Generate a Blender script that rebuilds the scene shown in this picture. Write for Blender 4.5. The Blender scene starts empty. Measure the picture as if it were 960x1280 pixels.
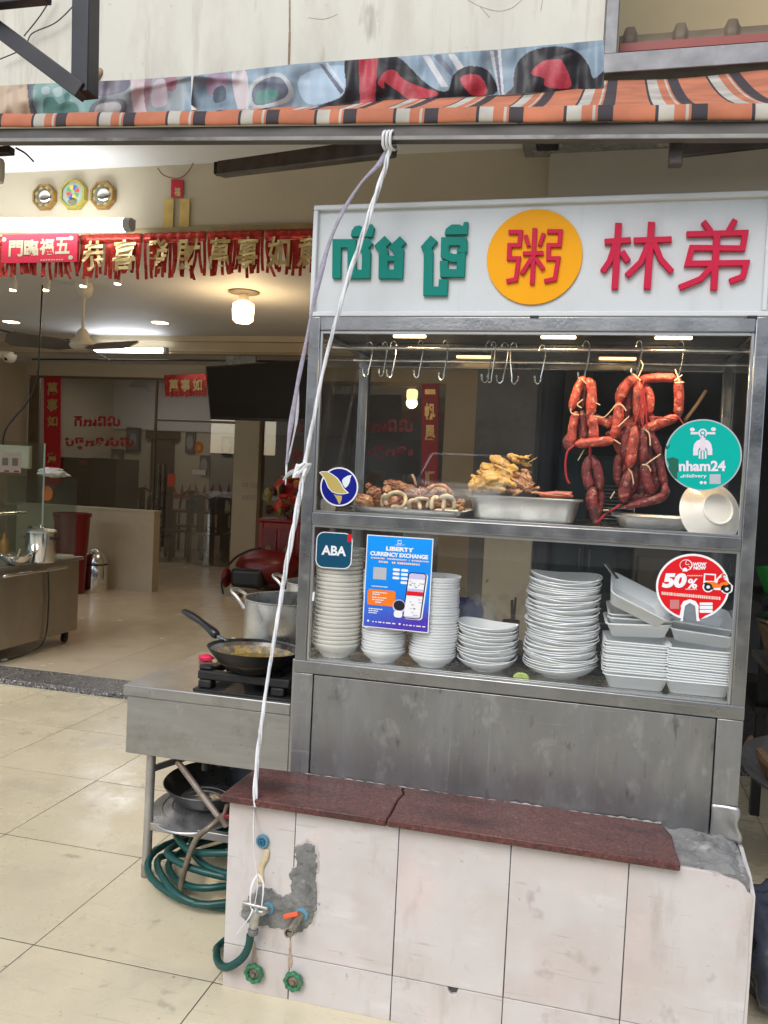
import bpy, bmesh, math, random
from mathutils import Vector, Matrix, noise

RND = random.Random(11)
SC = bpy.context.scene
COL = SC.collection

# ------------------------------------------------------------------ camera
FPX, CAMZ = 1056.6, 1.5
YAW, PITCH, ROLL = -0.247066, -0.0428746, 0.0476393
_fw = Vector((math.sin(YAW) * math.cos(PITCH), math.cos(YAW) * math.cos(PITCH), math.sin(PITCH)))
_r0 = Vector((math.cos(YAW), -math.sin(YAW), 0))
_u0 = _r0.cross(_fw)
_rt = _r0 * math.cos(ROLL) + _u0 * math.sin(ROLL)
_up = _u0 * math.cos(ROLL) - _r0 * math.sin(ROLL)
CPOS = Vector((0, 0, CAMZ))
cam = bpy.data.cameras.new("camera")
cam.sensor_fit = 'VERTICAL'
cam.sensor_height = 36.0
cam.lens = FPX / 1280 * 36.0
cam.clip_start = 0.05
cam.clip_end = 500
camo = bpy.data.objects.new("camera", cam)
COL.objects.link(camo)
camo.matrix_world = Matrix(((_rt.x, _up.x, -_fw.x, 0), (_rt.y, _up.y, -_fw.y, 0), (_rt.z, _up.z, -_fw.z, CAMZ), (0, 0, 0, 1)))
SC.camera = camo

# ------------------------------------------------------------------ world, sun, exposure
SUN_EL, SUN_AZ = 45, 192          # degrees; azimuth clockwise from +Y: light comes from the street behind the camera
world = bpy.data.worlds.new("World")
SC.world = world
world.use_nodes = True
wn = world.node_tree
for n in list(wn.nodes):
    wn.nodes.remove(n)
sky = wn.nodes.new("ShaderNodeTexSky")
sky.sky_type = 'NISHITA'
sky.sun_disc = False
sky.sun_elevation = math.radians(SUN_EL)
sky.sun_rotation = math.radians(SUN_AZ)
sky.dust_density = 1.5
hsv = wn.nodes.new("ShaderNodeHueSaturation")
hsv.inputs['Saturation'].default_value = 0.78
bg = wn.nodes.new("ShaderNodeBackground")
bg.inputs['Strength'].default_value = 0.15
wo = wn.nodes.new("ShaderNodeOutputWorld")
wn.links.new(sky.outputs[0], hsv.inputs['Color'])
wn.links.new(hsv.outputs[0], bg.inputs[0])
wn.links.new(bg.outputs[0], wo.inputs[0])
sl = bpy.data.lights.new("sun", 'SUN')
sl.energy = 1.2
sl.angle = math.radians(35)
sl.color = (1.0, 0.99, 0.965)
so = bpy.data.objects.new("sun", sl)
COL.objects.link(so)
_a, _e = math.radians(SUN_AZ), math.radians(SUN_EL)
_sd = Vector((math.sin(_a) * math.cos(_e), math.cos(_a) * math.cos(_e), math.sin(_e)))
so.rotation_euler = _sd.to_track_quat('Z', 'Y').to_euler()
SC.view_settings.view_transform = 'Standard'
SC.view_settings.look = 'None'
SC.view_settings.gamma = 1.0
SC.view_settings.exposure = 0.52
SC.cycles.use_denoising = True
SC.cycles.max_bounces = 8
SC.cycles.transparent_max_bounces = 16
SC.cycles.sample_clamp_indirect = 4.0


def at(px, py, Y=None, X=None, Z=None):
    """the point of the place that the photo shows at (px, py), on a plane of known depth, side or height"""
    d = _rt * ((px - 480) / FPX) - _up * ((py - 640) / FPX) + _fw
    if Y is not None:
        t = Y / d.y
    elif X is not None:
        t = X / d.x
    else:
        t = (Z - CAMZ) / d.z
    return CPOS + d * t


# ------------------------------------------------------------------ materials
MATS = {}


def mat(name, col, rough=.5, metal=0., var=.1, vscale=5., col2=None, s2=3., t2=(.5, .62), bump=0., bscale=60.,
        stretch=(1, 1, 1), rvar=0., emis=None, estr=0., alpha=None, coat=0., col3=None, s3=30., t3=(.6, .66), sss=0., spec=.5, trans=0., layers=(), dent=0.):
    if name in MATS:
        return MATS[name]
    m = bpy.data.materials.new(name)
    m.use_nodes = True
    nt = m.node_tree
    L = nt.links.new
    b = nt.nodes["Principled BSDF"]
    b.inputs['Roughness'].default_value = rough
    b.inputs['Metallic'].default_value = metal
    b.inputs['Specular IOR Level'].default_value = spec
    if coat:
        b.inputs['Coat Weight'].default_value = coat
        b.inputs['Coat Roughness'].default_value = .08
    if sss:
        b.inputs['Subsurface Weight'].default_value = sss
        b.inputs['Subsurface Radius'].default_value = (.01, .006, .004)
        b.inputs['Subsurface Scale'].default_value = 1.0
    if trans:
        b.inputs['Transmission Weight'].default_value = trans
    if emis:
        b.inputs['Emission Color'].default_value = (*emis, 1)
        b.inputs['Emission Strength'].default_value = estr
    tc = nt.nodes.new("ShaderNodeTexCoord")
    oi = nt.nodes.new("ShaderNodeObjectInfo")
    ml = nt.nodes.new("ShaderNodeVectorMath")
    ml.operation = 'MULTIPLY_ADD'
    cmb = nt.nodes.new("ShaderNodeCombineXYZ")
    for k in range(3):
        L(oi.outputs['Random'], cmb.inputs[k])
    ml.inputs[0].default_value = (17, 9, 13)
    L(cmb.outputs[0], ml.inputs[1])
    L(tc.outputs['Object'], ml.inputs[2])
    mp = nt.nodes.new("ShaderNodeMapping")
    mp.inputs['Scale'].default_value = stretch
    L(ml.outputs[0], mp.inputs[0])

    def nz(scale, detail=5, vec=mp):
        n = nt.nodes.new("ShaderNodeTexNoise")
        n.inputs['Scale'].default_value = scale
        n.inputs['Detail'].default_value = detail
        n.inputs['Roughness'].default_value = .62
        L(vec.outputs[0], n.inputs['Vector'])
        return n

    def mixc(fac, a, c, mode='MIX'):
        x = nt.nodes.new("ShaderNodeMix")
        x.data_type = 'RGBA'
        x.blend_type = mode
        if hasattr(fac, 'links'):
            L(fac, x.inputs['Factor'])
        else:
            x.inputs['Factor'].default_value = fac
        for s, v in (('A', a), ('B', c)):
            i = [q for q in x.inputs if q.name == s and q.type == 'RGBA'][0]
            if hasattr(v, 'links'):
                L(v, i)
            else:
                i.default_value = (*v[:3], 1)
        return [q for q in x.outputs if q.type == 'RGBA'][0]

    def ramp(src, lo, hi):
        r = nt.nodes.new("ShaderNodeMapRange")
        r.inputs['From Min'].default_value = lo
        r.inputs['From Max'].default_value = hi
        L(src, r.inputs['Value'])
        return r.outputs[0]
    out = None
    base = col
    n1 = nz(vscale)
    if var:
        dark = tuple(max(0, c * (1 - var)) for c in col)
        lite = tuple(min(1, c * (1 + var)) for c in col)
        base = mixc(ramp(n1.outputs[0], .3, .7), dark, lite)
    if col2:
        base = mixc(ramp(nz(s2).outputs[0], *t2), base, col2)
    if col3:
        base = mixc(ramp(nz(s3, 3).outputs[0], *t3), base, col3)
    for lc, ls, lo_, hi_, lst, amt in layers:       # stains, smears, scratches: colour, size, threshold, stretch, amount
        mp2 = nt.nodes.new("ShaderNodeMapping")
        mp2.inputs['Scale'].default_value = lst
        L(ml.outputs[0], mp2.inputs[0])
        r2 = ramp(nz(ls, 6, mp2).outputs[0], lo_, hi_)
        mm = nt.nodes.new("ShaderNodeMath")
        mm.operation = 'MULTIPLY'
        mm.use_clamp = True
        mm.inputs[1].default_value = amt
        L(r2, mm.inputs[0])
        base = mixc(mm.outputs[0], base, lc)
    if hasattr(base, 'links'):
        L(base, b.inputs['Base Color'])
    else:
        b.inputs['Base Color'].default_value = (*base, 1)
    if rvar:
        r = nt.nodes.new("ShaderNodeMapRange")
        r.inputs['From Min'].default_value = .3
        r.inputs['From Max'].default_value = .7
        r.inputs['To Min'].default_value = max(.02, rough - rvar)
        r.inputs['To Max'].default_value = min(1, rough + rvar)
        L(nz(vscale * 1.7).outputs[0], r.inputs['Value'])
        L(r.outputs[0], b.inputs['Roughness'])
    if bump:
        bp = nt.nodes.new("ShaderNodeBump")
        bp.inputs['Strength'].default_value = bump
        bp.inputs['Distance'].default_value = .01
        L(nz(bscale, 4).outputs[0], bp.inputs['Height'])
        L(bp.outputs[0], b.inputs['Normal'])
        if dent:
            b2 = nt.nodes.new("ShaderNodeBump")
            b2.inputs['Strength'].default_value = dent
            b2.inputs['Distance'].default_value = .02
            L(nz(3.2, 2).outputs[0], b2.inputs['Height'])
            L(b2.outputs[0], bp.inputs['Normal'])
    if alpha is not None:
        b.inputs['Alpha'].default_value = alpha
    MATS[name] = m
    return m


def glass(name, tint=(.94, .96, .95), dust=.04, ior=1.5, rough=.0, add=0.):
    m = bpy.data.materials.new(name)
    m.use_nodes = True
    nt = m.node_tree
    L = nt.links.new
    for n in list(nt.nodes):
        nt.nodes.remove(n)
    o = nt.nodes.new("ShaderNodeOutputMaterial")
    tr = nt.nodes.new("ShaderNodeBsdfTransparent")
    tr.inputs[0].default_value = (*tint, 1)
    gl = nt.nodes.new("ShaderNodeBsdfGlossy")
    gl.inputs['Roughness'].default_value = rough
    fr = nt.nodes.new("ShaderNodeFresnel")
    ge = nt.nodes.new("ShaderNodeNewGeometry")
    io = nt.nodes.new("ShaderNodeMapRange")      # the same reflection on both faces of the pane
    io.inputs['To Min'].default_value = ior
    io.inputs['To Max'].default_value = 1 / ior
    L(ge.outputs['Backfacing'], io.inputs['Value'])
    L(io.outputs[0], fr.inputs[0])
    mx = nt.nodes.new("ShaderNodeMixShader")
    if add:
        ad = nt.nodes.new("ShaderNodeMath")
        ad.inputs[1].default_value = add
        L(fr.outputs[0], ad.inputs[0])
        L(ad.outputs[0], mx.inputs[0])
    else:
        L(fr.outputs[0], mx.inputs[0])
    L(tr.outputs[0], mx.inputs[1])
    L(gl.outputs[0], mx.inputs[2])
    df = nt.nodes.new("ShaderNodeBsdfDiffuse")
    df.inputs[0].default_value = (.7, .7, .68, 1)
    tc = nt.nodes.new("ShaderNodeTexCoord")
    nz = nt.nodes.new("ShaderNodeTexNoise")
    nz.inputs['Scale'].default_value = 6
    nz.inputs['Detail'].default_value = 8
    L(tc.outputs['Object'], nz.inputs['Vector'])
    r = nt.nodes.new("ShaderNodeMapRange")
    r.inputs['From Min'].default_value = .35
    r.inputs['From Max'].default_value = .75
    r.inputs['To Min'].default_value = dust * .3
    r.inputs['To Max'].default_value = dust * 2
    L(nz.outputs[0], r.inputs['Value'])
    m2 = nt.nodes.new("ShaderNodeMixShader")
    L(r.outputs[0], m2.inputs[0])
    L(mx.outputs[0], m2.inputs[1])
    L(df.outputs[0], m2.inputs[2])
    L(m2.outputs[0], o.inputs[0])
    MATS[name] = m
    return m


def plain(name, col, rough=.5, metal=0., emis=0.):
    return mat(name, col, rough, metal, var=.05, vscale=9, emis=col if emis else None, estr=emis)


def vcol_mat(name, rough=.55, bump=0.):
    m = bpy.data.materials.new(name)
    m.use_nodes = True
    nt = m.node_tree
    b = nt.nodes["Principled BSDF"]
    b.inputs['Roughness'].default_value = rough
    a = nt.nodes.new("ShaderNodeVertexColor")
    a.layer_name = "print"
    nt.links.new(a.outputs[0], b.inputs['Base Color'])
    return m


def lamp_mat(name, col, s):
    m = bpy.data.materials.new(name)
    m.use_nodes = True
    b = m.node_tree.nodes["Principled BSDF"]
    b.inputs['Base Color'].default_value = (.9, .9, .9, 1)
    b.inputs['Emission Color'].default_value = (*col, 1)
    b.inputs['Emission Strength'].default_value = s
    return m


STEEL = mat("brushed_steel", (.36, .36, .355), .34, 1, var=.10, vscale=5, stretch=(1, 1, 1), rvar=.10, bump=.06, bscale=90, dent=.12, col2=(.27, .27, .265), s2=4, t2=(.5, .7),
            layers=(((.55, .55, .54), 22, .60, .74, (1, 1, 1), .5), ((.15, .14, .13), 40, .64, .74, (1, 1, 1), .6), ((.5, .5, .49), 30, .62, .68, (.08, .3, 3), .4)))
STEELP = mat("worn_steel_panel", (.33, .33, .325), .42, .9, var=.22, vscale=4, stretch=(1, 1, .35), rvar=.14, bump=.10, bscale=40, dent=.35, col2=(.44, .44, .425), s2=7, t2=(.54, .74), col3=(.17, .17, .165), s3=4, t3=(.5, .75),
             layers=(((.62, .62, .60), 16, .56, .72, (1, 1, .6), .45), ((.12, .12, .115), 26, .60, .72, (1, 1, .4), .7), ((.56, .56, .54), 34, .62, .70, (2.5, 1, .06), .35), ((.60, .60, .58), 40, .64, .70, (.05, 1, 2.5), .4), ((.10, .09, .08), 90, .68, .74, (1, 1, 1), .6)))
STEELT = mat("satin_steel_table", (.36, .355, .335), .40, .85, var=.08, vscale=6, rvar=.08, bump=.03, bscale=100, stretch=(1, 1, 6), layers=(((.22, .20, .17), 7, .55, .75, (1, 1, 1), .6), ((.52, .51, .49), 18, .60, .72, (1, 1, .5), .5), ((.16, .13, .10), 50, .66, .74, (1, 1, 1), .6)))
STEELD = mat("dark_steel", (.30, .30, .30), .3, 1, var=.15, vscale=8, rvar=.1)
CHROME = mat("chrome", (.75, .75, .74), .14, 1, var=.05)
ALU = mat("aluminium", (.62, .62, .60), .33, .95, var=.12, vscale=10, rvar=.1, bump=.03, bscale=120)
RUSTY = mat("rusty_iron", (.22, .17, .13), .6, .5, var=.3, vscale=14, col2=(.30, .25, .21), s2=9, t2=(.5, .6), bump=.1)
GALV = mat("galvanised_steel", (.21, .21, .21), .5, .5, var=.2, vscale=9, col2=(.28, .13, .07), s2=4, t2=(.66, .76), rvar=.1)
BLACKP = mat("black_paint", (.018, .018, .02), .38, 0, var=.2, vscale=12)
BLACKM = mat("black_cast_iron", (.02, .02, .02), .55, .3, var=.3, vscale=20, bump=.15, bscale=90)
SOOT = mat("sooty_wok", (.035, .034, .033), .38, .7, var=.4, vscale=9, rvar=.15)
PLASTK = mat("black_plastic", (.015, .015, .015), .3, 0, var=.1)
ACRYL = mat("white_acrylic", (.585, .605, .60), .38, 0, var=.03, vscale=3, col2=(.54, .55, .535), s2=4, t2=(.5, .75),
            layers=(((.46, .45, .41), 14, .58, .76, (1.5, 1, .10), .35), ((.40, .38, .34), 60, .68, .75, (1, 1, 1), .5)))
GREEN = mat("green_letter", (.0, .20, .155), .45, 0, var=.08, spec=.2)
RED = mat("red_letter", (.54, .012, .05), .45, 0, var=.06, spec=.2)
YEL = mat("yellow_disc", (.84, .36, .0), .5, 0, var=.04, spec=.2)
PLASTER = mat("cream_plaster", (.70, .68, .57), .85, 0, var=.05, vscale=2.5, stretch=(1.4, 1, .45), col2=(.54, .50, .40), s2=2.2, t2=(.5, .75), col3=(.36, .32, .25), s3=6, t3=(.64, .8), bump=.08, bscale=50,
              layers=(((.44, .39, .30), 9, .56, .74, (1.6, 1, .14), .6), ((.60, .57, .48), 4, .5, .7, (1, 1, .6), .5), ((.30, .24, .17), 30, .67, .74, (1, 1, 1), .6)))
WALLIN = mat("cream_wall_paint", (.52, .46, .345), .7, 0, var=.05, vscale=2, bump=.03, col2=(.56, .48, .36), s2=1.5, t2=(.55, .8))
CEIL = mat("white_ceiling_paint", (.64, .64, .63), .7, 0, var=.04, vscale=2, col3=(.3, .3, .26), s3=9, t3=(.74, .8))
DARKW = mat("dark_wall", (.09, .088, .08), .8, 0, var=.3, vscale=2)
CONC = mat("rough_concrete", (.22, .215, .20), .92, 0, var=.25, vscale=12, col2=(.13, .125, .12), s2=18, t2=(.5, .64), bump=.7, bscale=45, col3=(.42, .40, .37), s3=6, t3=(.58, .7), layers=(((.12, .115, .105), 30, .56, .68, (1, 1, 1), .8), ((.50, .48, .44), 50, .62, .70, (1, 1, 1), .6)))
GRAN = mat("red_granite", (.125, .046, .038), .42, 0, var=.25, vscale=70, col2=(.065, .028, .028), s2=150, t2=(.52, .58), col3=(.20, .10, .085), s3=110, t3=(.60, .66), rvar=.14, spec=.3, layers=(((.040, .020, .018), 4, .47, .62, (.6, 1.6, 1), .85), ((.30, .19, .16), 9, .60, .74, (1, 1, 1), .5), ((.03, .02, .018), 14, .62, .74, (1, 1, 1), .6)))
TERR = mat("speckled_terrazzo", (.13, .125, .12), .4, 0, var=.3, vscale=40, col2=(.5, .48, .44), s2=75, t2=(.56, .6), col3=(.03, .03, .03), s3=60, t3=(.54, .58))
PINKT = mat("pale_pink_tile", (.58, .54, .515), .38, 0, var=.045, vscale=5, col2=(.50, .40, .36), s2=2.6, t2=(.5, .8), col3=(.36, .29, .26), s3=11, t3=(.66, .82), rvar=.12, bump=.04, bscale=30,
            layers=(((.50, .44, .39), 3.5, .46, .72, (1, 1, 1), .75), ((.66, .52, .48), 5, .55, .75, (1, 1, 1), .6), ((.36, .30, .25), 14, .58, .76, (1, 1, .28), .55), ((.74, .71, .68), 9, .58, .75, (.4, 1, 1.4), .5), ((.16, .12, .09), 60, .69, .74, (1, 1, 1), .8), ((.30, .25, .21), 40, .63, .70, (.12, 1, 2.2), .45)))
GROUT = mat("grout", (.085, .075, .06), .9, 0, var=.2, vscale=10)
FTILE = mat("cream_floor_tile", (.70, .615, .42), .28, 0, var=.05, vscale=2.2, col2=(.52, .45, .33), s2=2.6, t2=(.55, .8), col3=(.34, .29, .21), s3=9, t3=(.64, .80), rvar=.16, bump=.015, bscale=25,
            layers=(((.54, .48, .36), 1.6, .46, .70, (1, 1, 1), .4), ((.76, .68, .49), 4, .52, .72, (1, 1, 1), .4), ((.30, .26, .19), 12, .62, .76, (1, .5, 1), .4), ((.17, .14, .10), 34, .66, .74, (1, 1, 1), .7), ((.40, .36, .29), 30, .60, .68, (.15, 2, 1), .35)))
ITILE = mat("interior_floor_tile", (.56, .48, .35), .22, 0, var=.05, vscale=2, rvar=.06, col2=(.48, .39, .27), s2=2, t2=(.55, .8))
CERAM = mat("white_ceramic", (.92, .925, .92), .14, 0, var=.03, vscale=12, coat=.3, col2=(.66, .60, .48), s2=14, t2=(.70, .82))
CREAMC = mat("cream_ceramic", (.86, .82, .74), .2, 0, var=.04, vscale=12, coat=.3)
FOAM = mat("white_foam", (.93, .94, .935), .55, 0, var=.02, vscale=20, sss=.1, bump=.02, bscale=200)
GLASS = glass("display_glass", (.985, .99, .985), .005, ior=1.52)
GLASSP = glass("partition_glass", (.80, .77, .70), .012, ior=1.6, add=.07)
GLASSC = glass("cabinet_glass", (.85, .9, .87), .015)
ROPEW = mat("white_plastic_rope", (.80, .80, .80), .35, 0, var=.18, vscale=60, stretch=(1, 1, .15), bump=.3, bscale=120)
ROPEP = mat("mauve_plastic_rope", (.33, .30, .36), .4, 0, var=.2, vscale=60, bump=.3, bscale=120)
HOSE = mat("green_hose", (.003, .058, .048), .4, 0, var=.2, vscale=20)
GASH = mat("gas_hose", (.20, .165, .12), .4, .3, var=.25, vscale=30)
REDP = mat("red_plastic", (.15, .006, .008), .35, 0, var=.12)
REDL = mat("red_lacquer", (.22, .012, .010), .3, 0, var=.25, vscale=8)
REDPAPER = mat("red_paper", (.48, .012, .025), .5, 0, var=.1)
FOIL = mat("red_foil", (.50, .045, .03), .25, .55, var=.3, vscale=14, rvar=.1)
GOLD = mat("gold_print", (.62, .48, .22), .35, .5, var=.2, vscale=30)
GOLDP = mat("gold_paper", (.62, .44, .14), .5, .2, var=.15, vscale=14)
DWOOD = mat("dark_wood", (.055, .022, .015), .35, 0, var=.3, vscale=6, stretch=(1, 1, .2))
WOODT = mat("worn_wood", (.20, .12, .065), .6, 0, var=.3, vscale=9, stretch=(1, 6, 1), bump=.15)
SCREEN = mat("dark_screen", (.008, .008, .009), .12, 0, var=0)
WHITEP = plain("white_print", (.82, .82, .82), .45)
CLEARBAG = mat("translucent_bag", (.72, .74, .78), .3, 0, var=.1, alpha=.45)


# ------------------------------------------------------------------ mesh building
class MB:
    def __init__(s):
        s.v, s.f, s.m, s.c = [], [], [], None

    def face(s, idx, m=0):
        s.f.append(tuple(idx))
        s.m.append(m)

    def pts(s, P):
        k = len(s.v)
        s.v.extend([tuple(p) for p in P])
        return k

    def box(s, x0, x1, y0, y1, z0, z1, m=0, M=None):
        P = [Vector(p) for p in ((x0, y0, z0), (x1, y0, z0), (x1, y1, z0), (x0, y1, z0), (x0, y0, z1), (x1, y0, z1), (x1, y1, z1), (x0, y1, z1))]
        if M:
            P = [M @ p for p in P]
        k = s.pts(P)
        for q in ((0, 3, 2, 1), (4, 5, 6, 7), (0, 1, 5, 4), (1, 2, 6, 5), (2, 3, 7, 6), (3, 0, 4, 7)):
            s.face([k + i for i in q], m)
        return s

    def bar(s, p, q, w, h, up=(0, 0, 1), m=0):
        p, q = Vector(p), Vector(q)
        d = (q - p)
        l = d.length
        d.normalize()
        u = Vector(up)
        sd = d.cross(u)
        if sd.length < 1e-5:
            sd = d.cross(Vector((1, 0, 0)))
        sd.normalize()
        u = sd.cross(d)
        M = Matrix(((d.x, sd.x, u.x, p.x), (d.y, sd.y, u.y, p.y), (d.z, sd.z, u.z, p.z), (0, 0, 0, 1)))
        return s.box(0, l, -w / 2, w / 2, -h / 2, h / 2, m, M)

    def tube(s, P, r, n=8, closed=False, caps=True, m=0, flat=1.0):
        P = [Vector(p) for p in P]
        N = len(P)
        R = r if isinstance(r, (list, tuple)) else [r] * N
        prev = None
        rings = []
        for i, p in enumerate(P):
            if closed:
                t = P[(i + 1) % N] - P[i - 1]
            else:
                t = P[min(i + 1, N - 1)] - P[max(i - 1, 0)]
            if t.length < 1e-9:
                t = Vector((0, 0, 1))
            t.normalize()
            if prev is None:
                a = Vector((0, 0, 1)) if abs(t.z) < .9 else Vector((1, 0, 0))
                a = (a - t * a.dot(t)).normalized()
            else:
                a = prev - t * prev.dot(t)
                a = a.normalized() if a.length > 1e-6 else t.orthogonal().normalized()
            prev = a
            b = t.cross(a)
            rings.append(s.pts([p + (a * math.cos(2 * math.pi * j / n) + b * math.sin(2 * math.pi * j / n) * flat) * R[i] for j in range(n)]))
        for i in range(N if closed else N - 1):
            A, B = rings[i], rings[(i + 1) % N]
            for j in range(n):
                s.face((A + j, A + (j + 1) % n, B + (j + 1) % n, B + j), m)
        if caps and not closed:
            s.face([rings[0] + j for j in range(n)][::-1], m)
            s.face([rings[-1] + j for j in range(n)], m)
        return s

    def lathe(s, prof, c=(0, 0, 0), n=24, M=None, m=0, wav=None):
        c = Vector(c)
        rings = []
        for (r, z) in prof:
            P = []
            for j in range(n):
                a = 2 * math.pi * j / n
                p = Vector((r * math.cos(a), r * math.sin(a), z))
                if wav:
                    p = wav(p, a)
                if M:
                    p = M @ p
                P.append(c + p)
            rings.append(s.pts(P))
        for A, B in zip(rings, rings[1:]):
            for j in range(n):
                s.face((A + j, A + (j + 1) % n, B + (j + 1) % n, B + j), m)
        if prof[0][0] > 1e-6:
            s.face([rings[0] + j for j in range(n)][::-1], m)
        if prof[-1][0] > 1e-6:
            s.face([rings[-1] + j for j in range(n)], m)
        return s

    def prism(s, poly, depth, m=0, ms=None):
        """poly: 3D points of the near face; depth: offset vector to the far face"""
        d = Vector(depth)
        a = s.pts(poly)
        b = s.pts([Vector(p) + d for p in poly])
        n = len(poly)
        s.face([a + i for i in range(n)], m)
        s.face([b + i for i in range(n)][::-1], m)
        for i in range(n):
            s.face((a + (i + 1) % n, a + i, b + i, b + (i + 1) % n), m if ms is None else ms)
        return s

    def grid(s, nu, nv, fn, m=0, mf=None):
        k = len(s.v)
        for j in range(nv + 1):
            for i in range(nu + 1):
                s.v.append(tuple(fn(i / nu, j / nv)))
        for j in range(nv):
            for i in range(nu):
                a = k + j * (nu + 1) + i
                s.face((a, a + 1, a + nu + 2, a + nu + 1), mf(i, j) if mf else m)
        return s

    def lump(s, c, rad, rot=None, nz=.1, sc=3., sub=2, m=0, seed=0.):
        bm = bmesh.new()
        bmesh.ops.create_icosphere(bm, subdivisions=sub, radius=1)
        k = len(s.v)
        c = Vector(c)
        for v in bm.verts:
            q = v.co.copy()
            f = 1 + nz * (noise.noise(q * sc + Vector((seed, seed * 1.7, 3))) + .5 * noise.noise(q * sc * 2.3 + Vector((seed, 5, 1))))
            q = Vector((q.x * rad[0], q.y * rad[1], q.z * rad[2])) * f
            if rot:
                q = rot @ q
            s.v.append(tuple(c + q))
        for f in bm.faces:
            s.face([k + v.index for v in f.verts], m)
        bm.free()
        return s

    def ellipse(s, fn, n=32, d0=0., m=0):
        """flat polygon from fn(angle)"""
        k = s.pts([fn(2 * math.pi * j / n) for j in range(n)])
        s.face([k + j for j in range(n)], m)
        return s

    def text(s, body, P, s0, t0, s1, t1, d=0., off=0., m=0, keep=False, shear=0., ext=0.):
        """flat lettering fitted to a rectangle of the surface P(s, t, d)"""
        V, F = glyphs(body, off, shear)
        if not V:
            return s
        xs = [v[0] for v in V]
        ys = [v[1] for v in V]
        x0, x1, y0, y1 = min(xs), max(xs), min(ys), max(ys)
        k = len(s.v)
        for v in V:
            a, b = (v[0] - x0) / max(1e-6, x1 - x0), (v[1] - y0) / max(1e-6, y1 - y0)
            s.v.append(tuple(P(s0 + (s1 - s0) * a, t1 + (t0 - t1) * b, d)))
        for f in F:
            s.face([k + i for i in f], m)
        return s

    def build(s, name, mats, parent=None, smooth=40, bevel=0., seg=2, solid=0., sub=0):
        me = bpy.data.meshes.new(name)
        me.from_pydata(s.v, [], s.f)
        if not isinstance(mats, (list, tuple)):
            mats = [mats]
        for q in mats:
            me.materials.append(q)
        if len(mats) > 1:
            me.polygons.foreach_set("material_index", s.m)
        if smooth:
            me.polygons.foreach_set("use_smooth", [True] * len(me.polygons))
            me.set_sharp_from_angle(angle=math.radians(smooth))
        if s.c:
            ca = me.color_attributes.new("print", 'FLOAT_COLOR', 'POINT')
            ca.data.foreach_set("color", s.c)
        me.update()
        o = bpy.data.objects.new(name, me)
        COL.objects.link(o)
        if solid:
            q = o.modifiers.new("solid", 'SOLIDIFY')
            q.thickness = solid
            q.offset = 0
        if bevel:
            q = o.modifiers.new("edge", 'BEVEL')
            q.width = bevel
            q.segments = seg
            q.limit_method = 'ANGLE'
        if sub:
            q = o.modifiers.new("sub", 'SUBSURF')
            q.levels = sub
            q.render_levels = sub
        if parent:
            o.parent = parent
            o.matrix_parent_inverse = Matrix.Translation(-parent.location)
        return o


_GL = {}


def glyphs(body, off=0., shear=0.):
    key = (body, off, shear)
    if key not in _GL:
        c = bpy.data.curves.new("lettering", 'FONT')
        c.body = body
        c.offset = off
        c.shear = shear
        c.resolution_u = 3
        o = bpy.data.objects.new("lettering", c)
        COL.objects.link(o)
        me = o.to_mesh()
        _GL[key] = ([tuple(v.co[:2]) for v in me.vertices], [tuple(p.vertices) for p in me.polygons])
        o.to_mesh_clear()
        bpy.data.objects.remove(o)
        bpy.data.curves.remove(c)
    return _GL[key]


def thing(name, label, cat, loc=(0, 0, 0), group=None):
    o = bpy.data.objects.new(name, None)
    o.empty_display_size = .05
    COL.objects.link(o)
    o.location = loc
    return tag(o, label, cat, group)


def tag(o, label, cat, group=None):
    o['label'] = label
    o['category'] = cat
    if group:
        o['group'] = group
    return o


def structure(o):
    o['kind'] = 'structure'
    return o


def dup(root, loc, rotz=0., label=None, group=None, cat=None, scale=None, rot=None):
    def cp(o, par):
        c = o.copy()
        COL.objects.link(c)
        if par:
            c.parent = par
        for ch in o.children:
            cp(ch, c)
        return c
    kids = None
    r = cp(root, None)
    r.location = loc
    r.rotation_euler = rot if rot else (0, 0, rotz)
    if scale:
        r.scale = scale
    if label:
        r['label'] = label
    if group:
        r['group'] = group
    return r


def quad(TL, TR, BR, BL):
    TL, TR, BR, BL = map(Vector, (TL, TR, BR, BL))
    N = (TR - TL).cross(BL - TL)
    N = N.normalized()
    if N.dot(CPOS - TL) < 0:
        N = -N

    def P(s, t, d=0.):
        return (TL * (1 - s) + TR * s) * (1 - t) + (BL * (1 - s) + BR * s) * t + N * d
    return P


def qpx(c, **k):
    return quad(*[at(x, y, **k) for x, y in c])


def stroke(pts, w):
    """outline polygon of a mitred 2D polyline; w a width"""
    P = [Vector(p) for p in pts]
    Lf, Rt = [], []
    n = len(P)
    for i in range(n):
        d1 = (P[i] - P[i - 1]).normalized() if i else (P[1] - P[0]).normalized()
        d2 = (P[i + 1] - P[i]).normalized() if i < n - 1 else d1
        n1, n2 = Vector((-d1.y, d1.x)), Vector((-d2.y, d2.x))
        b = n1 + n2
        b = b.normalized() if b.length > 1e-6 else n1
        k = w / 2 / max(.4, b.dot(n1))
        Lf.append(P[i] + b * k)
        Rt.append(P[i] - b * k)
    return Lf + Rt[::-1]


def smoothpath(P, n=8, closed=False):
    P = [Vector(p) for p in P]
    out = []
    N = len(P)
    rng = range(N if closed else N - 1)
    for i in rng:
        if closed:
            a, b, c, d = P[i - 1], P[i], P[(i + 1) % N], P[(i + 2) % N]
        else:
            a, b, c, d = P[max(i - 1, 0)], P[i], P[i + 1], P[min(i + 2, N - 1)]
        for j in range(n):
            t = j / n
            out.append(.5 * ((2 * b) + (c - a) * t + (2 * a - 5 * b + 4 * c - d) * t * t + (3 * b - a - 3 * c + d) * t ** 3))
    if not closed:
        out.append(P[-1])
    return out


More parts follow.
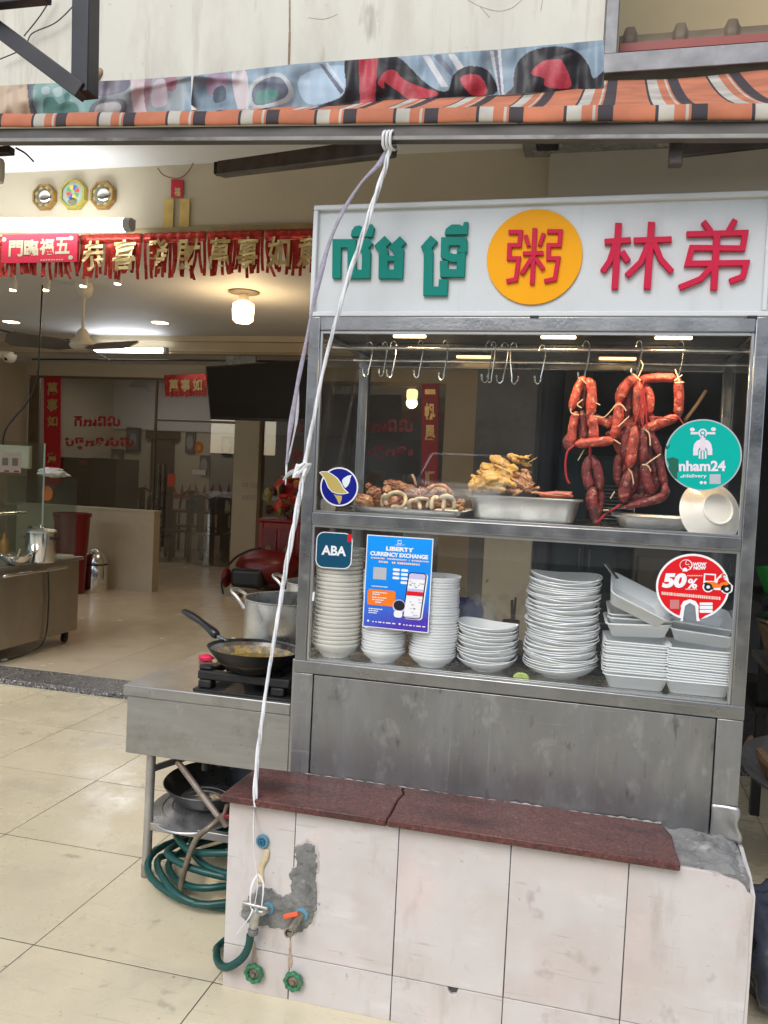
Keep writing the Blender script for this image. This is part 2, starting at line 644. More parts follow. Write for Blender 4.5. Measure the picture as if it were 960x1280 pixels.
def point_lamp(name, loc, energy, col, size=.05, parent=None, kind='POINT'):
    l = bpy.data.lights.new(name, kind)
    l.energy = energy
    l.color = col
    if kind == 'POINT':
        l.shadow_soft_size = size
    o = bpy.data.objects.new(name, l)
    COL.objects.link(o)
    o.location = loc
    if parent:
        o.parent = parent
        o.matrix_parent_inverse = Matrix.Translation(-parent.location)
    return o


# ================================================================== SETTING
# ---- ground, road, paved forecourt
asph = mat("asphalt", (.06, .06, .062), .9, 0, var=.25, vscale=3, bump=.2, bscale=150)
b = MB().box(-90, 90, -90, 90, -.4, -.16)
structure(b.build("ground", asph, smooth=0))
b = MB().box(-60, 60, -17, -2.2, -.158, -.15)
b2 = MB()
structure(b.build("road", mat("road_asphalt", (.075, .075, .078), .85, 0, var=.2, vscale=2, bump=.15, bscale=150), smooth=0))
for k in range(-8, 9):
    b2.box(k * 4 - 1, k * 4 + 1, -5.6, -5.48, -.148, -.146)
structure(b2.build("road_marking", plain("road_paint", (.7, .7, .68), .7), smooth=0))
structure(MB().box(-60, 60, -19.9, -8.9, -.149, .22).build("far_pavement", CONC, smooth=0, bevel=.02))
kb = MB().box(-60, 60, -2.2, -1.95, -.158, -.001)
structure(kb.build("kerb", CONC, smooth=0, bevel=.02))

floor = structure(MB().box(-30, 30, -1.95, 4.775, -.157, -.0009).build("floor", GROUT, smooth=0))
TX0, TY0, TDX, TDY = -1.007, 2.23, .603, .632


def tile_mesh(name, w, d, m):
    o = MB().box(0, w, 0, d, -.006, 0).build(name, m, smooth=30, bevel=.0005, seg=1)
    return o


proto = None
for i in range(-9, 6):
    for j in range(-6, 5):
        x, y = TX0 + i * TDX, TY0 + j * TDY
        y1 = min(y + TDY, 4.775)
        if proto is None:
            proto = tile_mesh("tile", TDX - .003, TDY - .006, FTILE)
            t = proto
        elif y + TDY > 4.776:
            t = tile_mesh("tile", TDX - .0028, 4.775 - y, FTILE)
        else:
            t = proto.copy()
            COL.objects.link(t)
        t.location = (x, y, .0003 * RND.random())
        t.rotation_euler = (RND.uniform(-.0007, .0007), RND.uniform(-.0007, .0007), 0)
        t.parent = floor
# paving beyond the separately laid tiles
far = MB()
far.box(-30, TX0 - 9 * TDX, -1.95, 4.775, -.0008, 0)
far.box(TX0 + 6 * TDX, 30, -1.95, 4.775, -.0008, 0)
far.box(TX0 - 9 * TDX, TX0 + 6 * TDX, -1.95, TY0 - 6 * TDY, -.0008, 0)
o = far.build("outer_paving", FTILE, floor, smooth=0)

st = structure(MB().box(-12, 3.5, 4.778, 5.085, -.1, .035).build("doorstep", TERR, smooth=30, bevel=.006))
ifl = structure(MB().box(-12, 3.5, 5.088, 15.2, -.1, .0315).build("interior_floor", GROUT, smooth=0))
pr = None
for i in range(15):
    for j in range(11):
        if pr is None:
            pr = t = MB().box(0, .597, 0, .597, .0305, .035).build("tile", ITILE, smooth=0)
        else:
            t = pr.copy()
            COL.objects.link(t)
        t.location = (-8.8 + i * .6, 5.09 + j * .6, 0)
        t.parent = ifl
o = MB().box(-8.8, .2, 5.09 + 6.6, 15.1, .0316, .0348).build("rear_paving", ITILE, ifl, smooth=0)

# ---- buildings on the other side of the street (what the glass and the steel reflect)
opp = thing("street_building", "long grey row of shophouses across the street behind the camera", "building", (0, -22, -.15))
b = MB().box(-17, 45, -24, -20, -.15, 7.5).box(-60, -17, -26, -25, -.15, 2.4)
b.build("wall", mat("grey_render", (.085, .083, .08), .85, 0, var=.2, vscale=.6), opp, smooth=0)
wd = plain("dark_window", (.03, .035, .04), .1)
sh = plain("shutter", (.15, .16, .17), .6)
for k in range(-3, 9):
    MB().box(k * 4.8 + .5, k * 4.8 + 4.2, -20.02, -19.96, -.14, 3.0).build("shutter", sh, opp, smooth=0)
    for z in (4.2,):
        MB().box(k * 4.8 + 1, k * 4.8 + 3.6, -20.02, -19.96, z, z + 1.7).build("window", wd, opp, smooth=0)

# ---- the shop building
shop = thing("shop_building", "cream plastered shop building with a wide open front behind the food cart", "building", (-3, 4.8, 0))
# upper facade, overhanging the pavement
b = MB().box(-9, -.085, 3.6, 3.8, 3.13, 6.4)
b.build("upper_wall", PLASTER, shop, smooth=0)
MB().box(-9, -.09, 3.8, 4.8, 3.352, 3.45).box(-.09, 4, 3.97, 4.8, 3.352, 3.44).build("soffit", CEIL, shop, smooth=0)
MB().box(-9, -.36, 4.8, 5.0, 2.945, 3.5).build("front_beam", WALLIN, shop, smooth=0)
MB().box(-.36, 4, 4.76, 5.0, 2.6, 3.5).build("side_beam", mat("grey_wall_paint", (.50, .47, .41), .8, 0, var=.05, vscale=2), shop, smooth=0)
MB().box(-.70, -.362, 4.8, 5.1, 0, 2.945).build("pillar", mat("grimy_shaded_wall_paint", (.15, .135, .115), .8, 0, var=.18, vscale=3, col2=(.10, .09, .075), s2=4, t2=(.52, .7)), shop, smooth=0)  # the pillar's deep shade is put into this dark grimy colour
b = MB().box(-9, -.70, 4.775, 4.8, 2.925, 2.965)
b.build("edge_trim", mat("brass_trim", (.36, .28, .15), .4, .5, var=.2), shop, smooth=0)
MB().box(-9, -.37, 5.0, 10.2, 3.2, 3.3).build("ceiling", CEIL, shop, smooth=0)
b = MB().box(-9, .2, 10.2, 10.35, 2.98, 3.3).box(-9, .2, 10.12, 10.2, 3.13, 3.2).box(-9, .2, 10.15, 10.2, 3.0, 3.04)
b.build("cornice", WALLIN, shop, smooth=0)
MB().box(-9, .2, 10.35, 11.36, 2.98, 3.08).build("low_ceiling", CEIL, shop, smooth=0)
MB().box(-9.1, -9.0 + .35, 5.0, 15.2, .03, 3.3).build("left_wall", WALLIN, shop, smooth=0)
MB().box(-.56, -.362, 5.1, 15.2, .03, 3.3).build("right_wall", WALLIN, shop, smooth=0)
MB().box(-8.65, -.57, 13.8, 14.0, .03, 3.3).build("back_wall", WALLIN, shop, smooth=0)
MB().box(-8.65, -.57, 13.77, 13.799, 2.12, 3.0).build("upper_band", CEIL, shop, smooth=0)
MB().box(-8.65, 0, 11.36, 11.5, 2.79, 3.08).build("lintel", WALLIN, shop, smooth=0)
MB().box(-8.65, 0, 11.5, 13.8, 3.0, 3.1).build("rear_ceiling", CEIL, shop, smooth=0)
MB().box(-5.12, -4.74, 11.3, 11.55, .035, 2.79).build("pillar", WALLIN, shop, smooth=0)
MB().box(-2.08, 0, 11.36, 11.5, .035, 2.79).build("partition_wall", WALLIN, shop, smooth=0)
# dark service bay to the right of the shop front
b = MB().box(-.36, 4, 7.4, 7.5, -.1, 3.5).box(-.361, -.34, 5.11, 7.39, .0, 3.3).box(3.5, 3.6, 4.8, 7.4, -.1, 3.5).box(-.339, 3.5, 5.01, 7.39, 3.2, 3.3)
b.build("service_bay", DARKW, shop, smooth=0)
MB().box(-.33, -.10, 7.36, 7.395, 1.75, 2.6).build("tan_panel", mat("tan_panel_paint", (.34, .27, .17), .7, 0, var=.1), shop, smooth=0)
# right part of the facade: galvanised frame over a balcony opening
MB().box(-.083, 4, 3.66, 3.8, 3.118, 3.23).build("spandrel", mat("tan_wall_paint", (.46, .38, .27), .8, 0, var=.06, vscale=2), shop, smooth=0)
b = MB().box(-.081, -.028, 3.57, 3.64, 3.235, 6)
b.build("frame_post", GALV, shop, smooth=30, bevel=.004)
b = MB().box(-.081, 4, 3.56, 3.655, 3.155, 3.234)
b.build("frame_rail", GALV, shop, smooth=30, bevel=.004)
MB().box(-.02, 4, 3.75, 3.8, 3.328, 3.362).build("red_trim", mat("red_trim_paint", (.30, .06, .045), .5), shop, smooth=0)
rb = MB()
tanp = mat("tan_sheet", (.42, .32, .17), .7, 0, var=.06, vscale=2)
prof = []
for i in range(500):
    u = i / 499 * 3.9
    prof.append((u, .017 * max(0, min(1, 2.6 * (1 - abs(((u + .06) % .21) - .105) / .030)))))
def rib(s, t):
    u, h = prof[min(499, int(round(s * 499)))]
    return (-.025 + u, 3.90 + t * .02, 3.40 + (.075 + h * 2.2) * t)
rb.grid(499, 1, rib)
rb.build("corrugated_sheet", mat("brown_sheet", (.15, .11, .065), .6, 0, var=.25), shop, smooth=60, solid=.01)
MB().box(-.08, 4, 5.15, 5.3, 3.3, 6).build("balcony_wall", tanp, shop, smooth=0)
MB().box(-.5, 4, 3.95, 5.14, 3.30, 3.34).build("balcony_slab", CONC, shop, smooth=0)
# rust seam, cracks and the stain of an old bolt on the facade
b = MB()
rs = mat("rust_stain", (.30, .20, .12), .8, 0, var=.4, vscale=30)
for (x0, y0, x1, y1, w) in ((362, 0, 362, 40, .006), (362, 40, 361, 82, .009)):
    p, q = at(x0, y0, Y=3.598), at(x1, y1, Y=3.598)
    b.bar(p, q, w, .003, up=(0, 1, 0))
for P in (((585, 0), (600, 8), (622, 14), (640, 10), (652, 0)), ((600, 8), (612, 22)), ((385, 22), (405, 24), (422, 18)), ((678, 0), (676, 14))):
    b.tube([at(p.x, p.y, Y=3.6) for p in smoothpath([(*p, 0) for p in P], 4)], .0011, 5)
b.build("wall_crack", rs, shop, smooth=0)
bolt = thing("anchor_bolt", "rusty bolt stub sticking out of the cream facade beside the black post", "bolt", at(122, 93, Y=3.58))
p = at(122, 93, Y=3.6)
MB().lump(p, (.028, .014, .03), nz=.5, sc=2, sub=2).build("stain", rs, bolt)
MB().tube([p, p + Vector((0, -.06, 0))], .008, 8).build("stub", GALV, bolt)
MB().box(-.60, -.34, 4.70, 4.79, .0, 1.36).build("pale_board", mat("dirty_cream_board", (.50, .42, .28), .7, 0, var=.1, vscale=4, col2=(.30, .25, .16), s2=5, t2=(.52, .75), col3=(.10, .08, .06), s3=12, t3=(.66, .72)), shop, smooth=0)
# ================================================================== AWNING, BANNER, TRUSS
awn = thing("awning", "orange awning with black and white stripes over the shop front and cart", "awning", (-1, 2.3, 2.5))
m = bpy.data.materials.new("awning_cloth")
m.use_nodes = True
nt = m.node_tree
bs = nt.nodes["Principled BSDF"]
bs.inputs['Roughness'].default_value = .75
tc = nt.nodes.new("ShaderNodeTexCoord")
sx = nt.nodes.new("ShaderNodeSeparateXYZ")
nt.links.new(tc.outputs['Object'], sx.inputs[0])
md = nt.nodes.new("ShaderNodeMath")
md.operation = 'MULTIPLY_ADD'
md.inputs[1].default_value = 1 / .228
md.inputs[2].default_value = 20.07
nt.links.new(sx.outputs[0], md.inputs[0])
fr = nt.nodes.new("ShaderNodeMath")
fr.operation = 'FRACT'
nt.links.new(md.outputs[0], fr.inputs[0])
cr = nt.nodes.new("ShaderNodeValToRGB")
cr.color_ramp.interpolation = 'CONSTANT'
OR, WH, DK = (.58, .185, .085, 1), (.56, .51, .42, 1), (.045, .032, .035, 1)
els = [(0, OR), (.44, DK), (.475, WH), (.64, OR), (.76, WH), (.79, OR), (.82, DK), (.985, OR)]
cr.color_ramp.elements[0].position = 0
cr.color_ramp.elements[0].color = OR
cr.color_ramp.elements[1].position = .44
cr.color_ramp.elements[1].color = DK
for p_, c_ in els[2:]:
    e = cr.color_ramp.elements.new(p_)
    e.color = c_
nt.links.new(fr.outputs[0], cr.inputs[0])
nz_ = nt.nodes.new("ShaderNodeTexNoise")
nz_.inputs['Scale'].default_value = 7
nz_.inputs['Detail'].default_value = 6
nt.links.new(tc.outputs['Object'], nz_.inputs['Vector'])
mr = nt.nodes.new("ShaderNodeMapRange")
mr.inputs['From Min'].default_value = .3
mr.inputs['From Max'].default_value = .75
mr.inputs['To Min'].default_value = 1.0
mr.inputs['To Max'].default_value = .55
nt.links.new(nz_.outputs[0], mr.inputs[0])
mu = nt.nodes.new("ShaderNodeMix")
mu.data_type = 'RGBA'
mu.blend_type = 'MULTIPLY'
mu.inputs['Factor'].default_value = 1
nt.links.new(cr.outputs[0], mu.inputs['A'] if False else [q for q in mu.inputs if q.name == 'A' and q.type == 'RGBA'][0])
nt.links.new(mr.outputs[0], [q for q in mu.inputs if q.name == 'B' and q.type == 'RGBA'][0])
nt.links.new([q for q in mu.outputs if q.type == 'RGBA'][0], bs.inputs['Base Color'])
AWN = m


def barz(x):            # height of the front bar's top edge: it dips to the right
    return 2.518 - .0455 * (x + 1.875)


XL, XR = -3.6, 1.5
def awn_top(s, t):
    x = XL + (XR - XL) * s
    zf = barz(x) + .042
    y = 2.3 + 1.27 * t
    sag = -.03 * math.sin(math.pi * t) + .006 * math.sin(x * 9 + t * 3) * t
    xx = x + .03 * math.sin(t * 2.0) * (1 if x > -.1 else -.6)
    return (xx if t > .02 else x, y, zf + (3.125 - zf) * t + sag)
b = MB()
b.grid(150, 14, awn_top)
b.build("canopy", AWN, awn, smooth=80, solid=.002)
b = MB()
def val(s, t):
    x = XL + (XR - XL) * s
    a = t * math.pi * .62
    z0 = barz(x)
    return (x, 2.3 - .012 - .022 * math.sin(a + .25) + .003 * math.sin(x * 21), z0 + .044 * math.cos(t * math.pi / 1.0) * .5 + .022)
b.grid(150, 8, val)
b.build("valance", AWN, awn, smooth=80, solid=.002)
b = MB()
b.bar((XL, 2.305, barz(XL) - .017), (XR, 2.305, barz(XR) - .017), .05, .036)
b.build("front_bar", mat("grimy_bar_paint", (.10, .090, .080), .6, .1, var=.35, vscale=9, stretch=(.4, 1, 1), col2=(.15, .13, .115), s2=6, t2=(.5, .7)), awn, smooth=30, bevel=.004)
b = MB()
b.bar((XL, 2.279, barz(XL) - .036), (XR, 2.279, barz(XR) - .036), .006, .010)
b.build("bar_lip", mat("pale_bar_edge", (.26, .25, .23), .6, .2, var=.4, vscale=7, stretch=(.5, 1, 1), col2=(.09, .08, .07), s2=5, t2=(.5, .62)), awn, smooth=0)
ARM = mat("arm_paint", (.085, .075, .065), .55, .4, var=.3, vscale=14)
b = MB()
p, q = at(276, 212, Y=2.75), at(492, 184, Y=2.36)
b.bar(p, q, .04, .05)
b.build("folding_arm", ARM, awn, smooth=30, bevel=.005)
b = MB()
b.bar(p + Vector((-.004, -.004, -.02)), p + Vector((-.004, -.004, .022)), .03, .03, up=(1, 0, 0))
b.build("arm_hinge", BLACKM, awn, bevel=.003)
b = MB()
p, q = at(845, 186, Y=2.34), at(1010, 170, Y=2.9)
b.bar(p, q, .03, .045).bar(p + Vector((0, 0, .03)), p + Vector((0, 0, -.045)), .035, .035, up=(1, 0, 0))
b.build("folding_arm", ARM, awn, smooth=30, bevel=.004)
c = at(684, 179, Y=2.45)
MB().box(c.x - .032, c.x + .032, c.y - .03, c.y + .03, c.z - .012, c.z + .016).build("bracket", PLASTK, awn, bevel=.005)

# ---- printed banner hung in front of the facade
TOP = [(-60, 112), (0, 107), (80, 103), (160, 100), (236, 95), (300, 88), (370, 80), (480, 72), (620, 62), (754, 50)]
BOT = [(-60, 150), (0, 148.5), (140, 143), (238, 139), (250, 141), (330, 137), (420, 132), (480, 127), (620, 119), (755, 110)]
def lerp(P, x):
    for (a, ya), (b_, yb) in zip(P, P[1:]):
        if x <= b_:
            return ya + (yb - ya) * (x - a) / (b_ - a)
    return P[-1][1]
def inpoly(x, y, P):
    r = False
    j = len(P) - 1
    for i in range(len(P)):
        if (P[i][1] > y) != (P[j][1] > y) and x < (P[j][0] - P[i][0]) * (y - P[i][1]) / (P[j][1] - P[i][1]) + P[i][0]:
            r = not r
        j = i
    return r
def sm(P, n=5):
    return [(p.x, p.y) for p in smoothpath([(*p, 0) for p in P], n, True)]
BK, RD, BL = (.008, .005, .005), (.46, .008, .025), (.20, .295, .36)
SHP = [  # colours of the print, first to last; coordinates along the cloth
    (sm([(-60, 104), (38, 104), (44, 150), (-60, 152)]), (.52, .36, .20)),
    (sm([(34, 104), (44, 104), (50, 150), (40, 150)]), (.06, .07, .10)),
    (sm([(46, 102), (110, 100), (112, 146), (52, 148)]), (.15, .34, .30)),
    (sm([(55, 125), (66, 121), (74, 130), (84, 126), (97, 132), (95, 146), (58, 147)]), (.02, .16, .12)),
    (sm([(52, 110), (60, 108), (62, 116), (54, 118)]), (.38, .52, .48)), (sm([(66, 112), (76, 109), (78, 118), (70, 121)]), (.38, .52, .48)),
    (sm([(80, 118), (86, 116), (87, 124), (82, 127)]), (.03, .22, .17)),
    (sm([(118, 101), (160, 99), (156, 114), (120, 120)]), (.12, .10, .14)),
    (sm([(118, 128), (154, 124), (154, 142), (114, 146)]), (.10, .10, .12)), (sm([(123, 131), (148, 128), (148, 141), (119, 145)]), (.40, .38, .36)),
    (sm([(164, 98), (180, 97), (184, 140), (168, 141)]), (.60, .47, .46)), (sm([(182, 98), (190, 97), (188, 112), (184, 140), (180, 120)]), (.26, .12, .15)),
    (sm([(206, 98), (220, 96), (219, 112), (208, 112)]), (.30, .09, .14)), (sm([(192, 104), (206, 100), (208, 130), (190, 132)]), (.50, .40, .42)),
    (sm([(260, 95), (284, 92), (282, 112), (262, 120)]), (.30, .20, .28)), (sm([(268, 112), (280, 108), (282, 124), (268, 128)]), (.06, .09, .12)),
    (sm([(290, 92), (308, 90), (310, 136), (298, 138)]), (.56, .49, .48)),
    (sm([(312, 108), (330, 94), (352, 92), (366, 110), (362, 126), (336, 134), (314, 134)]), (.42, .46, .44)), (sm([(316, 111), (332, 98), (350, 97), (360, 111), (356, 122), (334, 130), (318, 130)]), (.10, .12, .16)),
    (sm([(320, 118), (330, 111), (344, 112), (348, 120), (334, 128), (320, 128)]), (.05, .20, .15)),
    (sm([(375, 96), (430, 82), (430, 118), (385, 130)]), (.36, .50, .60)),
    ([(399, 80), (404, 80), (430, 114), (426, 118)], (.10, .12, .16)), ([(407, 79), (410, 79), (430, 106), (430, 111)], (.55, .58, .60)),
    (sm([(434, 70), (480, 68), (500, 73), (518, 90), (528, 100), (545, 112), (560, 113), (566, 95), (580, 84), (602, 84), (616, 96), (618, 118), (560, 122), (500, 128), (400, 134), (425, 122), (432, 108)], 4), BK),
    ([(448, 72), (472, 70), (469, 128), (450, 131)], RD),
    (sm([(472, 104), (479, 94), (480, 110)], 4), RD),
    (sm([(477, 98), (484, 88), (494, 88), (506, 100), (530, 110), (545, 114), (545, 120), (512, 124), (500, 116)], 4), RD),
    (sm([(575, 100), (585, 93), (598, 94), (606, 103), (608, 117), (590, 119)], 4), RD),
    ([(528, 70), (536, 69), (560, 108), (552, 109)], (.55, .56, .55)), ([(541, 70), (550, 68), (566, 88), (566, 97)], (.12, .14, .20)), ([(560, 68), (568, 67), (580, 84), (572, 88)], (.55, .56, .55)),
    ([(612, 64), (626, 62), (630, 118), (624, 120)], (.52, .55, .55)), ([(617, 63), (622, 62), (627, 118), (625, 119)], (.13, .15, .20)),
    (sm([(642, 108), (643, 90), (650, 74), (668, 62), (700, 58), (722, 65), (736, 82), (742, 98), (758, 88), (758, 114), (640, 120)], 4), BK),
    (sm([(664, 92), (676, 78), (694, 74), (704, 78), (714, 108), (690, 110), (680, 106), (680, 98)], 4), RD),
]
SHB = [((min(p[0] for p in P), max(p[0] for p in P), min(p[1] for p in P), max(p[1] for p in P)), P, k) for P, k in SHP]
def print_col(px, py):
    n_ = noise.noise(Vector((px * .02, py * .04, 1)))
    c = Vector(BL) * (1 + .25 * n_) if px > 230 else Vector((.24, .29, .29)) * (1 + .3 * n_)
    for (xa, xb, ya, yb), P, k in SHB:
        if xa < px < xb and ya < py < yb and inpoly(px, py, P):
            c = Vector(k)
    g = (c.x + c.y + c.z) / 3
    d = .0 + .22 * max(0, noise.noise(Vector((px * .035, py * .03, 9)))) + .10 * max(0, noise.noise(Vector((px * .2, py * .25, 2))))
    if px < 240:
        d += .08
    return c.lerp(Vector((g, g, g)), .12).lerp(Vector((.46, .46, .45)), min(.5, d * (.2 if g < .05 else 1)))
def banner(name, x0, x1, label, nu, seed, tear):
    b = MB()
    cols = []
    nv = 58
    def f(s, t):
        px = x0 + (x1 - x0) * s
        yt, yb = lerp(TOP, px), lerp(BOT, px)
        py = yt + (yb - yt) * t
        cc = print_col(px, py)
        cols.extend([*cc, 1])
        dip = 0
        if tear:
            dip = -tear[2] * max(0, 1 - abs(px - tear[0]) / tear[1]) * t
        fold = .012 * max(0, noise.noise(Vector((px * .012 + py * .02, t * 1.4, seed + 4)))) + .010 * noise.noise(Vector((px * .09, t * 1.2, seed))) + .016 * math.sin(px * .055 + t * 1.6 + seed) * (.3 + t) + .006 * math.sin(px * .16 + t * 3) + .012 * noise.noise(Vector((px * .03, t * 2, seed)))
        fold += .022 * math.exp(-((py - yt - abs(px - 236) * .18) / 5) ** 2) * math.exp(-abs(px - 236) / 60)
        return at(px + dip * .4, py + dip, Y=3.34 - fold)
    b.grid(nu, nv, f)
    b.c = cols
    o = b.build(name, vcol_mat("banner_print_%s" % name, .5), smooth=80)
    return tag(o, label, "banner", "graffiti banners over the awning")
banner("banner", -60, 239, "weathered grey and green graffiti banner hung over the left of the awning", 330, .3, None)
banner("banner", 242, 755, "blue graffiti banner with large red and black lettering above the awning", 660, 1.7, (242, 10, 9))

# ---- black steel bracket frame
tr = thing("steel_bracket", "black steel bracket frame with a diagonal strut at the top of the facade", "steel bracket", at(107, 60, Y=2.9))
A0, A1 = at(108, -40, Y=2.95), at(106, 120, Y=2.95)
MB().bar(A0, A1, .075, .075, up=(0, 1, 0)).build("post", BLACKP, tr, smooth=30, bevel=.004)
p, q = at(-40, 8, Y=2.93), at(104, 116, Y=2.93)
MB().bar(p, q, .055, .062).build("strut", mat("black_brown_paint", (.028, .022, .02), .35, 0, var=.4, vscale=5, col2=(.10, .045, .03), s2=4, t2=(.58, .75)), tr, smooth=30, bevel=.003)
MB().bar(at(-40, 4, Y=2.85), at(60, -6, Y=2.85), .05, .05).build("crossbar", BLACKP, tr, smooth=30, bevel=.003)
WIRE = plain("wire_black", (.03, .03, .03), .5)
for P, lb in ((((0, 74), (30, 60), (40, 42), (70, 28), (95, 4)), "dark cable looping across the cream facade behind the bracket"), (((30, 45), (50, 20), (66, -6)), "thin straight grey cable on the facade at the upper left corner")):
    o = MB().tube([at(p.x, p.y, Y=3.57) for p in smoothpath([(*p, 0) for p in P], 6)], .003, 6).build("cable", WIRE)
    tag(o, lb, "cable")
# ================================================================== LOW TILED WALL
lw = thing("tiled_wall", "low pale pink tiled wall with a red granite ledge in front of the cart", "low wall", (-.27, 2.3, 0))
MB().box(-.972, .420, 2.236, 2.438, 0, .54).build("wall_core", CONC, lw, smooth=0)
WY = 2.22
def wx(px, py):
    return at(px, py, Y=WY).x
J = [-.976, wx(365, 1130), wx(494, 1140), wx(634, 1150), wx(781, 1170), .4265]
ZJ = .128
G = .0012
def panel(poly):
    b = MB().prism([(x, WY, z) for x, z in poly], (0, .012, 0))
    return b.build("tile", PINKT, lw, smooth=30, bevel=.0012, seg=1)
TOPZ = .551
for i in range(5):
    x0, x1 = J[i] + (G if i else 0), J[i + 1] - (G if i < 4 else 0)
    if i < 4:
        ps = [(x0, ZJ + G), (x1, ZJ + G), (x1, TOPZ), (x0, TOPZ)]
    else:
        ps = [(x0, ZJ + G), (x1 - .004, ZJ + G), (x1, .32), (x1 - .003, .43), (x1 + .0005, .505), (x1 - .012, .512), (x1 - .02, .527), (x1 - .038, .538), (x1 - .06, .541), (x1 - .085, .549), (x1 - .13, TOPZ), (x0, TOPZ)]
    panel(ps)
    if i == 0:
        panel([(x0, .0), (x1, .0), (x1, ZJ - G), (x0, ZJ - G)])
    elif i == 2:
        panel([(x0, .0), (x0 + .10, .0), (x1, .0), (x1, ZJ - G), (x1 - .118, ZJ - G), (x1 - .125, ZJ - .017), (x1 - .138, ZJ - .020), (x1 - .147, ZJ - .008), (x1 - .149, ZJ - G), (x0, ZJ - G)])
    else:
        panel([(x0, .0), (x1, .0), (x1, ZJ - G), (x0, ZJ - G)])
# end tile seen edge-on at the right end, broken along its top
b = MB().prism([(.4225, 2.224, .0), (.4225, 2.85, .0), (.4225, 2.85, .52), (.4225, 2.60, .525), (.4225, 2.42, .545), (.4225, 2.36, .535), (.4225, 2.30, .53), (.4225, 2.224, .505)], (.010, 0, 0))
b.build("end_tile", PINKT, lw, smooth=0)
# granite ledge, two slabs with a crack between
ZG = .574
def gz(px, py):
    p = at(px, py, Z=ZG)
    return p
fr_l, fr_r = -.990, .250
FY = 2.188
crk = [at(479, 1031, Z=ZG), at(488, 1018, Z=ZG), at(497, 1000, Z=ZG), at(505, 992, Z=ZG), at(503, 986, Z=ZG), at(509, 979, Z=ZG)]
crk[0].y = FY
crk[-1].y = 2.452
def slab(P):
    P = [(p[0], p[1], ZG) for p in P]
    return MB().prism(P, (0, 0, -.021)).build("granite_slab", GRAN, lw, smooth=30, bevel=.004, seg=2)
e = .0012
slab([(fr_l, FY)] + [(p.x - e, p.y) for p in crk] + [(-.93, 2.437), (-.985, 2.433)])
slab([(p.x + e, p.y) for p in crk[::-1]] + [(fr_r, FY), (.244, 2.27), (.243, 2.36), (.228, 2.42), (.20, 2.436), (.10, 2.438)])
b = MB()
def ctop(s, t):
    x = .17 + .248 * s
    y = 2.234 + .24 * t
    n_ = noise.noise(Vector((x * 22, y * 22, 0))) + .6 * noise.noise(Vector((x * 60, y * 60, 4)))
    edge = .022 * max(0, s - .84) / .16 + .016 * max(0, .12 - t) / .12 * (s > .55)
    return (x, y, .551 + .009 * n_ + .012 * t - edge)
b.grid(40, 36, ctop)
b.build("mortar_bed", CONC, lw, smooth=50)
b = MB()
def ridge(s, t):
    x = -.88 + 1.10 * s
    w = .004 + .010 * max(0, s - .45)
    a = (t - .5) * math.pi
    n_ = .25 + 1.2 * abs(noise.noise(Vector((x * 30, 1, 2))))
    return (x, 2.436 - w * n_ * math.cos(a), ZG - .002 + .007 * n_ * (t))
b.grid(160, 6, ridge)
b.build("mortar_seam", mat("mortar", (.30, .275, .25), .95, 0, var=.25, vscale=30, bump=.5), lw, smooth=50)
# cement patch with worn outline, and stains below the taps
def zp6(P):
    return [at(150 + x * .26567, 920 + y * .26567, Y=WY) for x, y in P]
outl = [(820, 515), (868, 508), (918, 512), (930, 600), (924, 680), (928, 800), (905, 880), (860, 920), (820, 935), (760, 905), (700, 900), (640, 890), (565, 850), (578, 790), (610, 750), (660, 705), (720, 722), (760, 758), (800, 742), (806, 690), (795, 650), (828, 610)]
sp = []
for i, (p, q) in enumerate(zip(outl, outl[1:] + outl[:1])):
    for j in range(7):
        t = j / 7
        x, y = p[0] + (q[0] - p[0]) * t, p[1] + (q[1] - p[1]) * t
        sp.append((x + 11 * noise.noise(Vector((x * .05, y * .05, 0))), y + 11 * noise.noise(Vector((x * .05, y * .05, 7)))))
P = zp6(sp)
cen = sum(P, Vector()) / len(P)
sp2 = zp6([(x + 16 * noise.noise(Vector((x * .09, y * .09, 3))) + (9 if x > 700 else -5), y + 16 * noise.noise(Vector((x * .09, y * .09, 11))) + (5 if y > 700 else -9)) for x, y in sp])
MB().prism([p + Vector((0, -.0008, 0)) for p in sp2], (0, .0007, 0)).build("cement_smear", mat("cement_smear", (.42, .38, .35), .85, 0, var=.2, vscale=25, col2=(.58, .53, .50), s2=18, t2=(.45, .6), col3=(.22, .21, .20), s3=30, t3=(.58, .7)), lw, smooth=0)
cem = MB()
xs_, zs_ = [p.x for p in P], [p.z for p in P]
poly2 = [(p.x, p.z) for p in P]
NX, NZ = 70, 96
gx_, gz0 = (min(xs_), max(xs_)), (min(zs_), max(zs_))
idx = {}
for j in range(NZ + 1):
    for i in range(NX + 1):
        x = gx_[0] + (gx_[1] - gx_[0]) * i / NX
        z = gz0[0] + (gz0[1] - gz0[0]) * j / NZ
        dd = min((x - a) ** 2 + (z - b_) ** 2 for a, b_ in poly2[::2]) ** .5
        ins = inpoly(x, z, poly2)
        h_ = (.0034 * min(1, dd / .006) if ins else -.002 * min(1, dd / .004)) + (.0016 * noise.noise(Vector((x * 60, z * 60, 0))) + .0012 * noise.noise(Vector((x * 150, z * 150, 5)))) * (1 if ins else .3)
        idx[i, j] = (x, WY - h_, z, ins or dd < .006)
vid = {}
for k_, (x, y, z, ok_) in idx.items():
    vid[k_] = len(cem.v)
    cem.v.append((x, y, z))
for j in range(NZ):
    for i in range(NX):
        q_ = [(i, j), (i + 1, j), (i + 1, j + 1), (i, j + 1)]
        if all(idx[k_][3] for k_ in q_):
            cem.face([vid[k_] for k_ in q_])
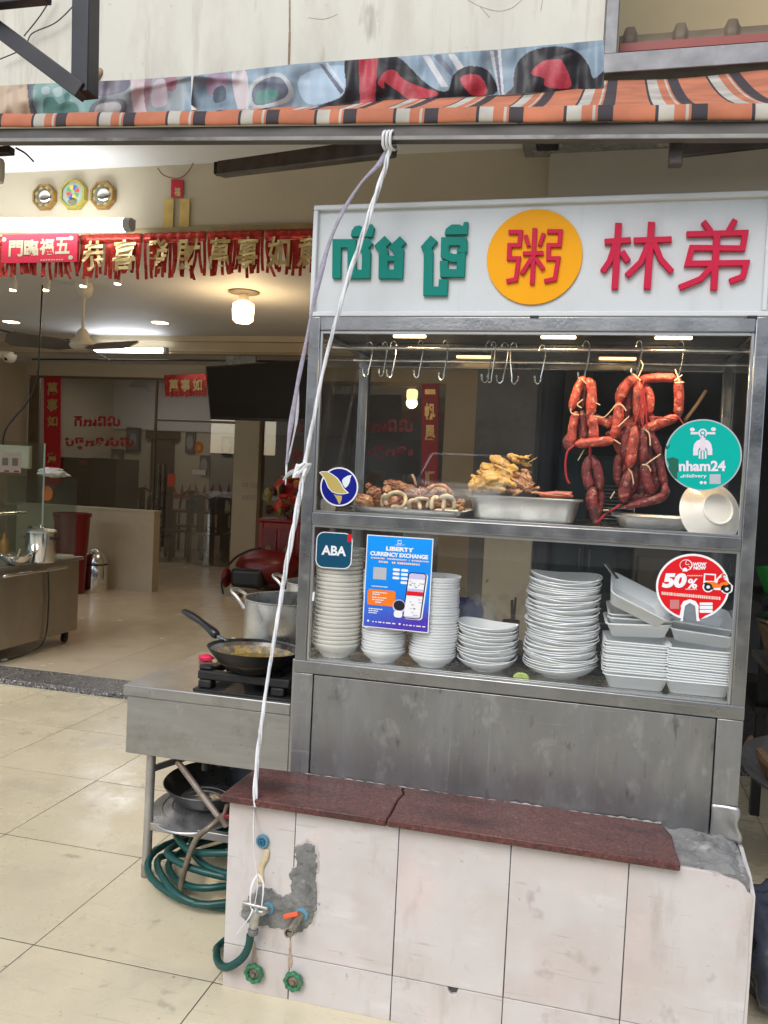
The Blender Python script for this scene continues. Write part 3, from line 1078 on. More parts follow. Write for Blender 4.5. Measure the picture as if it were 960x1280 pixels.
cem.build("cement_patch", mat("grey_cement", (.20, .20, .185), .95, 0, var=.28, vscale=22, col2=(.11, .11, .10), s2=26, t2=(.50, .66), bump=.5, bscale=90, layers=(((.34, .33, .31), 40, .60, .72, (1, 1, 1), .6), ((.07, .07, .065), 9, .56, .72, (1, 1, 1), .5))), lw, smooth=60)
stn = mat("lime_stain", (.40, .31, .22), .8, 0, var=.3, vscale=30)
for P in ([(630, 940), (640, 1000), (650, 1050), (640, 1080), (622, 1080), (618, 1040), (626, 990)], [(800, 930), (808, 1000), (812, 1090), (790, 1090), (796, 1010)]):
    P2 = []
    for p, q in zip(P, P[1:] + P[:1]):
        for j in range(6):
            x, y = p[0] + (q[0] - p[0]) * j / 6, p[1] + (q[1] - p[1]) * j / 6
            P2.append((x + 9 * noise.noise(Vector((x * .08, y * .04, 1))), y + 5 * noise.noise(Vector((x * .06, y * .06, 8)))))
    MB().prism([p + Vector((0, -.0012, 0)) for p in zp6(P2)], (0, .001, 0)).build("stain", stn, lw, smooth=0)

# ================================================================== FOOD CART
cart = thing("food_cart", "stainless steel food cart with glass display and white sign above the tiled wall", "food cart", (-.23, 2.74, .565))
X0, X1, CY0, CY1 = -.877, .4165, 2.44, 3.04
def fr_box(name, x0, x1, y0, y1, z0, z1, m=STEEL, bev=.003):
    return MB().box(x0, x1, y0, y1, z0, z1).build(name, m, cart, smooth=30, bevel=bev)
W = .036
for x in (X0, X1 - W):
    fr_box("post", x, x + W, CY0, CY0 + .036, .885, 1.97)
    fr_box("post", x, x + W, CY1 - .036, CY1, .885, 1.97)
fr_box("top_rail", X0 + W, X1 - W, CY0 - .0005, CY0 + .036, 1.929, 1.9695)
fr_box("middle_rail", X0 + W, X1 - W, CY0 - .001, CY0 + .036, 1.343, 1.3795)
fr_box("lower_rail", X0, X1, CY0 - .002, CY0 + .04, .8835, .9225)
fr_box("top_rail", X0 + W, X1 - W, CY1 - .036, CY1, 1.895, 1.9695)
fr_box("middle_rail", X0 + W, X1 - W, CY1 - .036, CY1, 1.343, 1.3795)
fr_box("lower_rail", X0, X1, CY1 - .04, CY1, .8835, .9225)
for x in (X0 + .001, X1 - W + .001):
    for z0, z1 in ((1.929, 1.969), (1.343, 1.379), (.8845, .922)):
        fr_box("side_rail", x, x + W - .002, CY0 + .041, CY1 - .041, z0, z1)
# thin aluminium beads that hold the panes
BEAD = mat("pane_bead", (.60, .60, .59), .3, .9, var=.1)
for z0, z1 in ((1.3795, 1.929), (.9225, 1.343)):
    b = MB()
    xa, xb = X0 + W, X1 - W
    b.box(xa, xa + .008, CY0 + .006, CY0 + .02, z0, z1).box(xb - .008, xb, CY0 + .006, CY0 + .02, z0, z1)
    b.box(xa + .008, xb - .008, CY0 + .006, CY0 + .02, z0, z0 + .006).box(xa + .008, xb - .008, CY0 + .006, CY0 + .02, z1 - .009, z1)
    b.build("pane_bead", BEAD, cart, smooth=30, bevel=.001, seg=1)
    MB().box(xa + .004, xb - .004, CY0 + .0105, CY0 + .0145, z0 + .003, z1 - .003).build("glass_pane", GLASS, cart, smooth=0)
    for x in (X0 + .018, X1 - .022):
        MB().box(x, x + .004, CY0 + .037, CY1 - .037, z0 + .003, z1 - .003).build("glass_pane", GLASS, cart, smooth=0)
# front of the lower body: wide panel between two narrow ones
fr_box("side_panel", X0 + .001, -.8155, CY0, CY0 + .03, .560, .8825, STEELP, .002)
fr_box("front_panel", -.8125, .3455, CY0 + .002, CY0 + .03, .560, .8805, STEELP, .002)
fr_box("side_panel", .3485, X1 - .001, CY0, CY0 + .03, .645, .8825, STEELP, .002)
b = MB()
def patch(s, t):
    x = .3485 + (.080 - .014 * t + .005 * math.sin(t * 9)) * s
    return (x, CY0 - .004 - .004 * math.sin(s * 5 + t * 4) * s, .555 + .092 * t - .01 * s * (1 - t))
b.grid(8, 10, patch)
b.build("patched_panel", mat("new_steel_patch", (.50, .50, .49), .4, .9, var=.2, vscale=12, rvar=.15), cart, smooth=60, solid=.002)
b = MB().box(X0 + .004, X1 - .004, CY1 - .03, CY1 - .01, .55, .883).box(X0 + .004, X0 + .02, CY0 + .032, CY1 - .032, .55, .883).box(X1 - .02, X1 - .004, CY0 + .032, CY1 - .032, .55, .883)
b.build("back_panel", STEELP, cart, smooth=0)
SHF = mat("stainless_shelf", (.42, .42, .41), .25, 1, var=.15, vscale=8, rvar=.1)
fr_box("shelf", X0 + W, X1 - W, CY0 + .037, CY1 - .037, .905, .926, SHF, .001)
fr_box("shelf", X0 + W, X1 - W, CY0 + .037, CY1 - .037, 1.358, 1.383, SHF, .001)
fr_box("display_ceiling", X0 + W, X1 - W, CY0 + .037, CY1 - .037, 1.938, 1.955, mat("dark_polished_steel", (.24, .23, .215), .28, 1, var=.2, bump=.1, bscale=30), .001)
fr_box("base", X0 + .01, X1 - .012, CY0 + .02, CY1 - .04, .0, .549, STEELP, .002)
# hanging rods
for y, z in ((2.62, 1.907), (2.86, 1.90)):
    MB().tube([(X0 + .02, y, z), (X1 - .02, y, z)], .006, 10).build("hanging_rod", CHROME, cart)
for y, z in ((2.74, 1.93),):
    fr_box("ceiling_rib", X0 + W, X1 - W, y - .012, y + .012, 1.915, 1.938, STEELD, .002)
# lamps in the display ceiling
LW = lamp_mat("warm_lamp", (1.0, .72, .36), 8)
for px, py, yy in ((512, 421, 2.515), (698, 421, 2.515), (842, 421, 2.515), (592, 446, 2.93), (772, 447, 2.93)):
    p = at(px, py, Y=yy)
    ln = .05 if yy < 2.6 else .06
    z = 1.925
    b = MB().box(p.x - ln, p.x + ln, yy - .007, yy + .007, z - .004, z + .004)
    l_ = b.build("light_strip", LW if yy < 2.6 else lamp_mat("warm_lamp_rear", (1.0, .62, .24), 2.2), cart, smooth=30, bevel=.003)
    b = MB().box(p.x - ln - .006, p.x + ln + .006, yy - .012, yy + .012, z + .0042, z + .0125)
    b.build("light_base", STEELD, cart, smooth=30, bevel=.001)
    if yy < 2.6:
        la = bpy.data.lights.new("display_glow", 'AREA')
        la.shape = 'RECTANGLE'
        la.size, la.size_y = ln * 2, .02
        la.energy = 1.1
        la.color = (1, .72, .40)
        lo = bpy.data.objects.new("display_glow", la)
        COL.objects.link(lo)
        lo.location = (p.x, yy, z - .008)
        lo.parent = cart
        lo.matrix_parent_inverse = Matrix.Translation(-cart.location)
# sign box
SY = 2.452
b = MB().box(X0, .78, SY + .0005, 2.60, 1.9705, 2.300)
sgn = b.build("sign_box", ACRYL, cart, smooth=0, bevel=.002)
rim = MB()
for x0, x1, z0, z1 in ((X0 - .001, .781, 2.287, 2.302), (X0 - .001, .781, 1.9702, 1.985), (X0 - .001, X0 + .014, 1.985, 2.287), (.392, .406, 1.985, 2.287)):
    rim.box(x0, x1, CY0 - .002, SY + .02, z0, z1)
rim.build("rim", mat("white_rim", (.62, .64, .635), .4, 0, var=.03), sgn, smooth=30, bevel=.003)
def zk(P):
    return [(400 + x * .20833, 260 + y * .20833) for x, y in P]
def zc(P):
    return [(600 + x * .375, 250 + y * .375) for x, y in P]
def letter(strokes, m, y0, dep, name):
    """a raised letter cut from strokes [(points, width)] or plain outlines"""
    b = MB()
    for k, (P, w) in enumerate(strokes):
        poly = stroke(P, w) if w else P
        yy = y0 - dep - .0003 * k
        near = [at(x, y, Y=SY - .008) for x, y in poly]
        b.prism([Vector((p.x, yy, p.z)) for p in near], (0, dep + .0003 * k - .0004, 0))
    return b.build(name, m, sgn, smooth=0, bevel=.0012, seg=1)
K = .20833
letter([(zk([(100, 424), (102, 214), (192, 214), (192, 398), (276, 398), (280, 272), (258, 236), (304, 196)]), 52 * K),
        ], GREEN, SY, .012, "sign_letter")
letter([(zk([(186, 172), (190, 140), (208, 112), (236, 106), (252, 112), (268, 122), (286, 100), (314, 98), (329, 122), (316, 176)]), 0)], GREEN, SY, .012, "sign_letter")
letter([(zk([(408, 188), (362, 232), (382, 262), (380, 398), (470, 398), (477, 262), (452, 236), (500, 190)]), 56 * K), (zk([(404, 304), (456, 304)]), 34 * K)], GREEN, SY, .012, "sign_letter")
letter([(zk([(686, 184), (638, 238), (652, 268), (648, 500), (738, 500), (742, 430)]), 56 * K)], GREEN, SY, .012, "sign_letter")
letter([(zk([(880, 202), (752, 202), (750, 282), (800, 304), (848, 296), (844, 392), (746, 392), (744, 318)]), 50 * K), (zk([(862, 186), (862, 268)]), 44 * K), (zk([(872, 258), (822, 258)]), 26 * K)], GREEN, SY, .012, "sign_letter")
letter([(zk([(748, 162), (754, 128), (790, 100), (836, 100), (858, 110), (864, 86), (890, 84), (886, 160)]), 0)], GREEN, SY, .012, "sign_letter")
C_ = [at(667.5, 321.3, Y=SY - .005)]
rx = (at(727, 321, Y=SY).x - at(608, 321, Y=SY).x) / 2
rz = (at(667, 262, Y=SY).z - at(667, 381, Y=SY).z) / 2
dc = C_[0]
MB().prism([(dc.x + rx * math.cos(a * math.pi / 36), SY - .006, dc.z + rz * math.sin(a * math.pi / 36)) for a in range(72)], (0, .0056, 0)).build("sign_disc", YEL, sgn, smooth=30, bevel=.001)
S2 = .375
DY = SY - .0061
letter([(zc([(95, 108), (136, 108), (132, 152), (99, 152), (97, 196), (129, 196), (120, 266), (88, 272)]), 15 * S2)], RED, DY, .008, "sign_letter")
letter([(zc([(183, 95), (174, 283)]), 16 * S2), (zc([(143, 180), (212, 178)]), 15 * S2), (zc([(152, 118), (163, 156)]), 14 * S2), (zc([(213, 112), (199, 154)]), 14 * S2), (zc([(174, 192), (139, 248)]), 15 * S2), (zc([(186, 194), (212, 233)]), 15 * S2)], RED, DY, .008, "sign_letter")
letter([(zc([(224, 106), (269, 106), (265, 152), (229, 152), (228, 196), (261, 196), (250, 264), (214, 272)]), 15 * S2)], RED, DY, .008, "sign_letter")
letter([(zc([(462, 77), (449, 298)]), 23 * S2), (zc([(415, 140), (503, 134)]), 20 * S2), (zc([(451, 146), (432, 205), (408, 240)]), 20 * S2), (zc([(472, 172), (494, 206)]), 22 * S2),
        (zc([(572, 74), (557, 298)]), 24 * S2), (zc([(512, 136), (639, 132)]), 20 * S2), (zc([(562, 146), (536, 208), (488, 254)]), 20 * S2), (zc([(580, 142), (602, 198), (640, 241)]), 20 * S2)], RED, SY, .012, "sign_letter")
letter([(zc([(744, 72), (770, 106)]), 20 * S2), (zc([(851, 66), (827, 106)]), 20 * S2), (zc([(688, 115), (884, 110), (875, 162), (706, 160), (692, 213), (888, 210), (876, 256), (832, 272)]), 20 * S2),
        (zc([(790, 112), (779, 301)]), 24 * S2), (zc([(778, 216), (735, 264), (664, 293)]), 20 * S2)], RED, SY, .012, "sign_letter")
for px in (668, 940):
    p = at(px, 396, Y=CY0)
    MB().box(p.x - .012, p.x + .012, CY0 - .004, CY0 + .006, 1.966, 1.9715).build("sign_clip", BLACKP, sgn, smooth=0)
# ================================================================== STICKERS ON THE GLASS
GY = CY0 + .0095           # outer face of the panes
def flat(name, P, z, m, par=None, lay=0):
    b = MB().prism(P, (0, .0003, 0))
    return b
def lay(polys, k, Q):
    """flat printed shapes on the surface Q, layer k"""
    b = MB()
    for P in polys:
        pts_ = [Q(s, t, .0004 * k) for s, t in P]
        a = b.pts(pts_)
        b.face([a + i for i in range(len(pts_))])
    return b
def circ(cx, cy, rx, ry, n=28, a0=0, a1=2 * math.pi, end=False):
    return [(cx + rx * math.cos(a0 + (a1 - a0) * i / (n - (1 if end else 0))), cy + ry * math.sin(a0 + (a1 - a0) * i / (n - (1 if end else 0)))) for i in range(n)]
def rrect(x0, y0, x1, y1, r, n=5, ry=None):
    ry = ry or r
    out = []
    for cx, cy, a in ((x1 - r, y0 + ry, -90), (x1 - r, y1 - ry, 0), (x0 + r, y1 - ry, 90), (x0 + r, y0 + ry, 180)):
        for i in range(n + 1):
            t = math.radians(a + 90 * i / n)
            out.append((cx + r * math.cos(t), cy + ry * math.sin(t)))
    return out
def ink(name, col, rough=.4):
    return mat("ink_" + name, col, .5, 0, var=.04, vscale=9, spec=.15)
INK = {k: ink(k, v) for k, v in dict(white=(.82, .82, .82), navy=(.006, .012, .22), gold=(.52, .40, .13), pale=(.72, .78, .80), teal=(.0, .40, .33), red=(.68, .012, .018),
                                     dark=(.02, .02, .025), grey=(.45, .46, .48), orange=(.85, .20, .02), lilac=(.55, .50, .72), skyb=(.02, .30, .85), peach=(.86, .60, .50), greenb=(.02, .12, .08)).items()}
def part(b, name, m, par):
    o = b.build(name, m, par, smooth=0)
    if name == "small_print":
        o["kind"] = "stuff"
    return o

# -- round blue sticker with a gold and white bird
Q = qpx(((398, 584), (449, 584), (449, 633), (398, 633)), Y=GY)
def q5(P):     # zoom coordinates of the 8x enlargement at (360, 560) -> sticker square
    return [((360 + x / 8 - 398) / 51, (560 + y / 8 - 584) / 49) for x, y in P]
s_ = MB()
base = lay([q5(circ(513, 388, 190, 195, 48))], 1, Q)
st1 = tag(part(base, "sticker", INK['white'], None), "round navy blue sticker with a gold bird on the upper glass", "sticker")
part(lay([q5(circ(513, 388, 176, 181, 48))], 2, Q), "blue_field", INK['navy'], st1)
part(lay([q5([(312, 246), (340, 232), (400, 234), (450, 262), (500, 300), (535, 350), (560, 400), (612, 450), (560, 462), (500, 462), (440, 440), (400, 395), (375, 330), (350, 285)])], 3, Q), "bird_outline", INK['white'], st1)
part(lay([q5([(325, 247), (345, 240), (398, 242), (445, 268), (492, 306), (527, 356), (552, 405), (596, 447), (556, 454), (502, 454), (446, 434), (408, 390), (383, 326), (356, 280)])], 4, Q), "bird_body", INK['gold'], st1)
part(lay([q5([(640, 270), (600, 276), (560, 300), (542, 325), (552, 370), (575, 400), (600, 380), (620, 340), (626, 300)])], 4, Q), "bird_wing", INK['pale'], st1)
part(lay([q5([(458, 456), (485, 472), (543, 478), (538, 520), (518, 566), (505, 545), (490, 510)])], 4, Q), "bird_tail", INK['gold'], st1)

# -- dark blue square sticker with ABA
Q = qpx(((396, 664), (441.5, 667), (439, 712), (394, 709)), Y=GY)
b = lay([rrect(0, 0, 1, 1, .22)], 1, Q)
st2 = tag(part(b, "sticker", INK['white'], None), "dark blue rounded square sticker reading ABA on the lower glass", "sticker")
aba = MB()
aba.grid(1, 1, lambda s, t: (0, 0, 0))
part(lay([rrect(.025, .025, .975, .975, .2)], 2, Q), "blue_field", ink("aba", (.006, .07, .13)), st2)
part(lay([[(.86, .025), (.975, .025), (.975, .235), (.86, .235)]], 3, Q), "red_tab", INK['red'], st2)
part(MB().text("ABA", Q, .16, .37, .84, .64, .0012, off=.035), "lettering", INK['white'], st2)

# -- blue currency exchange poster
Q = qpx(((459, 668), (542, 673.5), (535.5, 791.5), (453, 783)), Y=GY)
b = lay([[(0, 0), (1, 0), (1, 1), (0, 1)]], 1, Q)
st3 = tag(part(b, "poster", INK['white'], None), "bright blue currency exchange poster with a phone picture on the lower glass", "poster")
cols = []
b = MB()
def pf(s, t):
    c = Vector((.0, .30, .86)).lerp(Vector((.0, .20, .74)), min(1, t / .7))
    if t > .6:
        c = c.lerp(Vector((.07, .03, .38)), min(1, (t - .6) / .3 * (.5 + .6 * s)))
    if t > .62 and (s * 14 + t * 3) % 1 < .06:
        c = c * 1.3
    cols.extend([*c, 1])
    return Q(.014 + .972 * s, .01 + .98 * t, .0008)
b.grid(60, 60, pf)
b.c = cols
b.build("blue_field", vcol_mat("poster_print", .35), st3, smooth=0)
W_ = INK['white']
part(MB().text("LIBERTY", Q, .30, .112, .72, .158, .0016, off=.06), "title", W_, st3)
part(MB().text("CURRENCY EXCHANGE", Q, .065, .175, .935, .222, .0016, off=.05), "title", W_, st3)
part(MB().text("LIBERTY", Q, .43, .083, .58, .097, .0016), "small_print", W_, st3)
b = lay([[(.47, .04), (.53, .04), (.53, .048), (.478, .048), (.478, .072), (.522, .072), (.522, .056), (.53, .056), (.53, .079), (.47, .079)]], 4, Q)
part(b, "emblem", W_, st3)
b = MB()
rr = random.Random(4)
for y, x0, x1, h in ((.238, .08, .94, .016), (.272, .20, .82, .022)):
    x = x0
    while x < x1:
        w = rr.uniform(.012, .03)
        if rr.random() < .85:
            k = b.pts([Q(x, y + rr.uniform(0, .004), .0016), Q(x + w, y, .0016), Q(x + w, y + h, .0016), Q(x, y + h - rr.uniform(0, .004), .0016)])
            b.face((k, k + 1, k + 2, k + 3))
        x += w + .006
part(b, "small_print", INK['peach'], st3)
part(lay([[(.125, .345), (.325, .345), (.325, .475), (.125, .475)]], 3, Q), "blank_square", INK['grey'], st3)
P7 = []
for y in (.342, .386, .43, .474):
    for x in (.42, .545):
        if not (y > .45 and x < .5):
            P7.append(rrect(x, y, x + .105, y + .028, .02, 4, .012))
part(lay(P7, 3, Q), "badge", W_, st3)
part(lay([rrect(.055, .585, .48, .755, .03)], 3, Q), "orange_box", INK['orange'], st3)
b = MB()
for y, x0, x1 in ((.61, .13, .36), (.632, .13, .24), (.665, .13, .33), (.69, .13, .30), (.715, .18, .26), (.545, .11, .36), (.79, .085, .27), (.812, .085, .22), (.834, .085, .2)):
    x = x0
    while x < x1:
        w = rr.uniform(.01, .03)
        k = b.pts([Q(x, y, .0018), Q(x + w, y, .0018), Q(x + w, y + .011, .0018), Q(x, y + .011, .0018)])
        b.face((k, k + 1, k + 2, k + 3))
        x += w + .007
for y, x0, x1 in ((.928, .15, .50), (.93, .62, .95)):
    b.text("- - -- - --- --", Q, x0, y, x1, y + .012, .0018, off=.03)
part(b, "small_print", W_, st3)
part(lay([circ(.085, .93, .016, .011, 12), circ(.565, .932, .016, .011, 12)], 4, Q), "dot", W_, st3)
def ph(P):     # the phone leans a little in the print
    return [(x + (.62 - y) * .12 - .0, y) for x, y in P]
part(lay([ph(rrect(.64, .375, .925, .872, .06, 6, .03))], 3, Q), "phone_edge", W_, st3)
part(lay([ph(rrect(.628, .37, .905, .866, .06, 6, .03))], 4, Q), "phone_body", INK['dark'], st3)
part(lay([ph(rrect(.645, .38, .888, .856, .04, 6, .02))], 5, Q), "phone_screen", INK['lilac'], st3)
part(lay([ph([(.645, .44), (.888, .44), (.888, .545), (.645, .545)]), ph([(.645, .62), (.888, .62), (.888, .84), (.645, .84)])], 6, Q), "phone_page", W_, st3)
part(lay([ph([(.648, .572), (.886, .572), (.886, .615), (.648, .615)])], 7, Q), "phone_button", INK['red'], st3)
b = MB()
for k in range(26):
    x, y = rr.uniform(.66, .86), rr.choice((.46, .48, .5, .52, .65, .68, .71, .75, .79, .82))
    x += (.62 - y) * .12
    w = rr.uniform(.012, .04)
    a = b.pts([Q(x, y, .003), Q(x + w, y, .003), Q(x + w, y + .009, .003), Q(x, y + .009, .003)])
    b.face((a, a + 1, a + 2, a + 3))
part(b, "small_print", INK['grey'], st3)
part(lay([circ(.545, .745, .10, .075, 24)], 5, Q), "round_badge", INK['lilac'], st3)
part(lay([circ(.545, .735, .085, .055, 24)], 6, Q), "round_badge_core", INK['dark'], st3)
part(lay([rrect(.47, .79, .60, .865, .04, 5, .03)], 6, Q), "square_badge", W_, st3)

# -- round teal delivery sticker
Q = qpx(((831, 524), (927.5, 524), (927.5, 613.5), (831, 613.5)), Y=GY)
def q6(P):     # zoom at (810, 515), scale 628/130
    return [((810 + x / 4.8308 - 831) / 96.5, (515 + y / 4.8308 - 524) / 89.5) for x, y in P]
st4 = tag(part(lay([circ(.5, .5, .5, .5, 60)], 1, Q), "sticker", INK['grey'], None), "large round teal delivery sticker with a white scooter emblem on the upper glass", "sticker")
part(lay([circ(.5, .5, .482, .482, 60)], 2, Q), "teal_field", INK['teal'], st4)
PK = ink("pinkwhite", (.74, .66, .72))
part(lay([q6(stroke([(260, 128), (408, 128)], 14)), q6(circ(270, 106, 15, 12, 14)), q6(circ(397, 104, 15, 12, 14))], 3, Q), "handlebar", PK, st4)
part(lay([q6(circ(333, 128, 27, 28, 24)), q6([(318, 145), (348, 145), (348, 236), (318, 236)])], 4, Q), "headlamp", PK, st4)
part(lay([q6(circ(333, 128, 17, 18, 20))], 5, Q), "headlamp_ring", INK['teal'], st4)
part(lay([q6(circ(333, 127, 9, 9, 12)), q6([(327, 142), (339, 142), (337, 215), (329, 215)])], 6, Q), "headlamp_core", PK, st4)
part(lay([q6([(318, 165), (296, 175), (280, 195), (275, 225), (275, 262), (304, 262), (304, 232), (312, 218), (318, 214)]), q6([(348, 165), (370, 175), (384, 195), (390, 225), (390, 260), (362, 260), (362, 232), (354, 218), (348, 214)])], 4, Q), "shield", PK, st4)
part(lay([q6([(309, 232), (319, 232), (319, 282), (309, 282)]), q6([(327, 232), (337, 232), (337, 284), (327, 284)]), q6([(345, 232), (355, 232), (355, 282), (345, 282)])], 4, Q), "fork_tine", PK, st4)
(s0, t0), (s1, t1) = q6([(188, 293), (470, 358)])
part(MB().text("nham24", Q, s0, t0, s1, t1, .0013, off=.035), "lettering", PK, st4)
(s0, t0), (s1, t1) = q6([(226, 374), (357, 402)])
part(MB().text("delivery", Q, s0, t0, s1, t1, .0013, off=.02), "lettering", PK, st4)
part(lay([q6([(194, 396), (206, 382), (206, 396)]), q6([(208, 396), (214, 378), (224, 378), (218, 396)]), q6(circ(324, 426, 10, 10, 10)), q6([(347, 415), (358, 427), (347, 438), (336, 427)])], 3, Q), "small_mark", PK, st4)
part(lay([q6([(374, 376), (440, 376), (440, 434), (374, 434)])], 3, Q), "blank_square", INK['grey'], st4)
part(lay([q6([(108, 200), (122, 210), (128, 190), (134, 205), (120, 225), (107, 222)]), q6([(112, 282), (150, 272), (186, 285), (184, 330), (192, 352), (176, 370), (180, 408), (160, 398), (140, 372), (122, 340), (130, 318)])], 2.5, Q), "worn_patch", INK['greenb'], st4)

# -- red discount sticker with the notch at its foot
def q7(P):
    return [((810 + x / 4.8308 - 820) / 95, (515 + y / 4.8308 - 694) / 81) for x, y in P]
Q = qpx(((820, 694), (915, 694), (915, 775), (820, 775)), Y=GY)
def notch(cx, cy, rx, ry, nx0, nx1, ny):
    arc = circ(cx, cy, rx, ry, 64, math.radians(70), math.radians(70 + 325), True)
    pts_ = circ(cx, cy, rx, ry, 60, math.radians(112), math.radians(428), True)
    top = circ((nx0 + nx1) / 2, ny + (nx1 - nx0) / 2, (nx1 - nx0) / 2, (nx1 - nx0) / 2, 12, 0, -math.pi, True)
    return pts_ + [(nx1 + 6, 1254), (nx1, 1236)] + top + [(nx0, 1230), (nx0 - 10, 1246)]
st5 = tag(part(lay([q7(notch(270, 1056, 222, 200, 210, 298, 1144))], 1, Q), "sticker", INK['white'], None), "round red half price sticker with a notched foot on the lower glass", "sticker")
part(lay([q7(notch(270, 1056, 209, 187, 200, 308, 1133)[:-4] + [])], 2, Q), "red_field", INK['red'], st5)
part(lay([q7([(196, 1262), (206, 1230), (200, 1170), (216, 1142), (254, 1130), (290, 1142), (308, 1170), (304, 1230), (318, 1262), (296, 1262), (290, 1200), (286, 1170), (254, 1152), (226, 1170), (220, 1200), (212, 1262)])], 3, Q), "notch_edge", INK['white'], st5)
(s0, t0), (s1, t1) = q7([(84, 972), (236, 1062)])
part(MB().text("50", Q, s0, t0, s1, t1, .0014, off=.06, shear=.18), "lettering", INK['white'], st5)
(s0, t0), (s1, t1) = q7([(240, 1006), (302, 1066)])
part(MB().text("%", Q, s0, t0, s1, t1, .0014, off=.03, shear=.1), "lettering", INK['white'], st5)
for tx, (xa, ya, xb, yb) in (("WOW", (272, 908, 356, 930)), ("NOW", (276, 930, 354, 952))):
    (s0, t0), (s1, t1) = q7([(xa, ya), (xb, yb)])
    part(MB().text(tx, Q, s0, t0, s1, t1, .0014, off=.06, shear=.1), "lettering", INK['white'], st5)
part(lay([q7(circ(232, 924, 39, 34, 28))], 3, Q), "emblem", INK['white'], st5)
part(lay([q7(circ(230, 923, 34, 29, 28)), ], 4, Q), "emblem_field", INK['red'], st5)
part(lay([q7(stroke([(236, 896), (230, 906), (229, 918), (238, 922), (250, 918)], 3.5)), q7(stroke([(246, 930), (256, 934), (256, 946), (262, 950)], 4)), q7([(210, 962), (212, 946), (222, 940), (236, 942), (240, 962)])], 5, Q), "emblem_lines", INK['white'], st5)
b = MB()
(s0, t0), (s1, t1) = q7([(82, 1080), (440, 1102)])
for y_, x0, x1 in ((1084, 82, 440), (984, 240, 330), (1066, 228, 294)):
    x = x0
    while x < x1:
        w = rr.uniform(5, 11)
        h = 19 if y_ == 1084 else 7
        yy = y_ + (x - x0) * .09 * (y_ == 1084)
        k = b.pts([Q(*p, .0014) for p in q7([(x, yy), (x + w, yy + 1), (x + w, yy + h), (x, yy + h)])])
        b.face((k, k + 1, k + 2, k + 3))
        x += w + 3
part(b, "small_print", INK['peach'], st5)
part(lay([q7([(134, 1134), (190, 1134), (190, 1188), (134, 1188)])], 3, Q), "blank_square", ink("dullred", (.55, .2, .2)), st5)
part(lay([q7(rrect(314, 1150, 392, 1166, 4)), q7(rrect(314, 1170, 392, 1190, 4)), q7(rrect(314, 1194, 392, 1212, 4))], 3, Q), "badge", INK['white'], st5)
part(lay([q7(circ(365, 1056, 34, 32, 22)), q7(circ(476, 1066, 36, 32, 22)), q7([(340, 974), (412, 978), (412, 1010), (440, 980), (462, 970), (480, 985), (476, 1010), (514, 1052), (500, 1080), (360, 1070), (336, 1030)])], 3, Q), "scooter_edge", INK['white'], st5)
part(lay([q7([(348, 982), (404, 986), (402, 1020), (346, 1018)])], 4, Q), "scooter_box", INK['red'], st5)
part(lay([q7([(352, 1026), (396, 1024), (420, 1034), (452, 1022), (470, 1012), (490, 1036), (480, 1046), (456, 1044), (436, 1060), (396, 1062), (384, 1040), (360, 1034)])], 4, Q), "scooter_body", INK['orange'], st5)
for cx_, cy_ in ((365, 1056), (476, 1068)):
    part(lay([q7(circ(cx_, cy_, 25, 24, 20))], 5, Q), "scooter_wheel", INK['dark'], st5)
part(lay([q7(circ(365, 1056, 11, 10, 14)), q7(circ(476, 1068, 11, 10, 14))], 6, Q), "scooter_hub", INK['pale'], st5)
part(lay([q7([(428, 1006), (446, 996), (462, 1010), (472, 1022), (440, 1030), (430, 1040), (418, 1036)])], 5.5, Q), "rider_coat", INK['red'], st5)
part(lay([q7(circ(457, 990, 14, 15, 14))], 6, Q), "rider_helmet", ink("helmet", (.55, .10, .06)), st5)
part(lay([q7(circ(462, 993, 7, 7, 10))], 7, Q), "helmet_visor", INK['pale'], st5)
p = at(393, 745.5, Y=GY)
o = lay([[(0, 0), (1, 0), (1, 1), (0, 1)]], 1, qpx(((391, 740), (393.5, 740), (392.5, 751), (390, 751)), Y=GY)).build("tape_scrap", INK['white'], smooth=0)
tag(o, "tiny white scrap of tape at the left edge of the lower glass", "tape")

# ================================================================== WHAT THE DISPLAY HOLDS
SH1, SH2 = 1.3832, .9262
# -- empty hooks
def hook(px, py0, py1, Y, turn):
    p0 = at(px, py0, Y=Y)
    h = max(.06, (p0.z - at(px, py1, Y=Y).z))
    x, z = p0.x, p0.z
    c, s = math.cos(turn), math.sin(turn)
    pr = [(-.010, -.006), (-.008, .006), (0, .012), (.008, .006), (.010, -.01), (.006, -h * .5), (.0, -h + .02), (-.001, -h + .008), (-.009, -h), (-.018, -h + .008), (-.020, -h + .024)]
    P = smoothpath([(x + a * c, Y + a * s, z + zz) for a, zz in pr], 4)
    b = MB().tube(P, .0024, 8)
    return b
HK = [(462, 432, 471, 2.62, .5), (481, 432, 470, 2.62, -.5), (492, 431, 472, 2.62, .6), (526, 430, 472, 2.62, -.3), (557, 430, 475, 2.62, -.4), (612, 431, 478, 2.62, .2), (617, 432, 478, 2.62, -.7), (631, 433, 479, 2.62, .15), (642, 433, 480, 2.62, 2.8), (678, 436, 480, 2.62, .4)]
for k, (px, a, c_, Y, tu) in enumerate(HK):
    o = hook(px, a, c_, Y, tu).build("meat_hook", CHROME)
    lab = ["empty metal hook hanging first from the left on the display rod"] + ["%s empty metal hook from the left on the display rod" % w_ for w_ in ("second", "third", "fourth", "fifth", "sixth", "seventh", "eighth", "ninth")] + ["single empty hook nearest the sausages on the display rod"]
    lab = lab[k]
    tag(o, lab, "hook", "empty hooks on the display rod")
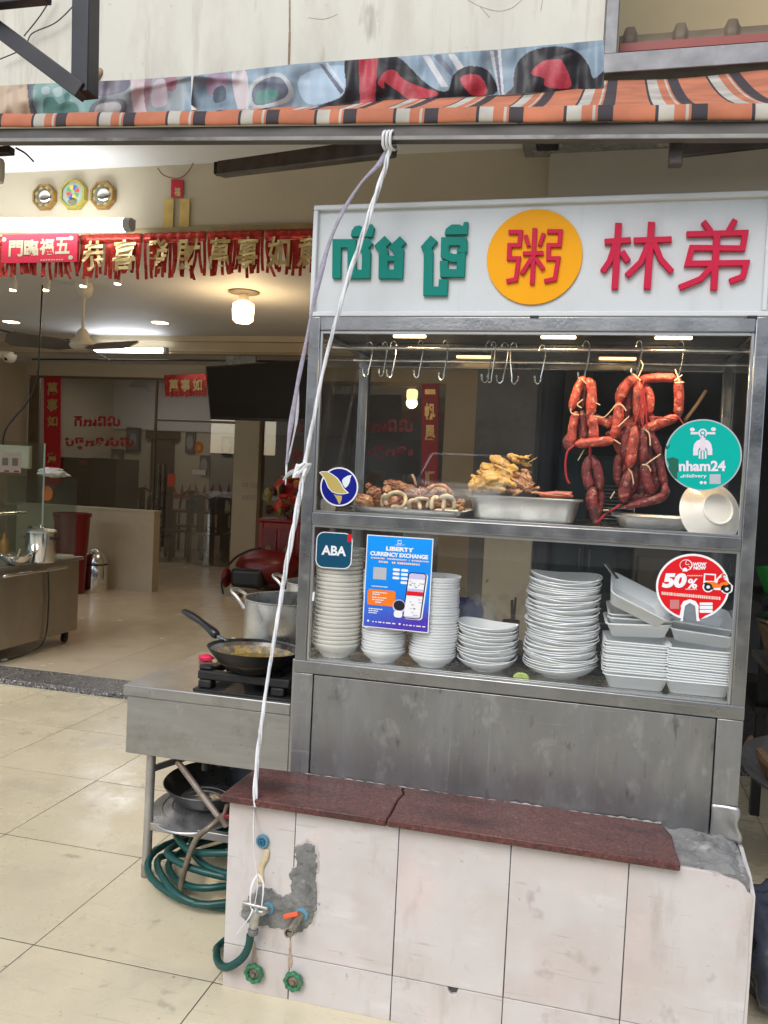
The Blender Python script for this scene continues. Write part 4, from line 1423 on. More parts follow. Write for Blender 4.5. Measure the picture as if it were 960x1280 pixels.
# -- sausages
SAUS = mat("cured_sausage", (.40, .050, .030), .45, 0, var=.3, vscale=45, col2=(.17, .018, .016), s2=30, t2=(.50, .68), col3=(.55, .27, .17), s3=70, t3=(.56, .66), bump=.6, bscale=90, coat=.08)
SAUSD = mat("dark_sausage", (.21, .026, .026), .45, 0, var=.3, vscale=45, col2=(.07, .012, .012), s2=30, t2=(.46, .62), col3=(.40, .18, .13), s3=70, t3=(.57, .67), bump=.6, bscale=90, coat=.08)
TWINE = mat("cream_twine", (.58, .45, .30), .7)
REDS = mat("red_string", (.32, .015, .02), .5)
def sz(x, y):
    return 700 + x * .17972, 440 + y * .17972
def sausage(P, w, Y, m, par, k):
    pts_ = []
    for i, (x, y) in enumerate(P):
        q = at(*sz(x, y), Y=Y)
        pts_.append(q)
    ea, eb = (pts_[0] - pts_[1]), (pts_[-1] - pts_[-2])
    pts_[0] = pts_[0] + ea.normalized() * .008
    pts_[-1] = pts_[-1] + eb.normalized() * .008
    L_ = smoothpath(pts_, 14 if len(P) > 2 else 26)
    if len(P) == 2:
        bend = (pts_[1] - pts_[0]).cross(Vector((0, 1, 0))).normalized() * RND.uniform(-.007, .007)
        L_ = [p + bend * math.sin(math.pi * i / (len(L_) - 1)) for i, p in enumerate(L_)]
    r = w * .17972 / FPX * 2.75 / 2 * RND.uniform(.80, .95)
    n = len(L_) - 1
    R_ = []
    ta, tb_ = RND.uniform(.16, .30), RND.uniform(.16, .30)
    for i in range(n + 1):
        u = i / n
        f = 1
        if u < ta:
            f = (u / ta) ** .62
        if 1 - u < tb_:
            f = min(f, ((1 - u) / tb_) ** .62)
        R_.append(r * f * (1 + .12 * noise.noise(Vector((u * 5, k, 1)))) + .0014)
    b = MB().tube(L_, R_, 16)
    for q in range(len(b.v)):           # shrivelled skin: lengthwise furrows and small lumps
        v = Vector(b.v[q])
        c_ = L_[min(n, q // 16)]
        d = v - c_
        ang = (q % 16) / 16 * 6.283
        f = 1 + .085 * noise.noise(Vector((ang * 1.6 + k, (q // 16) * .13, k * 3.1))) + .06 * noise.noise(v * 170) + .05 * math.sin(ang * 5 + k + (q // 16) * .15)
        b.v[q] = tuple(c_ + d * f)
    return b.build("sausage", m, par, smooth=80)
def string(P, Y, r, m, par, name="twine"):
    return MB().tube(smoothpath([at(*sz(x, y), Y=Y) for x, y in P], 5), r, 6).build(name, m, par, smooth=80)
c = at(*sz(190, 170), Y=2.62)
bun = thing("sausage_bunch", "smaller hanging bunch of red cured sausages left of the big bunch", "sausages", c, "sausage bunches hanging in the display")
for k, (P, w, Y, m) in enumerate([
    ([(165, 188), (125, 260), (80, 395)], 62, 2.60, SAUS), ([(200, 196), (222, 280), (212, 445)], 64, 2.595, SAUS), ([(110, 430), (90, 520), (82, 645)], 56, 2.60, SAUS), ([(150, 420), (158, 605)], 50, 2.615, SAUSD),
    ([(210, 455), (225, 610)], 60, 2.59, SAUS), ([(75, 590), (50, 625), (70, 665)], 52, 2.61, SAUSD), ([(240, 468), (345, 512)], 56, 2.61, SAUS), ([(122, 640), (240, 628), (358, 616)], 66, 2.575, SAUS),
    ([(200, 740), (185, 840), (215, 965)], 66, 2.60, SAUSD), ([(225, 735), (262, 830), (275, 945)], 66, 2.605, SAUSD), ([(228, 955), (225, 1060), (262, 1190)], 70, 2.595, SAUSD), ([(262, 955), (285, 1010), (258, 1160)], 46, 2.62, SAUSD),
    ([(155, 200), (150, 300), (140, 380)], 50, 2.63, SAUSD), ([(185, 440), (190, 620)], 56, 2.635, SAUSD)]):
    sausage(P, w, Y, m, bun, k)
string([(100, 650), (55, 690), (38, 780), (45, 870), (65, 915)], 2.58, .0035, REDS, bun, "red_cord")
string([(210, 640), (208, 740)], 2.60, .004, REDS, bun, "red_cord")
for P in ([(235, 445), (300, 455), (340, 425), (385, 370)], [(170, 675), (125, 755)], [(145, 180), (200, 240)], [(75, 390), (80, 425), (130, 440)], [(225, 955), (245, 975)], [(160, 330), (120, 365), (150, 390)], [(200, 330), (280, 370)]):
    string(P, 2.585, .0016, TWINE, bun)
b2_ = thing("sausage_bunch", "larger hanging tangle of red cured sausages at the right of the display", "sausages", at(*sz(570, 170), Y=2.64), "sausage bunches hanging in the display")
for k, (P, w, Y, m) in enumerate([
    ([(530, 182), (460, 230), (408, 345)], 76, 2.60, SAUS), ([(510, 215), (480, 300), (472, 440)], 52, 2.625, SAUSD), ([(545, 215), (545, 350), (555, 470)], 80, 2.60, SAUS), ([(590, 225), (625, 320), (612, 430)], 62, 2.615, SAUS),
    ([(558, 192), (680, 178), (790, 182)], 62, 2.60, SAUS), ([(822, 190), (828, 310), (822, 440)], 66, 2.60, SAUS), ([(408, 365), (405, 450), (375, 590)], 60, 2.59, SAUS), ([(335, 490), (420, 500), (540, 520)], 58, 2.625, SAUS),
    ([(590, 540), (690, 500), (815, 450)], 60, 2.60, SAUS), ([(490, 530), (455, 610), (452, 725)], 54, 2.61, SAUSD), ([(520, 530), (505, 660), (482, 800)], 66, 2.59, SAUS), ([(572, 545), (580, 660), (578, 775)], 52, 2.60, SAUSD),
    ([(605, 545), (655, 620), (690, 705)], 54, 2.605, SAUSD), ([(685, 710), (700, 820), (725, 930)], 60, 2.615, SAUSD), ([(728, 930), (725, 990), (640, 1035), (440, 1078)], 60, 2.60, SAUSD), ([(415, 715), (400, 810), (408, 915)], 58, 2.635, SAUSD),
    ([(485, 835), (455, 940), (440, 1035)], 78, 2.59, SAUSD), ([(580, 785), (600, 880), (635, 980)], 66, 2.60, SAUSD), ([(530, 790), (515, 900), (480, 1000)], 66, 2.63, SAUSD), ([(555, 800), (570, 900), (575, 1010)], 60, 2.64, SAUSD),
    ([(350, 560), (390, 600)], 60, 2.62, SAUSD), ([(430, 540), (430, 620)], 50, 2.63, SAUSD), ([(620, 440), (640, 500), (600, 540)], 56, 2.63, SAUSD), ([(540, 560), (545, 700), (530, 800)], 60, 2.635, SAUSD), ([(345, 470), (380, 470)], 58, 2.63, SAUSD), ([(450, 230), (430, 330), (440, 440)], 60, 2.64, SAUSD), ([(470, 460), (520, 480), (620, 470)], 56, 2.645, SAUS), ([(640, 560), (600, 660), (640, 780)], 58, 2.64, SAUSD), ([(430, 640), (470, 740), (440, 840)], 58, 2.645, SAUSD), ([(650, 790), (670, 880), (650, 960)], 56, 2.635, SAUSD), ([(500, 1000), (560, 1010), (620, 990)], 54, 2.64, SAUSD), ([(380, 610), (420, 690), (430, 760)], 56, 2.64, SAUS)]):
    sausage(P, w, Y, m, b2_, k + 30)
for P in ([(580, 190), (570, 340), (520, 500)], [(578, 220), (585, 360), (575, 520)], [(580, 250), (595, 380), (605, 520)], [(570, 250), (560, 400), (570, 500)], [(620, 455), (700, 455), (810, 470)], [(420, 1060), (330, 1120), (270, 1180)], [(415, 1072), (300, 1140), (262, 1185)], [(825, 450), (850, 490), (880, 530)]):
    string(P, 2.575, .0022, REDS, b2_, "red_cord")
for P in ([(545, 170), (575, 95), (560, 60)], [(505, 150), (560, 200)], [(590, 540), (620, 570), (628, 650)], [(475, 812), (500, 850), (512, 920)], [(570, 785), (610, 790), (632, 830)], [(600, 780), (700, 710)], [(385, 365), (430, 370), (460, 410)], [(405, 520), (480, 448)], [(300, 1100), (340, 1100)], [(360, 600), (420, 640)], [(795, 200), (850, 160)], [(800, 215), (862, 210)], [(800, 120), (830, 200)], [(350, 1020), (380, 970)]):
    string(P, 2.575, .0019, TWINE, b2_)
# hooks that carry the bunches
for px, py1, Y, tu, lb in ((733, 476, 2.612, .2, "metal hook carrying the smaller sausage bunch"), (799, 470, 2.612, -.5, "bent metal hook carrying the top of the big sausage bunch"), (851, 478, 2.612, .3, "metal hook carrying the upright sausage at the right end")):
    tag(hook(px, 431, py1, Y, tu).build("meat_hook", CHROME), lb, "hook")
p, q = at(882, 489, Y=2.75), at(856, 526, Y=2.66)
o = MB().tube([p, p * .5 + q * .5 + Vector((.002, 0, 0)), q], .005, 8).build("wooden_skewer", WOODT)
tag(o, "thin wooden stick leaning at the right of the big sausage bunch", "stick")

# -- trays
def tray(name, label, x0, x1, y0, y1, z, h, m, lip=.012, flare=.012, px=None):
    b = MB()
    def ring(o, zz, r):
        P = []
        for cx, cy, a in ((x1 + o - r, y0 - o + r, -90), (x1 + o - r, y1 + o - r, 0), (x0 - o + r, y1 + o - r, 90), (x0 - o + r, y0 - o + r, 180)):
            for i in range(7):
                t = math.radians(a + 15 * i)
                P.append((cx + r * math.cos(t), cy + r * math.sin(t), zz))
        return P
    rings = [ring(-.03, z + .002, .01), ring(-flare - .006, z + .002, .022), ring(-flare, z + .009, .026), ring(0, z + h, .03), ring(lip, z + h + .002, .036), ring(lip, z + h - .002, .036), ring(.0015, z + h - .002, .031), ring(-flare + .0015, z + .008, .026), ring(-flare - .006, z, .022)]
    K_ = [b.pts(r) for r in rings]
    n = len(rings[0])
    for A, B in zip(K_, K_[1:]):
        for i in range(n):
            b.face((A + i, A + (i + 1) % n, B + (i + 1) % n, B + i))
    b.face([K_[0] + i for i in range(n)])
    b.face([K_[-1] + i for i in range(n)][::-1])
    o = b.build(name, m, smooth=50)
    return tag(o, label, "tray")
TRM = mat("pan_steel", (.46, .46, .45), .4, .85, var=.12, vscale=12, rvar=.08)
xl = at(437, 637, Y=2.50).x
xr = at(577, 640, Y=2.50).x
tray("serving_tray", "shallow steel tray of braised offal at the left of the display", xl, xr, 2.50, 2.86, SH1, .018, TRM, .006, .004)
gx0, gx1 = at(586, 640, Y=2.53).x, at(722, 640, Y=2.53).x
gz_ = at(590, 620, Y=2.53).z - SH1
tray("steel_pan", "deep steel pan holding the yellow chickens", gx0, gx1, 2.53, 2.80, SH1, gz_, TRM)
tray("steel_pan", "low steel pan under the big sausage bunch beside the tilted bowl", at(770, 650, Y=2.52).x, at(872, 650, Y=2.52).x, 2.50, 2.78, SH1, .034, TRM)

# -- chickens
CHK = mat("yellow_chicken_skin", (.66, .40, .11), .36, 0, var=.2, vscale=40, col2=(.74, .55, .27), s2=14, t2=(.48, .68), col3=(.36, .15, .045), s3=22, t3=(.56, .70), bump=.6, bscale=150, coat=.3, sss=.06, layers=(((.20, .07, .03), 45, .62, .72, (1, 1, 1), .7),))
CHKM = mat("torn_chicken_meat", (.46, .25, .13), .45, 0, var=.3, vscale=40, col2=(.20, .07, .04), s2=25, t2=(.5, .62), bump=.5, bscale=90, coat=.2)
def z5(x, y, Y):
    return at(560 + x * .20833, 550 + y * .20833, Y=Y)
def RX(deg, ax='Y'):
    return Matrix.Rotation(math.radians(deg), 3, ax)
U = .20833 * 2.72 / FPX          # metres per zoom pixel at that depth
def chicken(parts, label, m, seed):
    b = MB()
    for (x, y, Y, rx_, ry_, rz_, ang) in parts:
        b.lump(z5(x, y, Y), (rx_ * U, ry_ * U, rz_ * U), RX(ang), .10, 2.2, 3, seed=seed + x * .01)
    o = b.build("cooked_chicken", m, smooth=180)
    q = o.modifiers.new("fuse", 'REMESH')
    q.mode = 'VOXEL'
    q.voxel_size = .0026
    q.use_smooth_shade = True
    s2_ = o.modifiers.new("soft", 'SMOOTH')
    s2_.factor = .5
    s2_.iterations = 3
    d_ = bpy.data.textures.new("skin_wrinkle", 'CLOUDS')
    d_.noise_scale = .017
    dm = o.modifiers.new("wrinkle", 'DISPLACE')
    dm.texture = d_
    dm.strength = .013
    dm.mid_level = .5
    dm.texture_coords = 'GLOBAL'
    return tag(o, label, "chicken", "cooked chickens piled in the steel pan")
chicken([(250, 180, 2.70, 62, 60, 36, 25), (320, 140, 2.70, 80, 64, 34, 27), (395, 112, 2.69, 45, 34, 20, 30), (205, 205, 2.69, 34, 30, 20, 35), (430, 100, 2.68, 62, 14, 9, 12), (470, 100, 2.69, 36, 12, 6, -24), (505, 122, 2.69, 40, 10, 5, -34), (440, 130, 2.70, 40, 20, 14, 20), (470, 148, 2.70, 34, 14, 10, 10)], "yellow cooked chicken on top of the pile in the steel pan", CHK, 1)
chicken([(200, 265, 2.62, 66, 66, 48, 15), (275, 240, 2.61, 80, 72, 50, 22), (345, 212, 2.62, 58, 50, 38, 28), (385, 175, 2.62, 30, 24, 34, 60), (148, 275, 2.61, 26, 40, 38, 10), (175, 230, 2.61, 40, 18, 14, 30), (290, 292, 2.60, 66, 34, 20, 4), (370, 260, 2.60, 46, 26, 16, 30), (240, 205, 2.6, 60, 16, 8, 22), (330, 175, 2.6, 55, 12, 7, 25)], "large yellow cooked chicken lying across the front of the steel pan", CHK, 5)
chicken([(430, 225, 2.66, 54, 40, 30, 10), (470, 188, 2.68, 34, 24, 14, 10), (440, 270, 2.64, 62, 46, 30, 20), (490, 240, 2.64, 46, 20, 16, 72), (505, 300, 2.62, 46, 18, 12, -20), (395, 305, 2.61, 50, 30, 16, 0), (455, 225, 2.61, 74, 10, 6, 28), (430, 262, 2.60, 84, 10, 6, 32), (450, 300, 2.6, 70, 10, 7, -32), (475, 268, 2.61, 30, 10, 6, 50), (530, 318, 2.6, 34, 16, 8, 0)], "torn brown chicken pieces at the right of the pile in the steel pan", CHKM, 9)
b = MB()
for P in ([(540, 318), (600, 330), (680, 322), (745, 318)], [(550, 330), (640, 335), (720, 330), (750, 338)], [(560, 324), (650, 322), (735, 332)]):
    b.tube([z5(x, y, 2.60) + Vector((0, 0, .003 * noise.noise(Vector((x * .05, y, 1))))) for x, y in P], [.005, .008, .008, .004][:len(P)], 8)
o = b.build("meat_strip", mat("red_roast_meat", (.50, .10, .03), .4, 0, var=.25, vscale=30, coat=.3, bump=.3))
tag(o, "thin red roast meat strips lying on the rim of the steel pan", "meat")

# -- braised offal
def z4(x, y, Y):
    return at(440 + x / 6, 580 + y / 6, Y=Y)
TRIPE = mat("pale_intestine", (.62, .53, .37), .38, 0, var=.14, vscale=40, col2=(.48, .36, .20), s2=20, t2=(.5, .7), bump=.3, bscale=90, coat=.25, sss=.1)
BRAIS = mat("braised_meat", (.30, .12, .05), .35, 0, var=.3, vscale=30, col2=(.13, .045, .02), s2=25, t2=(.5, .64), col3=(.46, .25, .12), s3=40, t3=(.6, .72), bump=.6, bscale=70, coat=.3)
BRAIS2 = mat("braised_skin", (.46, .25, .12), .33, 0, var=.25, vscale=24, col2=(.26, .10, .04), s2=18, t2=(.5, .66), bump=.35, bscale=80, coat=.3)
TL = [("pale ring of cooked intestine standing at the front of the left tray", [(265, 310), (255, 270), (285, 225), (345, 212), (395, 240), (400, 290), (370, 325), (320, 318), (300, 325)], 30, 2.535),
      ("thin pale loop of intestine half hidden left of the standing ring", [(228, 322), (226, 270), (245, 232), (262, 240)], 26, 2.55),
      ("pale bent intestine loop at the middle front of the left tray", [(432, 340), (430, 290), (460, 272), (500, 290), (512, 340)], 32, 2.53),
      ("pale flat intestine piece joining the loops at the front", [(470, 262), (520, 258), (570, 270), (560, 330)], 26, 2.545),
      ("pale short intestine loop right of the middle of the left tray", [(598, 345), (600, 280), (625, 250), (640, 262)], 34, 2.535),
      ("pale arched intestine loop at the right front of the left tray", [(682, 348), (690, 280), (672, 250), (720, 240), (762, 275), (765, 345)], 32, 2.53),
      ("curved peach skin roll on the right of the offal heap", [(560, 190), (620, 165), (690, 165), (735, 210), (745, 235)], 34, 2.60),
      ("flat peach skin fold below the curved roll", [(590, 225), (640, 190), (690, 200), (700, 230)], 36, 2.57)]
for k, (lb, P, w, Y) in enumerate(TL):
    L_ = smoothpath([z4(x, y, Y + .012 * math.sin(i * 2 + k)) for i, (x, y) in enumerate(P)], 6)
    r = w / 6 / FPX * 2.7 / 2
    n = len(L_) - 1
    R_ = [r * (min(1, .35 + min(i, n - i) * .35)) * (1 + .14 * noise.noise(Vector((i * .5, k, 2)))) for i in range(n + 1)]
    tag(MB().tube(L_, R_, 12).build("intestine", BRAIS2 if k > 5 else TRIPE, smooth=120), lb, "offal", "offal pieces in the left tray")
for k, (lb, x, y, Y, a, c_, ang) in enumerate([("glossy brown braised lump at the far left of the tray", 90, 275, 2.56, 62, 46, 10), ("small brown braised knuckle behind the left lump", 40, 255, 2.62, 30, 34, 0), ("crusty brown braised piece above the far left lump", 165, 215, 2.60, 58, 44, -20),
                                           ("spiky brown braised tip at the top left of the heap", 125, 165, 2.62, 24, 22, 40), ("long dark braised piece along the back of the heap", 330, 165, 2.66, 95, 40, 6), ("rough brown braised piece above the standing ring", 400, 205, 2.62, 75, 46, -8),
                                           ("brown braised chunk in the centre of the heap", 470, 220, 2.60, 66, 42, 12), ("brown braised chunk behind the bent loop", 530, 225, 2.61, 52, 48, 0), ("smooth peach braised piece at the left back of the heap", 265, 195, 2.64, 32, 34, 30), ("small brown braised slice at the right end of the tray", 815, 290, 2.62, 40, 26, -20), ("flat brown braised slice lowest at the right end of the tray", 800, 325, 2.58, 46, 20, 25), ("dark braised base piece under the middle of the heap", 560, 285, 2.64, 150, 60, 0), ("dark braised base piece under the left of the heap", 250, 285, 2.66, 150, 50, 0)]):
    uu = 2.7 / FPX / 6
    o = MB().lump(z4(x, y, Y), (a * uu, 40 * uu, c_ * uu), RX(ang), .42, 2.1, 4, seed=k * 3.1).build("braised_piece", BRAIS2 if k in (0, 8, 9, 10) else BRAIS, smooth=180)
    tag(o, lb, "offal", "braised pieces in the left tray")
o = MB().tube([z4(480, 160, 2.62), z4(468, 115, 2.62), z4(450, 78, 2.62)], [.005, .004, .0045], 8).build("bone", BRAIS2)
tag(o, "short bone sticking up from the braised heap", "bone")
# -- small jar at the left end and the tilted bowl at the right end
p = at(409, 629, Y=2.52)
jar = MB().lathe([(.022, 0), (.024, .003), (.024, .03), (.018, .038), (.018, .045)], (p.x, 2.53, SH1), 20).build("glass_jar", mat("dull_glass", (.6, .62, .58), .1, 0, var=.05, alpha=.6))
tag(jar, "small clear jar half hidden behind the blue bird sticker", "jar")
BOWLP = [(.049, 0), (.052, .001), (.0525, .008), (.060, .013), (.080, .030), (.102, .050), (.107, .053), (.106, .055), (.099, .051), (.079, .033), (.058, .0165), (.035, .012), (0, .0115)]
bb = MB().lathe([(0, .005), (.045, .005)] + BOWLP, (0, 0, 0), 48)
bo = bb.build("tilted_bowl", CREAMC, smooth=50)
c = at(884, 632, Y=2.525)
bo.scale = (.86, .86, .86)
bo.rotation_euler = (Vector((-.42, 1, -.34))).to_track_quat('Z', 'Y').to_euler()
bo.location = (c.x + .026, 2.488, c.z - .006)
tag(bo, "cream bowl tipped on its side below the teal sticker", "bowl")
# -- wire rack behind the sausages
rk = MB()
xa, xb = at(745, 610, Y=2.84).x, at(775, 610, Y=2.84).x
for i in range(10):
    z = SH1 + .01 + i * .012
    rk.tube([(xa, 2.88, z), (xb + .05, 2.88, z)], .0016, 6)
rk.tube([(xa, 2.885, SH1), (xa, 2.885, SH1 + .13)], .003, 6).tube([(xb + .05, 2.885, SH1), (xb + .05, 2.885, SH1 + .13)], .003, 6)
tag(rk.build("wire_rack", CHROME), "low wire rack standing behind the hanging sausages", "rack")

# ================================================================== LOWER SHELF: BOWLS, BOXES
def bowl_mesh(r, h, foot, wav=None, n=40):
    pr = [(0, .002), (foot * .92, .002), (foot * .95, 0), (foot, 0), (foot * 1.02, .004), (r * .80, h * .42), (r * .95, h * .8), (r, h), (r * .993, h + .0018), (r * .975, h), (r * .93, h * .82), (r * .77, h * .47), (foot * .9, .0075), (0, .007)]
    return MB().lathe(pr, (0, 0, 0), n, wav=wav)
def wavy(r, h, amp, k=4):
    def f(p, a):
        t = min(1, max(0, p.z / h))
        q = (abs(math.cos(a)) ** 3.2 + abs(math.sin(a)) ** 3.2) ** (-1 / 3.2)
        s = 1 + (q - 1) * .55 * t
        return Vector((p.x * s, p.y * s, p.z + amp * math.cos(2 * a) * t * t))
    return f
ORD = ['topmost', 'second', 'third', 'fourth', 'fifth', 'sixth', 'seventh', 'eighth', 'ninth', 'tenth', 'eleventh', 'twelfth', 'thirteenth', 'fourteenth', 'fifteenth', 'sixteenth', 'seventeenth', 'eighteenth', 'nineteenth', 'twentieth']
ORD += ['twenty-' + q for q in ('first', 'second', 'third', 'fourth', 'fifth', 'sixth', 'seventh', 'eighth', 'ninth')] + ['thirtieth'] + ['thirty-' + q for q in ('first', 'second', 'third', 'fourth', 'fifth', 'sixth', 'seventh', 'eighth', 'ninth')] + ['fortieth']
def nth(i, n, what, where):
    k = n - 1 - i
    if k == 0:
        return 'topmost ' + what + ' of ' + where
    if i == 0:
        return 'lowest ' + what + ' of ' + where
    return ORD[k] + ' ' + what + ' from the top of ' + where
def stack(px, py, halfpx, n, ztop_px, proto_fn, m, label, group, jit=.0022, topl=None, jr=.035):
    Y0 = 2.462
    r = halfpx / FPX * 2.62
    for _ in range(3):
        p = at(px, py, Y=Y0 + r)
        d = (Vector((p.x, Y0 + r, .95)) - CPOS).dot(_fw)
        r = halfpx / FPX * d
    cx, cy = at(px, py, Y=Y0 + r).x, Y0 + r
    zt = at(px, ztop_px, Y=Y0 + r * .3).z
    pr_, h = proto_fn(r)
    proto_ = None
    pitch = (zt - SH2 - h) / (n - 1)
    l1, l2, lx, ly = RND.uniform(.15, .35), RND.uniform(0, 6), 0., 0.
    for i in range(n):
        lx += RND.uniform(-jit, jit) * .8
        ly += RND.uniform(-jit, jit) * .5
        lx, ly = max(-.005, min(.005, lx)), max(-.003, min(.003, ly))
        if proto_ is None:
            o = pr_.build("bowl", m, smooth=50)
            proto_ = o
        else:
            o = proto_.copy()
            COL.objects.link(o)
        o.location = (cx + lx + .002 * math.sin(i * l1 + l2), cy + ly, SH2 + .0003 + i * pitch + (RND.uniform(-.0006, .0006) if i else 0))
        o.scale = (RND.uniform(.975, 1.0),) * 2 + (1,)
        o.rotation_euler = (RND.uniform(-1, 1) * jr * .3 if i else 0, RND.uniform(-1, 1) * jr * .3 if i else 0, RND.uniform(-jr, jr) * 5)
        tag(o, nth(i, n, *label), "bowl", group)
    return cx, cy
stack(420, 822, 31, 24, 687, lambda r: (bowl_mesh(r, .044, r * .58), .044), CREAMC, ("cream bowl", "the stack under the blue square sticker"), "cream bowls in the leftmost stack", topl="topmost cream bowl of the stack under the blue square sticker")
stack(479, 829, 28.5, 28, 716, lambda r: (bowl_mesh(r, .038, r * .55), .038), CERAM, ("white bowl", "the stack half hidden behind the blue poster"), "white bowls behind the poster")
stack(539, 836, 30.5, 30, 722, lambda r: (bowl_mesh(r, .036, r * .55), .036), CERAM, ("white bowl", "the stack right of the blue poster"), "white bowls right of the poster", topl="topmost white bowl of the stack right of the blue poster")
stack(608, 843, 40, 11, 784, lambda r: (bowl_mesh(r * .94, .036, r * .5, wavy(r, .036, .005), 48), .036), CERAM, ("wavy white bowl", "the short stack in the middle"), "wavy bowls in the short middle stack", .0035, "topmost wavy white bowl of the short middle stack", .12)
stack(700, 850, 47, 40, 722, lambda r: (bowl_mesh(r * .94, .036, r * .5, wavy(r, .036, .006), 48), .036), CERAM, ("wavy square bowl", "the big stack beside the lime"), "wavy bowls in the big stack", .0035, "topmost wavy white bowl of the big tall stack", .11)
# foam boxes
def foam_mesh(w, d, h):
    b = MB()
    def ring(a, c_, z, r):
        P = []
        for cx, cy, t0 in ((a - r, -c_ + r, -90), (a - r, c_ - r, 0), (-a + r, c_ - r, 90), (-a + r, -c_ + r, 180)):
            for i in range(5):
                t = math.radians(t0 + 22.5 * i)
                P.append((cx + r * math.cos(t), cy + r * math.sin(t), z))
        return P
    a, c_ = w / 2, d / 2
    R_ = [ring(a * .72, c_ * .72, .003, .012), ring(a * .76, c_ * .76, .003, .014), ring(a * .92, c_ * .92, h - .003, .02), ring(a, c_, h, .022), ring(a, c_, h - .004, .022), ring(a * .945, c_ * .945, h - .006, .02), ring(a * .80, c_ * .80, .002, .014), ring(a * .75, c_ * .75, 0, .012)]
    K_ = [b.pts(r) for r in R_]
    n = len(R_[0])
    for A, B in zip(K_, K_[1:]):
        for i in range(n):
            b.face((A + i, A + (i + 1) % n, B + (i + 1) % n, B + i))
    b.face([K_[0] + i for i in range(n)])
    b.face([K_[-1] + i for i in range(n)][::-1])
    return b
fm = foam_mesh(.185, .17, .042).build("foam_box", FOAM, smooth=50)
def foam(loc, rot, label, group=None, first=[True]):
    if first[0]:
        o = fm
        first[0] = False
    else:
        o = fm.copy()
        COL.objects.link(o)
    o.location = loc
    o.rotation_euler = rot
    tag(o, label, "takeaway box", group)
def fstack(px, py, n, ztop, lab, grp, rz):
    c = at(px, py, Y=2.555)
    zt = at(px, ztop, Y=2.48).z
    pitch = (zt - SH2 - .042) / (n - 1)
    for i in range(n):
        foam((c.x + RND.uniform(-.002, .002), 2.565 + RND.uniform(-.002, .002), SH2 + i * pitch), (RND.uniform(-.012, .012), RND.uniform(-.012, .012), rz + RND.uniform(-.02, .02)), nth(i, n, *lab), grp)
    return c.x, zt
xA, zA = fstack(791, 859, 13, 803, ("white foam box", "the nested stack beside the big bowl stack"), "foam boxes in the left stack", .03)
xB, zB = fstack(869, 866, 13, 812, ("white foam box", "the nested stack under the red sticker"), "foam boxes in the right stack", -.02)
foam((xA + .002, 2.59, zA + .012), (.05, -.05, .05), "white foam box lowest of three set on the left foam stack", "upper foam boxes")
foam((xA + .012, 2.60, zA + .026), (.06, -.02, -.04), "second white foam box above the left foam stack", "upper foam boxes")
foam((xA + .008, 2.61, zA + .040), (.10, -.03, .04), "third white foam box above the left foam stack", "upper foam boxes")
foam((xA - .012, 2.56, zA + .090), (.30, .42, .12), "tilted white foam tray at the top of the left foam stack", "upper foam boxes")
foam((xB + .010, 2.60, zB + .016), (.16, .06, -.05), "white foam box set askew on the right foam stack", "upper foam boxes")
foam((xB + .0, 2.62, zB + .040), (.22, .10, .06), "white foam box leaning on top of the right foam stack behind the red sticker", "upper foam boxes")
o = MB().grid(14, 10, lambda s, t: at(787 + 62 * s + 10 * t, 756 + 16 * t + 7 * s, Y=2.66 - .09 * t) + Vector((0, 0, .004 * noise.noise(Vector((s * 5, t * 5, 0)))))).build("foam_tray", FOAM, smooth=60, solid=.004)
tag(o, "loose white foam tray lying between the upper foam boxes", "foam tray")
# lime wedge
b = MB()
p = at(651, 851, Y=2.475)
bm_ = []
for i in range(11):
    a = math.pi * i / 10
    bm_.append((p.x + .024 * math.cos(a) * 1.0, 2.478, SH2 + .0165 * math.sin(a) + .001))
b.prism(bm_, (0, .012, 0))
lime = b.build("lime_wedge", mat("lime_flesh", (.42, .55, .12), .4, 0, var=.25, vscale=60, coat=.2), smooth=0, bevel=.002)
tag(lime, "green lime wedge lying on the shelf between two bowl stacks", "lime")
# things deeper on the lower shelf
p = at(579, 755, Y=2.78)
tub = MB().lathe([(.055, 0), (.065, .004), (.068, .14), (.055, .17), (.05, .175), (.048, .17), (.06, .14), (.055, .02), (0, .015)], (p.x, 2.80, SH2), 32).build("blue_tub", mat("blue_plastic", (.01, .025, .22), .3, 0, var=.1))
tag(tub, "dark blue plastic tub behind the white bowl stack", "tub")
b = MB().lump((p.x + .05, 2.74, SH2 + .09), (.075, .06, .095), None, .35, 2.5, 4, seed=3)
tag(b.build("plastic_bag", mat("clear_bag", (.75, .75, .72), .15, 0, var=.05, alpha=.18), smooth=180), "clear crumpled plastic bag beside the blue tub", "bag")
o = MB().lathe([(.05, 0), (.052, .003), (.052, .003), (.10, .02), (.112, .024), (.10, .025), (.05, .008), (0, .006)], (at(626, 800, Y=2.86).x, 2.86, SH2 + .001), 32).build("steel_plate", TRM, smooth=60)
tag(o, "steel plate lying deep on the lower shelf", "plate")
p = at(640, 750, Y=2.9)
o = MB().tube([p, p + Vector((.004, 0, -.07))], .005, 8).tube([p + Vector((.012, 0, .01)), p + Vector((.01, 0, -.07))], .004, 8).lathe([(.028, -.17), (.03, -.07), (.027, -.07), (.025, -.165), (0, -.165)], p, 20).build("cutlery_cup", mat("brown_cup", (.16, .10, .07), .5, 0, var=.2))
tag(o, "brown cup of cutlery at the back of the lower shelf", "cup")
p, q = at(757, 705, Y=2.55), at(772, 724, Y=2.52)
o = MB().bar(p, q, .012, .004).build("steel_tongs", CHROME)
tag(o, "short steel strip standing among the upper foam boxes", "tongs")
